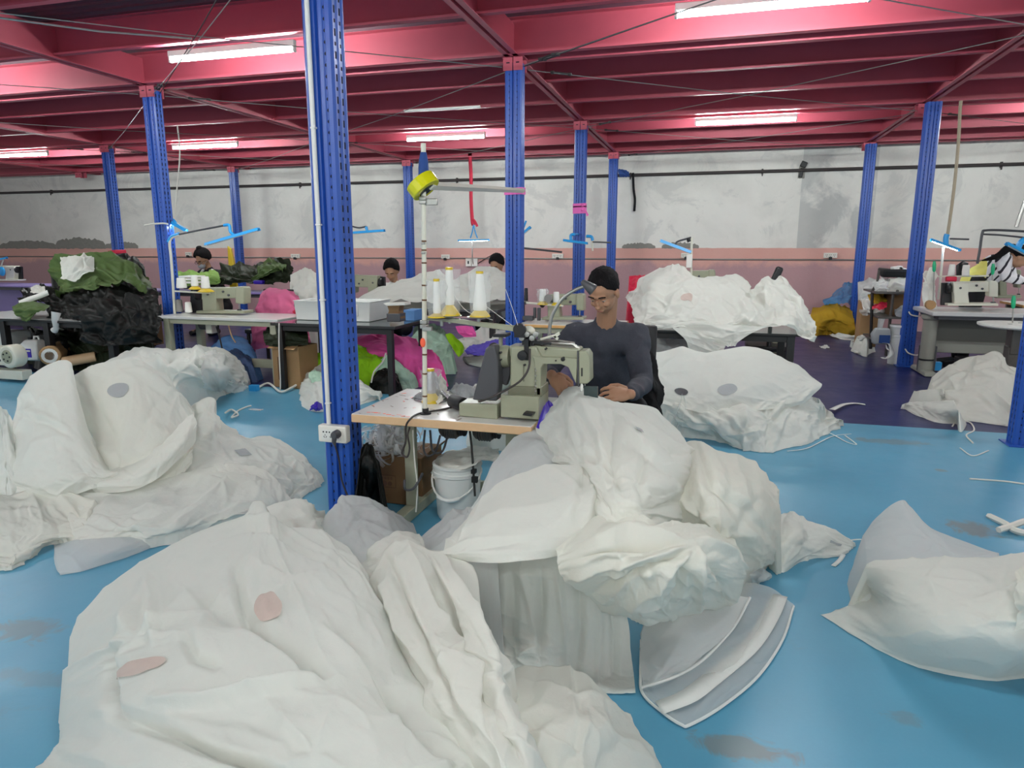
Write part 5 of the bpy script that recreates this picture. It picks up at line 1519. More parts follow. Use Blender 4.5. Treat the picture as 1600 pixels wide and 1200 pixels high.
fabric('olive_cloth', [[(416, 512, 6.4), (440, 505, 6.4), (478, 510, 6.4)], [(414, 528, 6.15), (440, 524, 6.1), (482, 528, 6.15)], [(416, 540, 6.08), (440, 542, 6.06), (482, 540, 6.1)]], 'olive_dark', 'olive cloth heaped on top of the tall cardboard box', 'cloth', n=(40, 40), seed=317, size=.1, amp=.02, skirt=False)
cord([Y(436, 505, 5.94), Y(436, 545, 5.93), Y(438, 590, 5.92), Y(438, 612, 5.92)], .006, 'wire_light', 'white cord hanging in front of the tall cardboard box')
cord([Z(402, 606, .02), Z(420, 599, .02), Z(438, 612, .02), Z(455, 606, .03), Z(470, 597, .05)], .012, 'wire_light', 'white cord lying round the foot of the tall cardboard box')
tag(MB().box(Z(397, 606, .03), (.09, .06, .06)).build('blue_block', 'lamp_blue', bev=.004), 'small blue block on the floor at the foot of the table', 'block')
fabric('blue_cloth', [[(325, 545, 6.6), (345, 530, 6.6), (365, 524, 6.6), (385, 532, 6.6), (396, 545, 6.6)], [(330, 552, 6.45), (350, 542, 6.4), (370, 540, 6.4), (388, 548, 6.4), (397, 560, 6.45)], [(340, 572, 6.35), (355, 575, 6.3), (370, 577, 6.3), (385, 575, 6.3), (397, 572, 6.35)]], 'sky', 'light blue cloth over a dark bundle under the white sewing table', 'cloth', n=(40, 50), seed=331, size=.14, amp=.02)
fabric('slate_bundle', [[(352, 550, 6.35), (370, 545, 6.35), (390, 555, 6.35)], [(352, 560, 6.28), (372, 558, 6.25), (394, 565, 6.28)], [(358, 574, 6.25), (375, 578, 6.22), (394, 572, 6.25)]], 'navy_sheet', 'slate blue bundle in front of the light blue cloth', 'cloth', n=(30, 30), seed=333, size=.1, amp=.015)

# coloured sheets on the floor beyond the near post
GC = 'coloured sheets on the floor under the black table'
def heap(label, m_, rows, seed, size=.16, amp=.02, name='fabric_heap', skirt=True, n=(50, 60), cat='fabric', folds=4, group=None):
    return fabric(name, rows, m_, label, cat, group, n=n, seed=seed, size=size, amp=amp, folds=folds, skirt=skirt)
heap('hot pink sheet heaped under the glossy black table', 'pink', [[(556, 530, 6.9), (585, 521, 6.9), (620, 522, 6.9), (650, 535, 6.9), (672, 548, 6.8), (690, 565, 6.75)], [(556, 540, 6.75), (590, 536, 6.7), (625, 540, 6.65), (650, 552, 6.65), (672, 562, 6.65), (692, 572, 6.65)], [(560, 548, 6.7), (592, 552, 6.6), (625, 560, 6.55), (645, 572, 6.55), (668, 577, 6.58), (690, 577, 6.6)]], 341)
heap('lime green sheet in front of the hot pink one', 'lime', [[(548, 545, 6.7), (565, 540, 6.7), (585, 546, 6.7), (605, 552, 6.65)], [(546, 565, 6.55), (565, 560, 6.5), (585, 562, 6.5), (605, 566, 6.5)], [(546, 605, 6.45), (560, 602, 6.42), (578, 600, 6.42), (600, 598, 6.42)]], 347)
heap('pale mint sheet curling over a black bag under the black table', 'mint', [[(585, 570, 6.5), (602, 556, 6.5), (622, 562, 6.5), (640, 580, 6.5), (652, 598, 6.5)], [(580, 590, 6.42), (600, 575, 6.38), (620, 580, 6.36), (638, 592, 6.38), (650, 603, 6.42)], [(578, 605, 6.4), (595, 600, 6.36), (618, 600, 6.34), (635, 604, 6.35), (648, 606, 6.38)]], 349)
c = Y(598, 592, 6.2)
bb = fabric('black_bag', [[Y(582, 586, 6.3), Y(598, 575, 6.3), Y(614, 580, 6.3), Y(622, 592, 6.3)], [Y(580, 595, 6.2), Y(598, 586, 6.15), Y(614, 590, 6.15), Y(622, 600, 6.2)], [Y(584, 604, 6.18), Y(598, 604, 6.12), Y(612, 606, 6.12), Y(620, 608, 6.15)]], 'tarp_black', 'shiny black bag with white drawstring on the floor under the black table', 'bag', n=(40, 40), seed=353, size=.07, amp=.012)
cord([Y(580, 598, 6.16), Y(585, 580, 6.18), Y(598, 565, 6.25), Y(603, 552, 6.35)], .008, 'wire_light', 'white drawstring of the black bag under the table')
heap('lime sheet left of the near post', 'lime', [[(478, 556, 6.5), (490, 550, 6.5), (502, 552, 6.5)], [(478, 568, 6.4), (492, 564, 6.38), (504, 566, 6.4)], [(480, 580, 6.35), (494, 582, 6.32), (506, 580, 6.35)]], 359, n=(30, 30), amp=.015)
W2 = heap('white and pale sheets in a heap behind the near post', 'white', [[(470, 590, 6.3), (485, 575, 6.3), (505, 572, 6.3), (530, 585, 6.2), (560, 596, 6.1), (595, 612, 6.0)], [(470, 605, 6.0), (488, 596, 5.9), (508, 598, 5.85), (535, 605, 5.8), (565, 610, 5.8), (592, 618, 5.8)], [(472, 632, .02), (490, 640, .02), (510, 642, .01), (540, 640, .01), (565, 632, .01), (588, 622, .01)]], 361, n=(60, 70))
heap('pale blue-green sheet corner beside the lime one', 'mint', [[(483, 580, 6.1), (492, 576, 6.1), (503, 582, 6.1)], [(482, 588, 5.98), (493, 586, 5.96), (503, 592, 5.98)], [(486, 598, 5.95), (494, 598, 5.93), (502, 600, 5.95)]], 363, n=(24, 24), amp=.008, skirt=False)
heap('small blue plastic bag on the floor left of the near post', 'purple_deep', [[(486, 632, .05), (494, 628, .07), (503, 630, .05)], [(484, 637, .03), (494, 636, .06), (504, 637, .03)], [(487, 642, .005), (495, 643, .005), (503, 642, .005)]], 367, n=(20, 20), amp=.006, size=.08, cat='bag', name='plastic_bag')
heap('mint and white sheets under the table behind the thread stand', 'mint', [[(645, 510, 7.8), (665, 503, 7.8), (690, 512, 7.8), (705, 530, 7.8)], [(640, 535, 7.5), (665, 530, 7.45), (690, 535, 7.45), (706, 545, 7.5)], [(645, 562, 7.35), (668, 562, 7.3), (690, 560, 7.3), (706, 558, 7.35)]], 371)
heap('curved lime band sheet under the table behind the thread stand', 'lime', [[(696, 523, 7.3), (704, 521, 7.3), (716, 530, 7.3), (724, 543, 7.3)], [(698, 528, 7.25), (708, 530, 7.22), (716, 540, 7.22), (723, 552, 7.25)], [(700, 533, 7.22), (706, 542, 7.2), (711, 551, 7.2), (717, 558, 7.2)]], 373, n=(24, 30), amp=.006, skirt=False)
heap('hot pink scrap hanging under the table behind the cones', 'pink', [[(712, 510, 7.2), (726, 509, 7.2), (738, 510, 7.2)], [(716, 520, 7.18), (730, 520, 7.18), (743, 520, 7.18)], [(724, 527, 7.18), (734, 527, 7.18), (744, 526, 7.18)]], 379, n=(20, 20), amp=.006, skirt=False)
heap('violet-blue and white plastic sheets left of the machine wheel', 'violet', [[(726, 549, 7.2), (750, 538, 7.25), (772, 530, 7.3), (795, 528, 7.3)], [(730, 553, 7.15), (752, 547, 7.12), (774, 543, 7.12), (796, 541, 7.12)], [(735, 556, 7.1), (755, 556, 7.1), (775, 558, 7.1), (796, 560, 7.1)]], 383, size=.1, skirt=False)
heap('greyish white sheet under the table left of the violet plastic', 'white', [[(712, 528, 7.5), (735, 518, 7.5), (765, 512, 7.6), (790, 514, 7.6)], [(714, 540, 7.4), (738, 534, 7.35), (768, 528, 7.4), (792, 530, 7.4)], [(716, 552, 7.3), (740, 549, 7.25), (770, 544, 7.3), (794, 545, 7.3)]], 384, n=(36, 40), size=.12, amp=.02, skirt=False)
heap('white sheet lying flat on the navy floor behind the machine', 'white', [[(724, 558, .03), (750, 556, .05), (785, 556, .03)], [(730, 566, .02), (755, 566, .05), (788, 566, .03)], [(742, 572, .004), (765, 575, .01), (790, 575, .004)]], 387, n=(24, 30), amp=.006)
heap('white sheet pile between the dark table and the machine', 'white', [[(745, 602, 4.6), (770, 590, 4.6), (800, 575, 4.6), (830, 565, 4.6)], [(740, 615, 4.5), (770, 606, 4.45), (800, 596, 4.45), (830, 590, 4.45)], [(740, 640, .01), (770, 640, .01), (800, 640, .01), (830, 640, .01)]], 389, n=(40, 40))
tag(MB().add([Z(683, 577, .004), Z(690, 567, .03), Z(698, 586, .004)], [(0, 1, 2)]).build('yellow_scrap', 'yellow_cone'), 'yellow triangular scrap on the navy floor by the table leg', 'scrap')

# table under the white heap in the middle distance, far table with cones
table('sewing_table', 'dark grey table buried under white sheets behind the thread stand', -4.3, -2.3, 7.4, 8.8, .74, 'desk_panel', 'dark_grey', 'black_steel', lw=.06)
table('sewing_table', 'table with an orange edge and cones between second post and the man', -1.68, -.75, 6.05, 6.62, .745, 'lam_white', 'orange_edge', 'leg_green')
heap('broad white sheets spread over the table in front of two seated workers', 'white', [[(558, 470, 8.4), (600, 445, 8.5), (650, 430, 8.55), (685, 418, 8.6), (706, 434, 8.6), (727, 428, 8.6), (760, 418, 8.6), (785, 420, 8.6), (812, 432, 8.5)], [(560, 476, 8.1), (605, 460, 8.1), (655, 452, 8.1), (690, 446, 8.1), (712, 450, 8.1), (740, 448, 8.1), (768, 448, 8.1), (790, 450, 8.1), (815, 455, 8.1)], [(565, 480, 7.5), (610, 474, 7.45), (655, 472, 7.42), (690, 470, 7.4), (715, 470, 7.4), (740, 470, 7.4), (768, 470, 7.4), (790, 470, 7.4), (818, 472, 7.4)]], 401, size=.4, amp=.03, n=(60, 110), folds=5, skirt=False)
machine(602, 428, 545, 474, 8.5, 'far machine with a round hand wheel beside the left seated worker')
machine(838, 458, 912, 500, 6.35, 'pale machine on the orange-edged table behind the second post', guard=False)
shelf_bar((822, 473), (880, 478), 6.2, 'rail of the cone stand on the orange-edged table')
px_cone(848, 452, 476, 6.2, 'white cone in a torn sleeve on the orange-edged table', 11, 17, sleeve=True)
px_cone(869, 456, 477, 6.2, 'white cone at the right of the rail on the orange-edged table', 10, 15)
tag(MB().lathe([(.0, -.02), (.036, -.02), (.036, .02), (.0, .02)], Y(857, 466, 6.17), 18, 'y').build('tape_roll', 'thread_grey'), 'small grey tape roll between the two cones on the orange-edged table', 'tape')
px_cone(822, 450, 470, 6.25, 'black cone beside the second post', 6, None, 'black')
c = Y(826, 497, 6.3)
tag(MB().box(c, (.1, .08, .04)).box(c + Vector((.06, 0, .05)), (.025, .03, .1)).box(c + Vector((.1, 0, .04)), (.03, .03, .12)).build('clamp_fitting', 'dark_grey', bev=.004), 'dark clamp fittings at the left end of the orange-edged table', 'tool')
cord([Y(811, 387, 8.62), Y(850, 391, 8.62), Y(878, 394, 8.62)], .014, 'dark_grey', 'dark lamp arm stretching right from behind the second post', name='lamp_pole', cat='pole')

# table and heap behind the man
table('sewing_table', 'glass-topped table with black legs under the big white heap on the right', -.62, .72, 6.0, 6.9, .735, 'glass_top', 'black_steel', 'black_steel', th=.02, lw=.06)
TH = heap('big heap of white sheets piled on the glass-topped table', 'white', [
 [(975,462,6.9),(1000,445,6.8),(1040,414,6.75),(1065,410,6.75),(1085,430,6.8),(1120,432,6.85),(1155,432,6.85),(1172,452,6.8),(1190,432,6.75),(1205,432,6.7),(1222,428,6.6),(1246,455,6.5),(1268,478,6.4)],
 [(985,480,6.5),(1005,465,6.4),(1030,450,6.3),(1065,445,6.3),(1095,450,6.35),(1125,455,6.4),(1155,460,6.4),(1175,466,6.4),(1195,460,6.3),(1215,460,6.3),(1237,467,6.2),(1255,482,6.1),(1274,495,6.1)],
 [(990,500,6.15),(1010,495,6.1),(1035,490,6.0),(1065,490,6.0),(1095,490,6.0),(1130,495,6.0),(1160,495,6.0),(1180,500,6.),(1200,500,6.),(1220,500,6.),(1240,507,5.98),(1260,514,5.97),(1276,520,5.97)],
 [(995,512,6.0),(1012,513,5.98),(1040,514,5.95),(1070,512,5.93),(1100,512,5.93),(1130,514,5.93),(1160,513,5.93),(1180,513,5.93),(1200,513,5.93),(1222,514,5.93),(1243,518,5.93),(1262,530,5.93),(1274,532,5.93)]], 421, size=.2, amp=.03, n=(100, 170), folds=12, skirt=False)
patch('oval_patch', TH, 1073, 466, .05, .05, 'patch_pink', label='pinkish oval patch')
heap('white corner hanging in a point over the edge of the glass-topped table', 'white', [[(1052,508,5.93),(1100,506,5.91),(1150,508,5.91),(1196,511,5.92)],[(1092,524,5.9),(1120,526,5.89),(1150,523,5.89),(1172,522,5.9)],[(1136,539,5.88),(1140,541,5.88),(1144,541,5.88),(1148,538,5.88)]], 431, n=(40, 50), size=.3, amp=.008, skirt=False)
heap('second white corner hanging behind the pointed one', 'white', [[(1050,512,5.9),(1075,514,5.9),(1105,524,5.89),(1136,535,5.89)],[(1070,530,5.9),(1090,536,5.9),(1112,542,5.89),(1132,544,5.88)],[(1076,545,5.9),(1095,550,5.9),(1118,558,5.89),(1128,550,5.88)]], 433, n=(40, 40), size=.3, amp=.006, skirt=False)
heap('greyish sheets lying under the glass-topped table', 'sheer_grey', [[(1000,525,6.6),(1040,522,6.6),(1075,525,6.6),(1120,540,6.6)],[(1000,545,6.4),(1040,540,6.35),(1080,545,6.35),(1120,552,6.35)],[(1000,560,6.2),(1040,560,6.2),(1080,562,6.2),(1120,562,6.2)]], 437)
cb_ = Y(1209, 437, 7.15)
ch3 = thing('chair', 'black chair whose back peeks out behind the heap on the table', 'chair', (cb_.x, cb_.y + .2, 0))
MB().box((0, -.2, cb_.z - .02), (.07, .05, .3), rot(y=.35)).build('backrest', 'black', ch3, bev=.02)
MB().tube([(0, -.18, cb_.z - .1), (0, -.18, .45), (0, 0, .42)], .02, 8).build('back_post', 'black_steel', ch3)
MB().box((0, 0, .45), (.42, .42, .05)).build('seat', 'black', ch3, bev=.015)
for a_ in range(4):
    MB().box((.18 * (1 if a_ % 2 else -1), .18 * (1 if a_ > 1 else -1), .215), (.03, .03, .43)).build('leg', 'black_steel', ch3)
table('sewing_table', 'table behind the heap on the glass-topped table', -.7, .72, 7.4, 8.2, .76, 'lam_white', 'orange_edge', 'leg_green')
machine(1050, 420, 1118, 479, 7.8, 'machine almost hidden behind the heap on the glass-topped table', guard=False)
heap('crimson cloth behind the left end of the heap on the table', 'strap_red', [[(983,432,7.2),(1000,429,7.2),(1024,430,7.2)],[(983,440,7.1),(1000,438,7.1),(1026,440,7.1)],[(984,452,7.0),(1000,452,7.0),(1026,452,7.0)]], 439, n=(24, 24), amp=.012)
pxs = Y(1078, 398, 7.6)
tag(MB().box(Y(1077, 408, 7.6), (.06, .05, .14)).build('lamp_switch', 'white_paint', bev=.006), 'white switch box on the lamp pole over the heap', 'switch')
# ------------------------------------------------------------------ left side: purple tables, black table, tarpaulin heaps
table('work_table', 'purple-topped table along the left edge with a white machine on it', -14.6, -11.35, 9.6, 10.4, .76, 'purple', 'purple', 'dark_grey', lw=.06, panel='purple')
table('work_table', 'purple-topped table under the olive sheets of the woman in the mask', -9.2, -6.55, 9.12, 9.66, .76, 'purple', 'purple', 'dark_grey', lw=.06)
machine(34, 414, -18, 439, 10.0, 'white machine with a black hand wheel on the left purple table', 'machine_light')
tag(MB().ell(Y(3, 424, 9.85), (.08, .03, .09)).build('blue_rosette', 'lamp_blue'), 'blue rosette on the white machine at the left edge', 'ornament')
work_lamp((-6, 408), (11, 404), 9.9, 'small blue lamp head over the white machine at the left edge', False, [(((6, 404), (3, 412), (2, 420)), .012, 'machine_light')])
BT = table('work_table', 'black work table carrying the dark tarpaulin heap', -8.7, -6.25, 6.0, 7.0, .63, 'lam_grey', 'black_steel', 'black_steel', lw=.075)
for x_ in (-.40, .25):
    MB().box((x_, -.44, .3), (.075, .075, .6)).build('leg', 'black_steel', BT, bev=.003)
def ht(*a, **k):
    k.setdefault('name', 'tarpaulin')
    k.setdefault('cat', 'tarpaulin')
    return heap(*a, **k)
ht('olive tarpaulin crowning the big dark heap beside the left post', 'olive', [[(78, 452, 7.2), (84, 425, 7.2), (100, 408, 7.2), (140, 402, 7.2), (180, 404, 7.2), (212, 410, 7.2), (235, 440, 7.2)], [(76, 462, 6.8), (95, 445, 6.8), (120, 425, 6.8), (150, 416, 6.8), (185, 422, 6.8), (215, 430, 6.8), (238, 450, 6.8)], [(80, 468, 6.55), (100, 462, 6.5), (125, 455, 6.5), (150, 450, 6.45), (185, 446, 6.45), (215, 446, 6.5), (236, 458, 6.6)]], 501, size=.3, amp=.05, n=(70, 90), folds=8, skirt=False)
ht('olive tarpaulin flap pointing down over the black sheeting', 'olive', [[(96, 452, 6.48), (120, 440, 6.48), (148, 430, 6.46), (160, 440, 6.5)], [(108, 452, 6.42), (128, 446, 6.4), (145, 440, 6.4), (155, 448, 6.42)], [(128, 450, 6.4), (138, 453, 6.38), (146, 453, 6.38), (152, 452, 6.4)]], 502, n=(30, 40), amp=.012, skirt=False)
ht('white cloth thrown over the olive tarpaulin, pleats fanning down', 'thread', [[(94, 402, 6.9), (110, 398, 6.9), (130, 397, 6.9), (147, 403, 6.9)], [(96, 415, 6.6), (112, 412, 6.55), (130, 412, 6.55), (148, 418, 6.6)], [(96, 434, 6.45), (106, 436, 6.4), (118, 438, 6.4), (124, 432, 6.45)]], 503, n=(40, 60), size=.12, amp=.02, lay=(1.7, 3), skirt=False) if False else fabric('white_cloth', [[(94, 402, 6.9), (110, 398, 6.9), (130, 397, 6.9), (147, 403, 6.9)], [(96, 418, 6.6), (112, 412, 6.5), (130, 412, 6.5), (148, 420, 6.55)], [(94, 435, 6.42), (104, 437, 6.38), (116, 439, 6.38), (126, 430, 6.42)]], 'white', 'white cloth thrown over the olive tarpaulin, pleats fanning down', 'cloth', n=(50, 60), seed=503, size=.14, amp=.02, lay=(1.8, 3), skirt=False)
ht('black plastic sheeting stacked in the middle of the dark heap', 'tarp_black', [[(72, 448, 6.9), (110, 450, 6.8), (150, 446, 6.8), (195, 444, 6.8), (245, 452, 6.8)], [(70, 462, 6.5), (110, 462, 6.42), (150, 460, 6.4), (195, 458, 6.42), (248, 466, 6.5)], [(72, 482, 6.35), (110, 484, 6.28), (150, 482, 6.25), (195, 482, 6.25), (248, 488, 6.3)], [(76, 500, 6.2), (110, 502, 6.15), (150, 502, 6.12), (195, 502, 6.12), (248, 506, 6.2)]], 505, size=.16, amp=.035, n=(70, 110), folds=8, skirt=False)
ht('dark layers sagging over the front of the black table', 'tarp_black', [[(100, 474, 6.2), (160, 468, 6.2), (205, 462, 6.2), (252, 475, 6.25)], [(104, 492, 5.98), (160, 490, 5.96), (205, 486, 6.05), (252, 498, 6.1)], [(120, 515, 6.02), (160, 518, 5.96), (205, 515, 5.96), (250, 522, 6.0)], [(130, 535, 5.98), (160, 540, 5.93), (200, 538, 5.93), (245, 535, 5.97)]], 507, size=.2, amp=.035, n=(60, 90), folds=6, skirt=False)
ht('olive sheet corner hanging off the front edge of the black table', 'olive', [[(18, 478, 6.3), (38, 470, 6.3), (62, 472, 6.3), (78, 478, 6.3)], [(20, 484, 6.0), (38, 480, 5.98), (58, 480, 5.98), (74, 484, 6.0)], [(26, 492, 5.96), (36, 494, 5.94), (48, 494, 5.94), (58, 488, 5.96)], [(38, 502, 5.96), (42, 504, 5.94), (46, 500, 5.94), (50, 494, 5.96)]], 509, n=(40, 40), amp=.012, skirt=False)
ht('dark olive and black bundles stuffed under the black table', 'olive_dark', [[(45, 518, 6.9), (85, 512, 6.9), (130, 515, 6.9), (180, 512, 6.9), (235, 520, 6.9)], [(50, 535, 6.6), (90, 530, 6.5), (135, 532, 6.5), (185, 530, 6.5), (238, 536, 6.6)], [(60, 552, 6.4), (95, 552, 6.35), (140, 555, 6.3), (190, 552, 6.35), (238, 552, 6.4)]], 511, size=.2, amp=.05, n=(60, 100), folds=8)
ht('black shiny bundle beside the canister under the black table', 'tarp_black', [[(60, 520, 6.7), (80, 512, 6.7), (100, 520, 6.7), (108, 535, 6.7)], [(55, 530, 6.45), (80, 528, 6.4), (102, 532, 6.4), (110, 545, 6.5)], [(58, 545, 6.3), (80, 545, 6.25), (100, 546, 6.25), (110, 552, 6.35)]], 513, n=(40, 40), size=.12, amp=.025)
ht('black and white striped bag end at the left of the dark heap', 'tarp_black', [[(38, 455, 6.9), (52, 447, 6.9), (70, 445, 6.9)], [(34, 468, 6.5), (52, 462, 6.45), (74, 458, 6.5)], [(30, 478, 6.35), (52, 474, 6.3), (76, 472, 6.35)]], 517, n=(40, 40), size=.12, amp=.025, skirt=False)
strap(((30, 474), (45, 468), (60, 463), (75, 457)), 6.22, .06, 'white_paint', 'white band along the black bag at the left of the dark heap')
fabric('cream_cloth', [[(48, 450, 6.7), (58, 446, 6.7), (70, 448, 6.7)], [(47, 455, 6.55), (58, 452, 6.52), (71, 455, 6.55)], [(48, 459, 6.5), (60, 459, 6.48), (71, 458, 6.5)]], 'cream', 'cream cloth tucked in the black bag at the left', 'cloth', n=(24, 24), seed=519, size=.1, amp=.01, skirt=False)
ht('black and light sheets rolled at the far top of the heap', 'tarp_black', [[(80, 412, 7.6), (90, 403, 7.6), (100, 402, 7.6)], [(80, 420, 7.4), (90, 415, 7.35), (104, 412, 7.4)], [(84, 432, 7.3), (94, 430, 7.3), (104, 424, 7.3)]], 521, n=(30, 30), size=.12, amp=.02)
ht('black coats and a red lid piled between the two left posts', 'tarp_black', [[(176, 408, 8.6), (190, 396, 8.6), (205, 398, 8.6), (225, 412, 8.6)], [(178, 420, 8.3), (190, 412, 8.3), (207, 414, 8.3), (226, 424, 8.3)], [(178, 440, 8.2), (190, 440, 8.2), (207, 440, 8.2), (226, 442, 8.2)]], 523, n=(40, 40), size=.16, amp=.03)
tag(MB().box(Y(183, 394, 8.7), (.16, .2, .06), rot(y=-.1)).build('red_box', 'strap_red', bev=.01), 'red box lid on the black coats between the two left posts', 'box')
jg = thing('canister', 'white plastic canister with a blue label under the black table', 'canister', Y(55, 562, 6.15), .1)
MB().rings([[(-.12, -.08, 0), (.12, -.08, 0), (.12, .08, 0), (-.12, .08, 0)], [(-.12, -.08, .18), (.12, -.08, .18), (.12, .08, .18), (-.12, .08, .18)], [(-.06, -.05, .24), (.1, -.05, .24), (.1, .05, .24), (-.06, .05, .24)]]).build('canister_body', 'bucket', jg, bev=.015, seg=3)
MB().box((-.03, -.082, .09), (.14, .004, .1)).build('canister_label', 'purple_deep', jg)
MB().box((-.03, -.0845, .115), (.12, .002, .02)).build('label_band', 'white_paint', jg)
MB().cyl((-.03, 0, .23), (-.03, 0, .265), .025, 12).build('cap', 'black', jg)
MB().tube([(.02, 0, .23), (.03, 0, .275), (.08, 0, .275), (.09, 0, .24)], .012, 8).build('handle', 'bucket', jg)
def roll(label, a, b_, r, m_, core='thread'):
    A, B = Vector(a), Vector(b_)
    o = thing('cloth_roll', label, 'roll', A)
    d = B - A
    MB().tube([(0, 0, 0), d * .02, d * .98, d], [r * .9, r, r, r * .9], 18).build('roll_body', m_, o)
    u = d.normalized()
    for k in (.75, .45):
        MB().tube([u * -.004, u * -.001], r * k, 16).build('roll_end', core if k > .5 else 'card_dark', o)
roll('beige cloth roll showing its end under the black table', Y(78, 560, 5.98) + Vector((0, 0, .03)), Y(100, 545, 6.5), .11, 'card')
roll('long tan roll lying under the black table', Y(98, 566, 6.08), Y(150, 557, 6.3), .06, 'wood_edge')
mo = thing('fan_motor', 'grey-green round motor housing at the left edge near the floor', 'motor', Y(22, 556, 5.6))
MB().lathe([(.0, -.08), (.11, -.08), (.125, -.06), (.125, .06), (.0, .08)], (0, 0, 0), 26, 'y').box((-.25, 0, .0), (.5, .12, .2)).build('housing', 'machine_light', mo, bev=.01)
MB().lathe([(.0, -.088), (.07, -.086), (.075, -.08), (.0, -.07)], (0, 0, 0), 22, 'y').build('round_cover', 'machine', mo)
mb = MB()
for k in range(5):
    mb.lathe([(.0, -.092), (.010, -.092), (.010, -.08)], (.045 * cos(k * 1.256), 0, .045 * sin(k * 1.256)), 8, 'y')
mb.lathe([(.0, -.084), (.014, -.084), (.014, -.07)], (-.11, 0, .03), 8, 'y').lathe([(.0, -.084), (.014, -.084), (.014, -.07)], (-.11, 0, -.04), 8, 'y')
mb.build('screw', 'black', mo)
MB().box((-.2, 0, -.2), (.7, .12, .1)).build('motor_base', 'machine_light', mo, bev=.006)
tag(MB().box(Y(8, 530, 6.5), (.5, .3, .22)).build('white_carton', 'white_paint', bev=.01), 'white box behind the round motor housing at the left edge', 'box')
tag(MB().tube([Y(88, 488, 6.02), Y(86, 500, 6.0), Y(88, 512, 6.02), Y(85, 516, 6.03)], [.05, .035, .03, .04], 12).build('plastic_cup', 'film2'), 'clear plastic cup hanging below the black table', 'cup')
tag(MB().box(Y(222, 520, 6.9), (.35, .3, .3)).build('cardboard_box', 'card_dark', bev=.005), 'cardboard box in the shade right of the dark heap', 'box')
strap(((28, 455), (60, 444), (100, 440)), 9.5, .03, 'lam_white', 'pale strip on the purple table edge') if False else None
# sheets in front of the masked woman
ht('olive and black sheets heaped on the purple table right of the masked woman', 'olive_dark', [[(330, 445, 9.8), (345, 425, 9.8), (360, 414, 9.8), (375, 415, 9.8), (395, 418, 9.8), (415, 408, 9.8), (440, 405, 9.8), (455, 422, 9.8)], [(330, 450, 9.5), (345, 438, 9.4), (362, 430, 9.4), (378, 430, 9.4), (397, 430, 9.4), (417, 424, 9.4), (440, 420, 9.4), (456, 432, 9.5)], [(332, 448, 9.35), (347, 446, 9.3), (364, 445, 9.3), (380, 445, 9.3), (400, 445, 9.3), (420, 445, 9.3), (440, 444, 9.3), (455, 444, 9.35)]], 531, size=.2, amp=.05, n=(60, 100), folds=9, skirt=False)
ht('bright olive sheet folded on top of the heap right of the masked woman', 'olive', [[(400, 424, 9.5), (410, 410, 9.55), (430, 407, 9.55), (448, 415, 9.5)], [(396, 434, 9.35), (412, 424, 9.3), (430, 418, 9.3), (446, 420, 9.32)], [(394, 440, 9.3), (410, 434, 9.25), (428, 424, 9.27), (440, 422, 9.3)]], 533, n=(40, 40), size=.14, amp=.03, skirt=False)
ht('light green sheet with a rounded end in front of the masked woman', 'lightgreen', [[(268, 428, 9.6), (290, 424, 9.6), (315, 424, 9.6), (340, 424, 9.6)], [(268, 436, 9.35), (290, 434, 9.3), (318, 434, 9.3), (344, 434, 9.32)], [(268, 446, 9.28), (290, 446, 9.25), (318, 446, 9.25), (342, 444, 9.28)]], 537, n=(40, 60), size=.16, amp=.03, skirt=False)
tag(MB().box(Y(405, 441, 9.25), (.16, .1, .06)).build('blue_bag', 'purple_deep', bev=.02), 'small bright blue bundle at the edge of the purple table', 'bag')
tag(MB().prism([(-.02, -.52), (.14, -.52), (.1, .02), (.06, .25), (.0, .3)], 0, .05, 'y', Y(357, 412, 10.2)).build('yellow_cloth', 'yellow_cone', bev=.01), 'yellow cloth behind the olive sheets by the far post', 'cloth')

# ------------------------------------------------------------------ right side
fabric('sack', [[(1270, 477, 13.0), (1300, 476, 13.0), (1330, 478, 13.0)], [(1266, 490, 12.5), (1300, 484, 12.45), (1334, 490, 12.5)], [(1268, 506, 12.4), (1300, 504, 12.3), (1336, 508, 12.35)], [(1272, 516, .1), (1300, 519, .05), (1336, 520, .05)]], 'mustard', 'mustard yellow sack lying at the foot of the back wall', 'sack', n=(50, 60), seed=601, size=.4, amp=.04)
fabric('plastic_bag', [[(1290, 470, 13.2), (1308, 448, 13.1), (1322, 442, 13.1), (1334, 450, 13.1)], [(1288, 474, 12.9), (1308, 460, 12.85), (1322, 456, 12.85), (1335, 462, 12.9)], [(1290, 477, 12.85), (1308, 475, 12.75), (1322, 475, 12.75), (1335, 476, 12.8)]], 'bagblue', 'blue plastic bag knotted on top of the mustard sack', 'bag', n=(40, 40), seed=603, size=.2, amp=.05, skirt=False)
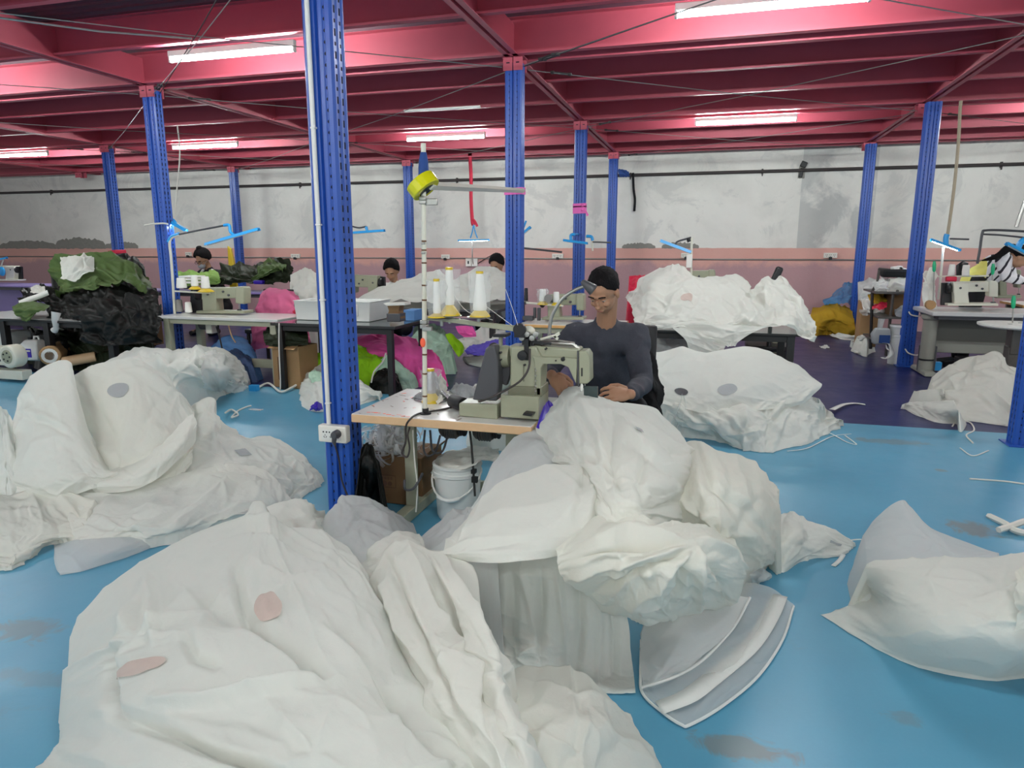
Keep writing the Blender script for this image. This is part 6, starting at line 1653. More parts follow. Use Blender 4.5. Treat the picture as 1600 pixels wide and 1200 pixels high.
# rack of odds and ends
def PX(px, py, y):
    return Y(px, py, y)
k0 = PX(1385, 580, 9.9)
rk = thing('rack', 'rusty steel rack trolley full of cloth and boxes beside the desk post', 'rack', Vector((k0.x, 9.9, 0)))
o_ = Vector(rk.location)
def bar(pts, y, r=.018, m_='motor', name='rack_bar'):
    MB().tube([L(Y(p[0], p[1], y if len(p) < 3 else p[2]), o_) for p in pts], r, 6).build(name, m_, rk)
bar(((1384, 556), (1396, 456)), 9.6)
bar(((1360, 545, 9.8), (1363, 455, 9.8), (1366, 449, 9.8), (1388, 446, 9.8)), 9.8, .02, 'black_steel')
bar(((1371, 440), (1374, 420)), 10.4)
bar(((1374, 420, 10.4), (1405, 423, 10.0), (1402, 460, 9.6)), 10.0)
def shelf(y0_, y1_, pa, pb, name='shelf'):
    A, B, C_, D = Y(*pa, y0_), Y(*pb, y0_), Y(*pb, y0_), Y(*pa, y0_)
    z = (A.z + B.z) / 2
    MB().box(L(((A.x + B.x) / 2, (y0_ + y1_) / 2, z), o_), (abs(B.x - A.x), y1_ - y0_, .025)).build(name, 'motor', rk, bev=.003)
shelf(9.55, 10.3, (1368, 458), (1416, 458))
shelf(9.5, 10.2, (1372, 497), (1420, 497))
shelf(9.5, 10.2, (1366, 533), (1412, 533))
heap('white folded covers on the top shelf of the rack', 'thread', [[(1386, 436, 10.1), (1400, 430, 10.1), (1420, 430, 10.1)], [(1384, 446, 9.75), (1400, 440, 9.7), (1420, 440, 9.7)], [(1386, 456, 9.65), (1400, 455, 9.62), (1420, 455, 9.62)]], 611, n=(30, 30), amp=.02, skirt=False) if False else None
fabric('folded_cover', [[(1386, 436, 10.1), (1400, 430, 10.1), (1422, 430, 10.1)], [(1384, 446, 9.75), (1400, 440, 9.7), (1422, 440, 9.7)], [(1386, 456, 9.66), (1400, 455, 9.64), (1422, 455, 9.64)]], 'white', 'white folded cover on the top shelf of the rack', 'cloth', n=(30, 30), seed=611, size=.15, amp=.02, skirt=False)
fabric('plastic_bag', [[(1372, 444, 10.0), (1382, 432, 10.0), (1390, 436, 10.0)], [(1368, 452, 9.75), (1382, 444, 9.7), (1391, 448, 9.7)], [(1368, 458, 9.7), (1380, 456, 9.66), (1390, 456, 9.66)]], 'film2', 'crumpled grey plastic bag at the left of the top shelf of the rack', 'bag', n=(30, 30), seed=613, size=.08, amp=.025, skirt=False)
tag(MB().box(PX(1400, 427, 9.9), (.34, .2, .1)).build('maroon_bundle', 'jacket', bev=.03), 'dark maroon bundle on top of the folded cover in the rack', 'cloth')
tag(MB().box(PX(1401, 420, 10.05), (.1, .2, .06), rot(y=-.2)).box(PX(1412, 421, 10.05), (.16, .2, .03), rot(y=.3)).build('paper_stack', 'thread', bev=.004), 'white paper packets at the top of the rack', 'paper')
fabric('yellow_cloth', [[(1358, 462, 10.3), (1370, 455, 10.3), (1385, 464, 10.3)], [(1358, 468, 10.05), (1370, 462, 10.0), (1385, 470, 10.0)], [(1362, 472, 9.95), (1374, 474, 9.9), (1384, 473, 9.95)]], 'mustard', 'orange-yellow cloth in a plastic bag left of the rack', 'cloth', n=(24, 24), seed=615, size=.1, amp=.02, skirt=False)
fabric('plastic_bag', [[(1345, 474, 10.4), (1358, 462, 10.4), (1386, 464, 10.4)], [(1345, 484, 10.15), (1360, 478, 10.1), (1386, 480, 10.1)], [(1347, 492, 10.1), (1362, 492, 10.05), (1386, 492, 10.05)]], 'film2', 'clear plastic bag of scraps hanging left of the rack', 'bag', n=(30, 30), seed=617, size=.12, amp=.04, skirt=False)
fabric('red_cloth', [[(1363, 478, 9.8), (1375, 472, 9.8), (1386, 474, 9.8)], [(1363, 484, 9.7), (1375, 482, 9.68), (1386, 480, 9.7)]], 'strap_red', 'small pinkish red cloth in the clear bag left of the rack', 'cloth', n=(20, 20), seed=619, size=.08, amp=.012, skirt=False)
tag(MB().box(PX(1354, 505, 10.6), (.22, .3, .62)).build('cardboard_box', 'card', bev=.006), 'tall strapped cardboard box between rack and far right post', 'box')
tag(MB().box(PX(1405, 475, 10.0), (.3, .4, .3)).build('cardboard_box', 'card_dark', bev=.006), 'dark cardboard box on the middle shelf of the rack', 'box')
fabric('grey_cloth', [[(1398, 482, 9.8), (1410, 476, 9.8), (1422, 478, 9.8)], [(1397, 488, 9.6), (1410, 484, 9.56), (1422, 486, 9.58)], [(1400, 494, 9.52), (1410, 494, 9.5), (1422, 495, 9.52)]], 'patch_grey', 'grey cloth hanging from the middle shelf of the rack', 'cloth', n=(24, 24), seed=621, size=.1, amp=.015, skirt=False)
fabric('maroon_cloth', [[(1388, 523, 9.9), (1400, 520, 9.9), (1412, 522, 9.9)], [(1387, 528, 9.6), (1400, 526, 9.56), (1412, 527, 9.6)], [(1389, 532, 9.55), (1400, 532, 9.5), (1412, 532, 9.52)]], 'rose', 'dusty red cloth on the bottom shelf of the rack', 'cloth', n=(24, 24), seed=623, size=.1, amp=.012, skirt=False)
bu = thing('bucket', 'white bucket with a lidded rim against the desk post', 'bucket', Vector((Y(1401, 560, 9.55).x, 9.55, 0)))
MB().lathe([(.0, .0), (.10, 0), (.115, .34), (.12, .345), (.12, .37), (.115, .375), (.0, .38)], n=26).build('bucket_body', 'bucket', bu)
MB().lathe([(.0, .38), (.10, .38), (.11, .46), (.115, .465), (.115, .49), (.0, .49)], n=26).build('upper_bucket', 'bucket', bu)
MB().tube([(-.12, 0, .35), (-.16, -.06, .28), (-.14, -.08, .2), (-.09, -.1, .16)], .01, 6).build('handle', 'white_paint', bu)
nb = thing('bag', 'grey and white bag with navy print hanging on the rack', 'bag', PX(1376, 540, 9.5))
MB().rings([[(-.1, -.05, .02), (.09, -.05, .02), (.09, .05, .02), (-.1, .05, .02)], [(-.12, -.07, .14), (.1, -.07, .14), (.1, .07, .14), (-.12, .07, .14)], [(-.08, -.05, .22), (.08, -.05, .22), (.08, .05, .22), (-.08, .05, .22)]]).build('bag_body', 'patch_grey', nb, bev=.02, seg=3)
MB().box((.02, -.072, .09), (.12, .01, .1)).build('printed_panel', 'blue_cloth', nb)
tag(ribbon('strap', [PX(1378, 535, 9.45), PX(1390, 538, 9.4), PX(1393, 552, 9.35), PX(1384, 560, 9.3), PX(1378, 558, 9.35)], .05, 'hem', None), 'white webbing strap hanging down at the foot of the rack', 'strap')
fabric('grey_cover', [[(1340, 440, 12.2), (1352, 436, 12.2), (1372, 432, 12.2), (1390, 432, 12.2)], [(1342, 455, 11.9), (1355, 450, 11.9), (1374, 446, 11.9), (1392, 446, 11.9)], [(1345, 470, 11.8), (1358, 468, 11.8), (1376, 466, 11.8), (1392, 466, 11.8)]], 'sheer_grey', 'large greyish covered heap behind the rack', 'cover', n=(40, 40), seed=627, size=.3, amp=.04, skirt='in')
for k, (rows, lab) in enumerate((([[(1295, 522, .04), (1315, 521, .08), (1350, 524, .1)], [(1302, 526, .03), (1320, 525, .06), (1350, 528, .08)], [(1320, 531, .005), (1335, 532, .005), (1350, 533, .005)]], 'flat white scraps on the navy floor in front of the mustard sack'), ([[(1332, 532, .1), (1345, 524, .25), (1356, 522, .3), (1360, 528, .2)], [(1334, 538, .06), (1346, 533, .18), (1357, 532, .2), (1361, 536, .1)], [(1338, 540, .005), (1348, 541, .005), (1357, 541, .005), (1361, 540, .005)]], 'grey-white crumpled sheet on the floor at the foot of the rack'), ([[(1334, 548, .02), (1343, 546, .05), (1352, 548, .02)], [(1334, 551, .01), (1343, 552, .03), (1352, 551, .01)]], 'little white scrap alone on the navy floor'), ([[(1280, 541, .02), (1288, 540, .03), (1296, 542, .02)], [(1281, 543, .01), (1288, 544, .01), (1296, 544, .01)]], 'tiny pale scrap on the navy floor right of the table heap'))):
    heap(lab, 'white', rows, 631 + k, n=(24, 30), size=.12, amp=.012, name='fabric_scrap', skirt=(k == 1))
# grey desk
DZ = .74
dk = thing('desk', 'big grey metal desk with rounded legs and a pale top at the right', 'desk', (3.4, 8.95, 0), 0)
MB().box((.15, 0, DZ - .025), (2.45, .8, .05)).build('desktop', 'lam_grey', dk, bev=.012)
MB().box((.15, 0, DZ - .07), (2.3, .7, .04)).build('under_frame', 'dark_grey', dk, bev=.004)
MB().box((.15, .12, .51), (2.15, .03, .36)).build('modesty_panel', 'desk_panel', dk, bev=.004)
MB().box((.15, .10, .30), (2.15, .05, .14)).build('lower_panel', 'desk', dk, bev=.006)
for sx in (-1.0, 1.2):
    MB().lathe([(.0, .03), (.075, .03), (.075, .62), (.095, .64), (.095, .68), (.0, .68)], (sx, -.1, 0), 20).build('leg', 'desk', dk)
    MB().box((sx, -.03, .03), (.13, .62, .05), taper=.9).build('foot', 'desk', dk, bev=.012)
    MB().lathe([(.077, .16), (.079, .16), (.079, .18), (.077, .18)], (sx, -.1, 0), 20).build('leg_band', 'black', dk)
machine(1470, 438, 1560, 478, 8.85, 'pale machine with black motor cover and thread levers on the grey desk', 'machine_light')
fm = machine(1552, 420, 1596, 466, 9.72, 'greenish machine behind the desk in front of the striped woman')
table('sewing_table', 'pale table with a wooden edge behind the grey desk', 3.55, 5.4, 9.6, 10.3, .76, 'lam_white', 'orange_edge', 'leg_green')
shelf_bar((1466, 432), (1545, 431), 8.9, 'pale cone rail over the machine on the grey desk')
px_cone(1486, 413, 431, 8.9, 'white cone at the left of the rail on the grey desk', 11)
px_cone(1508, 414, 431, 8.9, 'white cone with a black cloth behind it on the desk rail', 13)
tag(MB().tube([Y(1499, 431, 8.91), Y(1500, 416, 8.96), Y(1505, 412, 9.0), Y(1512, 413, 9.0)], [.03, .04, .035, .02], 10).build('black_cloth', 'black'), 'black cloth curled behind the right cone on the desk rail', 'cloth')
tag(MB().lathe([(.0, -.05), (.028, -.05), (.028, .05), (.0, .05)], Y(1486, 436, 8.85), 16, 'x').build('red_reel', 'strap_red'), 'small red reel under the cone rail on the desk', 'reel')
sd = lambda p, y, lab: None
def screwdriver(px, py0, py1, y, label):
    A, B = Y(px, py1, y), Y(px + 2, py0, y)
    o = thing('screwdriver', label, 'screwdriver', A)
    d = B - A
    u = d.normalized()
    MB().tube([(0, 0, 0), d - u * .11], .006, 6).build('shaft', 'steel', o)
    MB().tube([d - u * .12, d - u * .1, d - u * .04, d], [.010, .017, .02, .012], 10).build('handle', 'screw_green', o)
screwdriver(1458, 408, 476, 8.9, 'green-handled screwdriver upright beside the desk post')
screwdriver(1582, 462, 506, 7.6, 'green-handled screwdriver upright on the round white plate')
screwdriver(1550, 412, 441, 8.92, 'green and blue screwdriver in front of the striped woman')
fabric('rope_bundle', [[(1446, 424, 9.2), (1453, 420, 9.2), (1460, 428, 9.2)], [(1444, 445, 9.1), (1452, 443, 9.05), (1461, 448, 9.1)], [(1443, 478, 9.1), (1452, 479, 9.05), (1462, 479, 9.1)]], 'cream', 'bundle of white tape hanging beside the desk post', 'tape', n=(40, 30), seed=641, size=.08, amp=.02, lay=(1.57, 3), skirt=False)
tag(MB().lathe([(.0, -.04), (.05, -.04), (.05, .04), (.0, .04)], Vector((Y(1455, 464, 8.9).x, 8.9, .79)), 18, 'y').build('cork_reel', 'card'), 'small tan reel standing on the left end of the grey desk', 'reel')
# machine stand with the round plate, cut by the right post
rp = thing('round_plate', 'round white plate table on a dark stand at the right edge', 'table', Y(1590, 508, 7.5))
MB().lathe([(.0, -.02), (.3, -.02), (.32, -.005), (.32, .012), (.0, .012)], n=36).build('plate', 'white_paint', rp)
MB().box((.03, .05, -.15), (.14, .14, .26)).box((.0, .05, -.35), (.1, .12, .3)).box((-.06, .02, -.48), (.1, .14, .22)).build('stand', 'motor', rp, bev=.01)
MB().box((.18, -.1, -.4), (.2, .2, .18)).build('white_hood', 'white_paint', rp, bev=.02)
MB().lathe([(.0, -.01), (.02, -.01), (.02, .006), (.0, .006)], (-.08, -.05, .01), 10).lathe([(.0, -.01), (.02, -.01), (.02, .006), (.0, .006)], (.05, .08, .01), 10).build('bolt', 'steel', rp)
tag(MB().box(Vector((Y(1462, 569, 9.1).x, 9.1, .06)), (.11, .08, .1)).build('blue_carton', 'lamp_blue', bev=.004), 'small bright blue carton on the floor under the grey desk', 'box')
tag(MB().box(Y(1448, 560, 8.9), (.16, .12, .3)).build('dark_bin', 'dark_grey', bev=.006), 'dark bin standing under the grey desk', 'bin')
tag(MB().box((3.6, 9.1, .12), (1.6, .3, .1)).build('treadle_board', 'black_steel', bev=.006), 'dark treadle board under the grey desk', 'treadle')
cord([Y(1420, 487, 9.32), Y(1424, 492, 9.3), Y(1436, 494, 9.3), Y(1440, 490, 9.32)], .008, 'wire_light', 'white twine tied round the desk post below the desktop')
cord([Y(1414, 545, 9.32), Y(1420, 552, 9.3), Y(1432, 555, 9.3), Y(1437, 552, 9.32)], .008, 'wire_light', 'white twine tied low round the desk post')
# bits on the blue floor
def fcord(pts, r, label, m_='wire_light', name='thread_scrap'):
    cord([Z(a, b, c_ if c_ else .006) for a, b, c_ in pts], r, m_, label, name=name, cat='thread')
fcord([(352, 645, .05), (362, 640, .02), (372, 648, .02), (362, 652, .03), (372, 642, .0), (385, 636, .0), (392, 634, .0)], .008, 'white drawstring loop on the blue floor below the white sewing table')
fcord([(1488, 666, 0), (1495, 658, 0), (1515, 660, 0), (1522, 672, 0), (1510, 680, 0), (1520, 692, 0)], .006, 'white thread curl on the edge of the blue floor by the right heap')
fcord([(1560, 828, .02), (1580, 822, .03), (1600, 815, .03), (1640, 806, .02)], .016, 'white cord tail entering at the right edge of the blue floor')
fcord([(1545, 806, .01), (1570, 818, .02), (1590, 830, .02), (1640, 838, .01)], .016, 'second white cord tail at the right edge of the blue floor')
fcord([(1515, 748, 0), (1545, 750, 0), (1570, 752, 0), (1600, 756, 0)], .005, 'thin white thread on the blue floor above the stain')
fcord([(1500, 700, 0), (1520, 712, 0), (1545, 704, 0)], .004, 'short white thread on the blue floor near the right post')
ribbon('plastic_strip', [Z(100, 645, .0045), Z(130, 640, .0045)], .02, 'film2') if False else None
tag(MB().box(Z(400, 640, .004), (.12, .05, .004)).build('foil_scrap', 'film2'), 'tiny foil scrap on the blue floor left of the near post', 'scrap')
# ------------------------------------------------------------------ people: one continuous body each, clothes and hair as children
def remesh_body(name, chains, ells, m_, parent, voxel, smooth=4, cut=None):
    mb = MB()
    for pts, rs in chains:
        P = [Vector(p) for p in pts]
        mb.tube(P, rs, 12)
        for p, r in zip(P, rs):
            mb.ell(p, (r * .99,) * 3, 10, 8)
    for c, r, R in ells:
        mb.ell(Vector(c), r, 16, 12, R)
    me = bpy.data.meshes.new(name)
    me.from_pydata(mb.v, [], mb.f)
    bm = bmesh.new()
    bm.from_mesh(me)
    bmesh.ops.recalc_face_normals(bm, faces=bm.faces)
    bm.to_mesh(me)
    bm.free()
    o = bpy.data.objects.new(name, me)
    COL.objects.link(o)
    r = o.modifiers.new('remesh', 'REMESH')
    r.mode = 'VOXEL'
    r.voxel_size = voxel
    s = o.modifiers.new('smooth', 'SMOOTH')
    s.factor = .5
    s.iterations = smooth
    dg = bpy.context.evaluated_depsgraph_get()
    new = bpy.data.meshes.new_from_object(o.evaluated_get(dg))
    o.modifiers.clear()
    o.data = new
    new.materials.clear()
    new.materials.append(M[m_] if isinstance(m_, str) else m_)
    new.polygons.foreach_set('use_smooth', [True] * len(new.polygons))
    o.parent = parent
    return o
def hand(wrist, aim, up, size, curl, side):
    """chains for five separate fingers and the palm; aim: where the fingers point, up: back of the hand"""
    a = Vector(aim).normalized()
    u = (Vector(up) - a * a.dot(Vector(up))).normalized()
    s = a.cross(u) * side
    w = Vector(wrist)
    ch, el = [], []
    R = Matrix((s, a, u)).transposed()
    el.append((w + a * .045 * size, (.040 * size, .05 * size, .016 * size), R))
    el.append((w + a * .03 * size, (.032 * size, .04 * size, .018 * size), R))
    for k, (off, ln) in enumerate(((-.034, .070), (-.0115, .082), (.0115, .078), (.033, .062))):
        p = w + a * .082 * size + s * off * size
        pts = [w + a * .05 * size + s * off * .8 * size, p]
        d, c = (a + s * off * 4.5).normalized(), curl
        for j, f in enumerate((.45, .31, .24)):
            ang = c * (.75 if j == 0 else 1.0)
            d = Matrix.Rotation(-ang, 3, a.cross(u)) @ d
            pts.append(pts[-1] + d * ln * f * size)
        ch.append((pts, [.0092 * size, .0092 * size, .0084 * size, .0078 * size, .0066 * size]))
    t0 = w + a * .02 * size - s * .03 * size
    ch.append(([t0, t0 - s * .022 * size + a * .03 * size - u * .008 * size, t0 - s * .028 * size + a * .058 * size - u * .018 * size, t0 - s * .018 * size + a * .078 * size - u * .026 * size], [.013 * size, .0115 * size, .0098 * size, .0075 * size]))
    return ch, el
def person(label, head, chest, pelvis, sh_l, sh_r, arms, look, top_m, voxel=.011, hair='cap', hair_m='hair', skin='skin', hands=True, legs=None, mask=None, head_size=1., glasses=False, top_name='sweater', sleeve=1., extra=None):
    """head: centre of the skull; look: direction of the face"""
    base = Vector((Vector(pelvis).x, Vector(pelvis).y, 0))
    o = thing('person', label, 'person', base)
    D = lambda p: Vector(p) - base
    if legs == 'sit':
        q = Vector(pelvis)
        legs = [(q + Vector((s * .1, -.03, 0)), q + Vector((s * .16, -.44, .0)), Vector((q.x + s * .16, q.y - .4, .06))) for s in (-1, 1)]
    if legs == 'stand':
        q = Vector(pelvis)
        legs = [(q + Vector((0, s * .1, 0)), Vector((q.x - .05, q.y + s * .11, q.z * .52)), Vector((q.x - .08, q.y + s * .11, .06))) for s in (-1, 1)]
    hc, f = D(head), Vector(look).normalized()
    right = f.cross(Vector((0, 0, 1))).normalized()
    upv = right.cross(f).normalized()
    R = Matrix((right, f, upv)).transposed()
    k = head_size
    H = lambda x, y, z: hc + R @ Vector((x * k, y * k, z * k))
    ch, P_ = D(chest), D(pelvis)
    sl, sr = D(sh_l), D(sh_r)
    neck0 = (sl + sr) / 2 + Vector((0, 0, .02))
    chains = [([P_, (P_ + ch) / 2, ch, neck0 - Vector((0, 0, .05))], [.15, .135, .14, .09]), ([neck0 - Vector((0, 0, .04)), H(0, -.03, -.07)], [.06, .055]), ([sl, (sl + sr) / 2 - Vector((0, 0, .02)), sr], [.065, .09, .065])]
    cloth = [([P_, (P_ + ch) / 2, ch, neck0 - Vector((0, 0, .05))], [.17, .155, .16, .105]), ([neck0 - Vector((0, 0, .06)), neck0 + (H(0, -.03, -.07) - neck0) * .25], [.085, .07]), ([sl, (sl + sr) / 2 - Vector((0, 0, .03)), sr], [.08, .11, .08])]
    ells = [(H(0, -.012, .03), (.076 * k, .098 * k, .094 * k), R), (H(0, .018, -.035), (.058 * k, .075 * k, .075 * k), R), (H(0, .04, -.088), (.030 * k, .03 * k, .022 * k), R),
            (H(0, .095, -.018), (.011 * k, .012 * k, .024 * k), R), (H(0, .104, -.034), (.015 * k, .013 * k, .010 * k), R), (H(0, .078, .022), (.052 * k, .016 * k, .010 * k), R),
            (H(0, .084, -.064), (.022 * k, .010 * k, .006 * k), R), (H(0, .084, -.072), (.020 * k, .010 * k, .006 * k), R), (H(.035, .064, -.03), (.022 * k, .02 * k, .02 * k), R), (H(-.035, .064, -.03), (.022 * k, .02 * k, .02 * k), R),
            (H(.078, -.005, -.01), (.010 * k, .02 * k, .032 * k), R), (H(-.078, -.005, -.01), (.010 * k, .02 * k, .032 * k), R)]
    for side, (S_, E_, W_, aim, up, curl) in zip((1, -1), arms):
        S2, E2, W2 = D(S_), D(E_), D(W_)
        chains.append(([S2, (S2 + E2) / 2, E2, (E2 + W2) / 2, W2], [.06, .052, .044, .040, .028]))
        wc = E2.lerp(W2, .93 * sleeve)
        cloth.append(([S2, (S2 + E2) / 2, E2, E2.lerp(wc, .5), wc], [.078, .068, .060, .052, .040]))
        if hands:
            hch, hel = hand(W2, aim, up, 1.12, curl, side)
            chains += hch
            ells += hel
    if legs:
        for hip, knee, foot in legs:
            a, b, c = D(hip), D(knee), D(foot)
            chains.append(([a, b, c], [.085, .06, .045]))
            chains.append(([c, c + (b - a).normalized() * .17 - Vector((0, 0, .02))], [.045, .035]))
    body = remesh_body('body', chains, ells, skin, o, min(voxel, .0034) if hands else voxel, 3)
    c_ = remesh_body(top_name, cloth, [], top_m, o, .016, 5)
    v = np.empty(len(c_.data.vertices) * 3)
    c_.data.vertices.foreach_get('co', v)
    X = v.reshape(-1, 3)
    nn = np.empty(len(c_.data.vertices) * 3)
    c_.data.vertices.foreach_get('normal', nn)
    rng = np.random.default_rng(3)
    w1 = perlin(X[:, 0] / .07 + X[:, 2] / .3, X[:, 2] / .09 + X[:, 1] / .1, rng)
    X += nn.reshape(-1, 3) * ((1 - np.abs(w1) * 2)[:, None] * .007)
    c_.data.vertices.foreach_set('co', X.ravel())
    if legs:
        ts_ = [([D(h), D(kn), D(ft).lerp(D(kn), .12)], [.105, .08, .062]) for h, kn, ft in legs]
        remesh_body('trousers', ts_ + [([D(legs[0][0]), D(legs[1][0])], [.12, .12])], [], 'jacket', o, .02, 4)
        for h, kn, ft in legs:
            d = (D(kn) - D(h))
            d.z = 0
            d.normalize()
            MB().tube([D(ft) - d * .06 - Vector((0, 0, .01)), D(ft) + d * .04 - Vector((0, 0, .015)), D(ft) + d * .2 - Vector((0, 0, .03))], [.05, .052, .035], 12).build('shoe', 'black', o)
    for sx in (-1, 1):
        e = MB().ell(H(sx * .031, .079, .002), (.012 * k, .008 * k, .007 * k), 12, 8, R).build('eye', 'socket', o)
        MB().ell(H(sx * .031, .0845, -.002), (.005 * k, .003 * k, .0045 * k), 10, 6, R).build('iris', 'black', e)
        MB().ell(H(sx * .031, .0795, .0065), (.0145 * k, .0105 * k, .0062 * k), 12, 8, R).build('eyelid', skin, o)
        MB().tube([H(sx * .014, .094, .024), H(sx * .032, .093, .029), H(sx * .05, .082, .024)], .004 * k, 6).build('eyebrow', hair_m, o)
    MB().ell(H(0, .088, -.066), (.019 * k, .007 * k, .006 * k), 12, 8, R).build('lips', 'lip', o) if not mask else None
    # hair: a close cap from the brow round to the nape
    hb = MB()
    rq = random.Random(4)
    rings = []
    jag = [rq.uniform(-.07, .07) for _ in range(40)]
    for i in range(11):
        th = i / 10
        ring = []
        for j in range(40):
            a = 2 * pi * j / 40
            front = max(0, sin(a))
            lim = 2.0 - 1.02 * front ** .8 + jag[j]       # hair line: higher at the brow
            t_ = th * lim
            bump = 1 + .03 * sin(a * 9 + th * 5) * th + rq.uniform(-.03, .03) * min(1, th * 4)
            bump *= 1.03 - .075 * th ** 5
            ring.append(H(.084 * sin(t_) * cos(a) * bump * k, (-.014 + .106 * sin(t_) * sin(a) * bump) * k, (.03 + .105 * cos(t_) * bump) * k))
        rings.append(ring)
    hb.rings(rings, cap=False)
    h_ = hb.build('hair', hair_m, o, angle=180)
    sdf = h_.modifiers.new('thick', 'SOLIDIFY')
    sdf.thickness = .006
    sdf.offset = -1
    if hair == 'bun':
        MB().ell(H(.0, -.03, .160), (.05, .055, .045), 12, 8).ell(H(.02, -.06, .155), (.035, .035, .035), 12, 8).build('hair_bun', hair_m, o)
    if hair == 'tail':
        pts = [H(0, -.1, .06), H(0, -.16, .03), H(0, -.22, -.08), H(0, -.25, -.22), H(.02, -.26, -.36)]
        MB().tube(catmull(np.array([tuple(p) for p in pts]), 16).tolist(), [.03, .034, .038, .04, .042, .043, .043, .042, .04, .038, .036, .032, .028, .022, .015, .006], 12).build('ponytail', hair_m, o)
    if mask:
        MB().ell(H(0, .062, -.055), (.058 * k, .05 * k, .045 * k), 16, 12, R).build('face_mask', mask, o)
        for sx in (-1, 1):
            MB().tube([H(sx * .05, .06, -.04), H(sx * .076, .01, -.01)], .003, 6).build('mask_strap', mask, o)
    if glasses:
        g = MB()
        for sx in (-1, 1):
            g.tube([H(sx * .033 + .022 * cos(2 * pi * q_ / 14), .103, .002 + .017 * sin(2 * pi * q_ / 14)) for q_ in range(15)], .0025, 6)
            g.tube([H(sx * .056, .1, .004), H(sx * .08, .0, .008)], .002, 6)
        g.tube([H(-.011, .104, .004), H(.011, .104, .004)], .0025, 6)
        g.build('glasses', 'black', o)
    return o, H, D
# the man at the near machine
ym = 3.98
Hd = Y(943, 456, 3.80)
CH, PE = Y(945, 560, 4.08), Vector((Y(948, 600, 4.22).x, 4.22, .52))
SL_, SR_ = Y(897, 525, 3.98), Y(994, 525, 3.98)      # picture left, picture right
h1, h2 = Y(862, 586, 3.44), Y(985, 616, 3.40)
man, Hm, Dm = person('seated man in a dark grey sweater bending over the big sewing machine', Hd, CH, PE, SL_, SR_,
    [(SL_, Y(850, 585, 3.86), h1, (.72, -.25, -.62), (.35, -.72, .6), .5), (SR_, Y(1003, 600, 3.78), h2, (-.93, -.3, .02), (.05, -.7, .7), .6)],
    (-.22, -.78, -.52), 'sweater', hair='cap', legs=[(PE + Vector((-.1, -.03, 0)), PE + Vector((-.16, -.45, .02)), PE + Vector((-.14, -.40, -.47))), (PE + Vector((.1, -.03, 0)), PE + Vector((.22, -.42, .02)), PE + Vector((.24, -.36, -.47)))])
# his chair with a black jacket over the back
cc = Vector((PE.x + .04, 4.30, 0))
chr_ = thing('chair', 'chair of the seated man with a black jacket over its back', 'chair', cc)
MB().box((0, 0, .335), (.44, .44, .05)).build('seat', 'black', chr_, bev=.015)
MB().box((.0, .26, .72), (.46, .04, .42), rot(x=-.12)).build('backrest', 'black', chr_, bev=.03)
for sx in (-1, 1):
    for sy in (-1, 1):
        MB().box((sx * .19, sy * .19, .155), (.035, .035, .31)).build('leg', 'black_steel', chr_)
    MB().box((sx * .2, .24, .45), (.035, .03, .3)).build('back_post', 'black_steel', chr_)
fabric('jacket', [[Y(985, 545, 4.42), Y(1006, 541, 4.42), Y(1018, 548, 4.4), Y(1026, 562, 4.38)], [Y(985, 590, 4.36), Y(1010, 590, 4.3), Y(1024, 600, 4.28), Y(1030, 608, 4.3)], [Y(985, 635, 4.32), Y(1012, 635, 4.26), Y(1028, 635, 4.24), Y(1036, 640, 4.26)], [Y(990, 670, 4.32), Y(1012, 670, 4.26), Y(1026, 668, 4.24), Y(1036, 665, 4.26)]], 'jacket', 'black jacket hanging over the right side of the seated man\'s chair', 'jacket', n=(50, 40), seed=701, size=.12, amp=.015, skirt=False)
# workers further back
p = Y(612, 424, 8.9)
person('worker with bowed dark head in pale top behind white sheets left of the stand pole', p, p + Vector((.0, .1, -.5)), p + Vector((0, .2, -.8)), p + Vector((-.2, .08, -.24)), p + Vector((.2, .08, -.24)),
       [(p + Vector((-.2, .08, -.26)), p + Vector((-.3, -.12, -.42)), p + Vector((-.16, -.32, -.46)), (.6, -.6, -.2), (0, 0, 1), .3), (p + Vector((.2, .08, -.26)), p + Vector((.3, -.12, -.42)), p + Vector((.16, -.32, -.46)), (-.6, -.6, -.2), (0, 0, 1), .3)], (.1, -.85, -.5), 'white_paint', voxel=.014, hands=False, top_name='shirt', head_size=1.15, legs='sit')
p = Y(776, 415, 9.1)
person('worker half hidden by the second post behind the white sheets', p, p + Vector((.0, .1, -.5)), p + Vector((0, .2, -.8)), p + Vector((-.2, .06, -.23)), p + Vector((.2, .06, -.23)),
       [(p + Vector((-.2, .06, -.25)), p + Vector((-.28, -.12, -.42)), p + Vector((-.14, -.3, -.46)), (.6, -.6, -.2), (0, 0, 1), .3), (p + Vector((.2, .06, -.25)), p + Vector((.28, -.12, -.42)), p + Vector((.14, -.3, -.46)), (-.6, -.6, -.2), (0, 0, 1), .3)], (-.15, -.9, -.4), 'patch_grey', voxel=.014, hands=False, top_name='shirt', head_size=1.1, legs='sit')
p = Y(317, 406, 9.95)
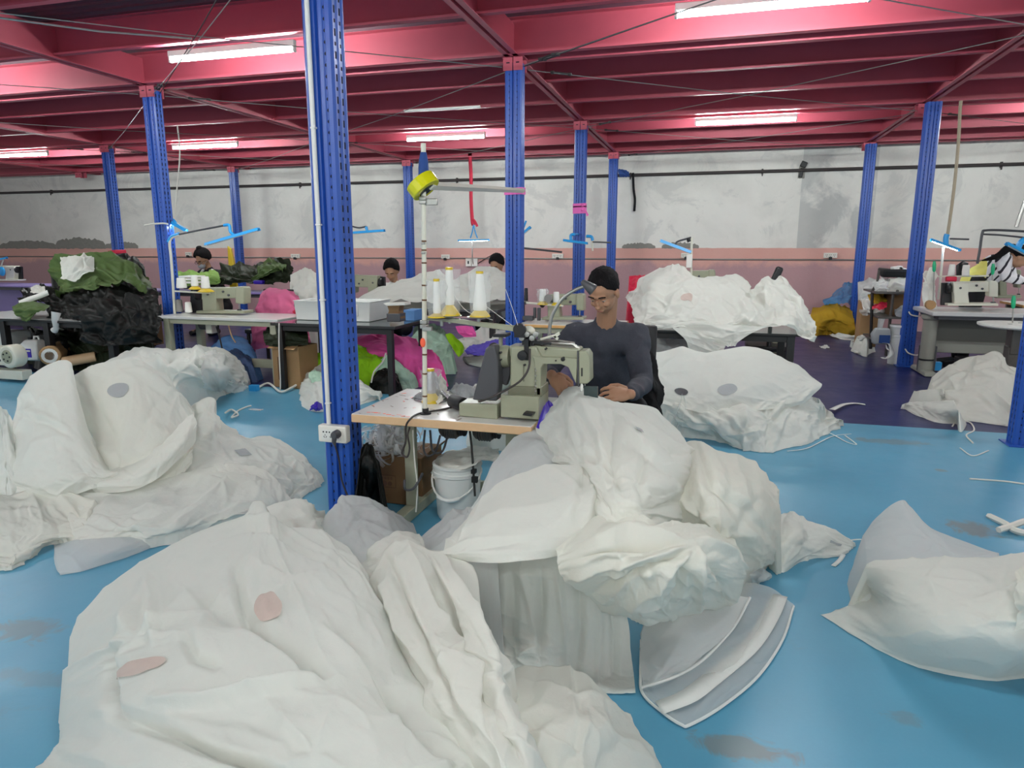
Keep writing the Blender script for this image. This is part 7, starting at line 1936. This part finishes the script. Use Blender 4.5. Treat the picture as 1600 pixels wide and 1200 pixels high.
wo, Hw, Dw = person('woman with a hair bun, glasses and patterned face mask behind the light green sheet', p, p + Vector((.12, .12, -.5)), p + Vector((.15, .2, -.8)), p + Vector((-.13, .1, -.24)), p + Vector((.25, .1, -.24)),
       [(p + Vector((-.13, .1, -.26)), p + Vector((-.22, -.12, -.44)), p + Vector((-.1, -.35, -.5)), (.6, -.6, -.2), (0, 0, 1), .3), (p + Vector((.25, .1, -.26)), p + Vector((.3, -.12, -.46)), p + Vector((.1, -.35, -.5)), (-.6, -.6, -.2), (0, 0, 1), .3)], (-.1, -.85, -.45), 'jacket', voxel=.014, hands=False, hair='bun', mask='patch_grey', glasses=True, top_name='jacket', legs='sit', head_size=1.22)
for s in (-1, 1):
    MB().tube([Dw(p + Vector((.06 + s * .09, .03, -.16))), Dw(p + Vector((.06 + s * .12, -.06, -.28))), Dw(p + Vector((.06 + s * .12, -.08, -.42)))], .022, 8).build('white_stripe', 'thread', wo)
# striped woman leaning over at the right
m = bpy.data.materials.new('striped_knit')
m.use_nodes = True
t = NT(m)
p_ = t.n['Principled BSDF']
p_.inputs['Roughness'].default_value = .8
sep = t.add('ShaderNodeSeparateXYZ')
t.link(t.coord(), sep.inputs[0])
s_ = t.math('ADD', t.math('MULTIPLY', sep.outputs[0], .8), t.math('MULTIPLY', sep.outputs[2], -.45))
fr = t.math('FRACT', t.math('MULTIPLY', t.math('ADD', s_, 5), 13))
c_ = t.mix(t.math('LESS_THAN', fr, .26), lin('#e9e6ea'), lin('#2a2630'))
c_ = t.mix(t.math('LESS_THAN', sep.outputs[0], .03), c_, lin('#e6dc72'))
t.link(c_, p_.inputs['Base Color'])
M['striped'] = m
p = Y(1592, 402, 9.3)
sw, Hs, Ds = person('woman in a yellow and white striped top leaning right with a black ponytail', p, Y(1555, 418, 9.5), Y(1525, 440, 9.6), Y(1568, 405, 9.25), Y(1572, 404, 9.7),
       [(Y(1568, 408, 9.25), Y(1572, 432, 9.15), Y(1592, 440, 9.1), (1, -.1, -.2), (0, 0, 1), .3), (Y(1572, 406, 9.7), Y(1580, 432, 9.7), Y(1600, 440, 9.6), (1, -.1, -.2), (0, 0, 1), .3)], (.75, -.15, -.65), 'striped', voxel=.014, hands=False, hair='cap', top_name='striped_top', legs='stand')
MB().tube(catmull(np.array([tuple(Ds(Y(*q_, 9.15))) for q_ in ((1584, 388), (1575, 388), (1562, 398), (1548, 404), (1534, 407))]), 14).tolist(), [.05, .05, .048, .045, .042, .04, .036, .033, .03, .026, .022, .018, .012, .006], 10).build('ponytail', 'hair', sw)
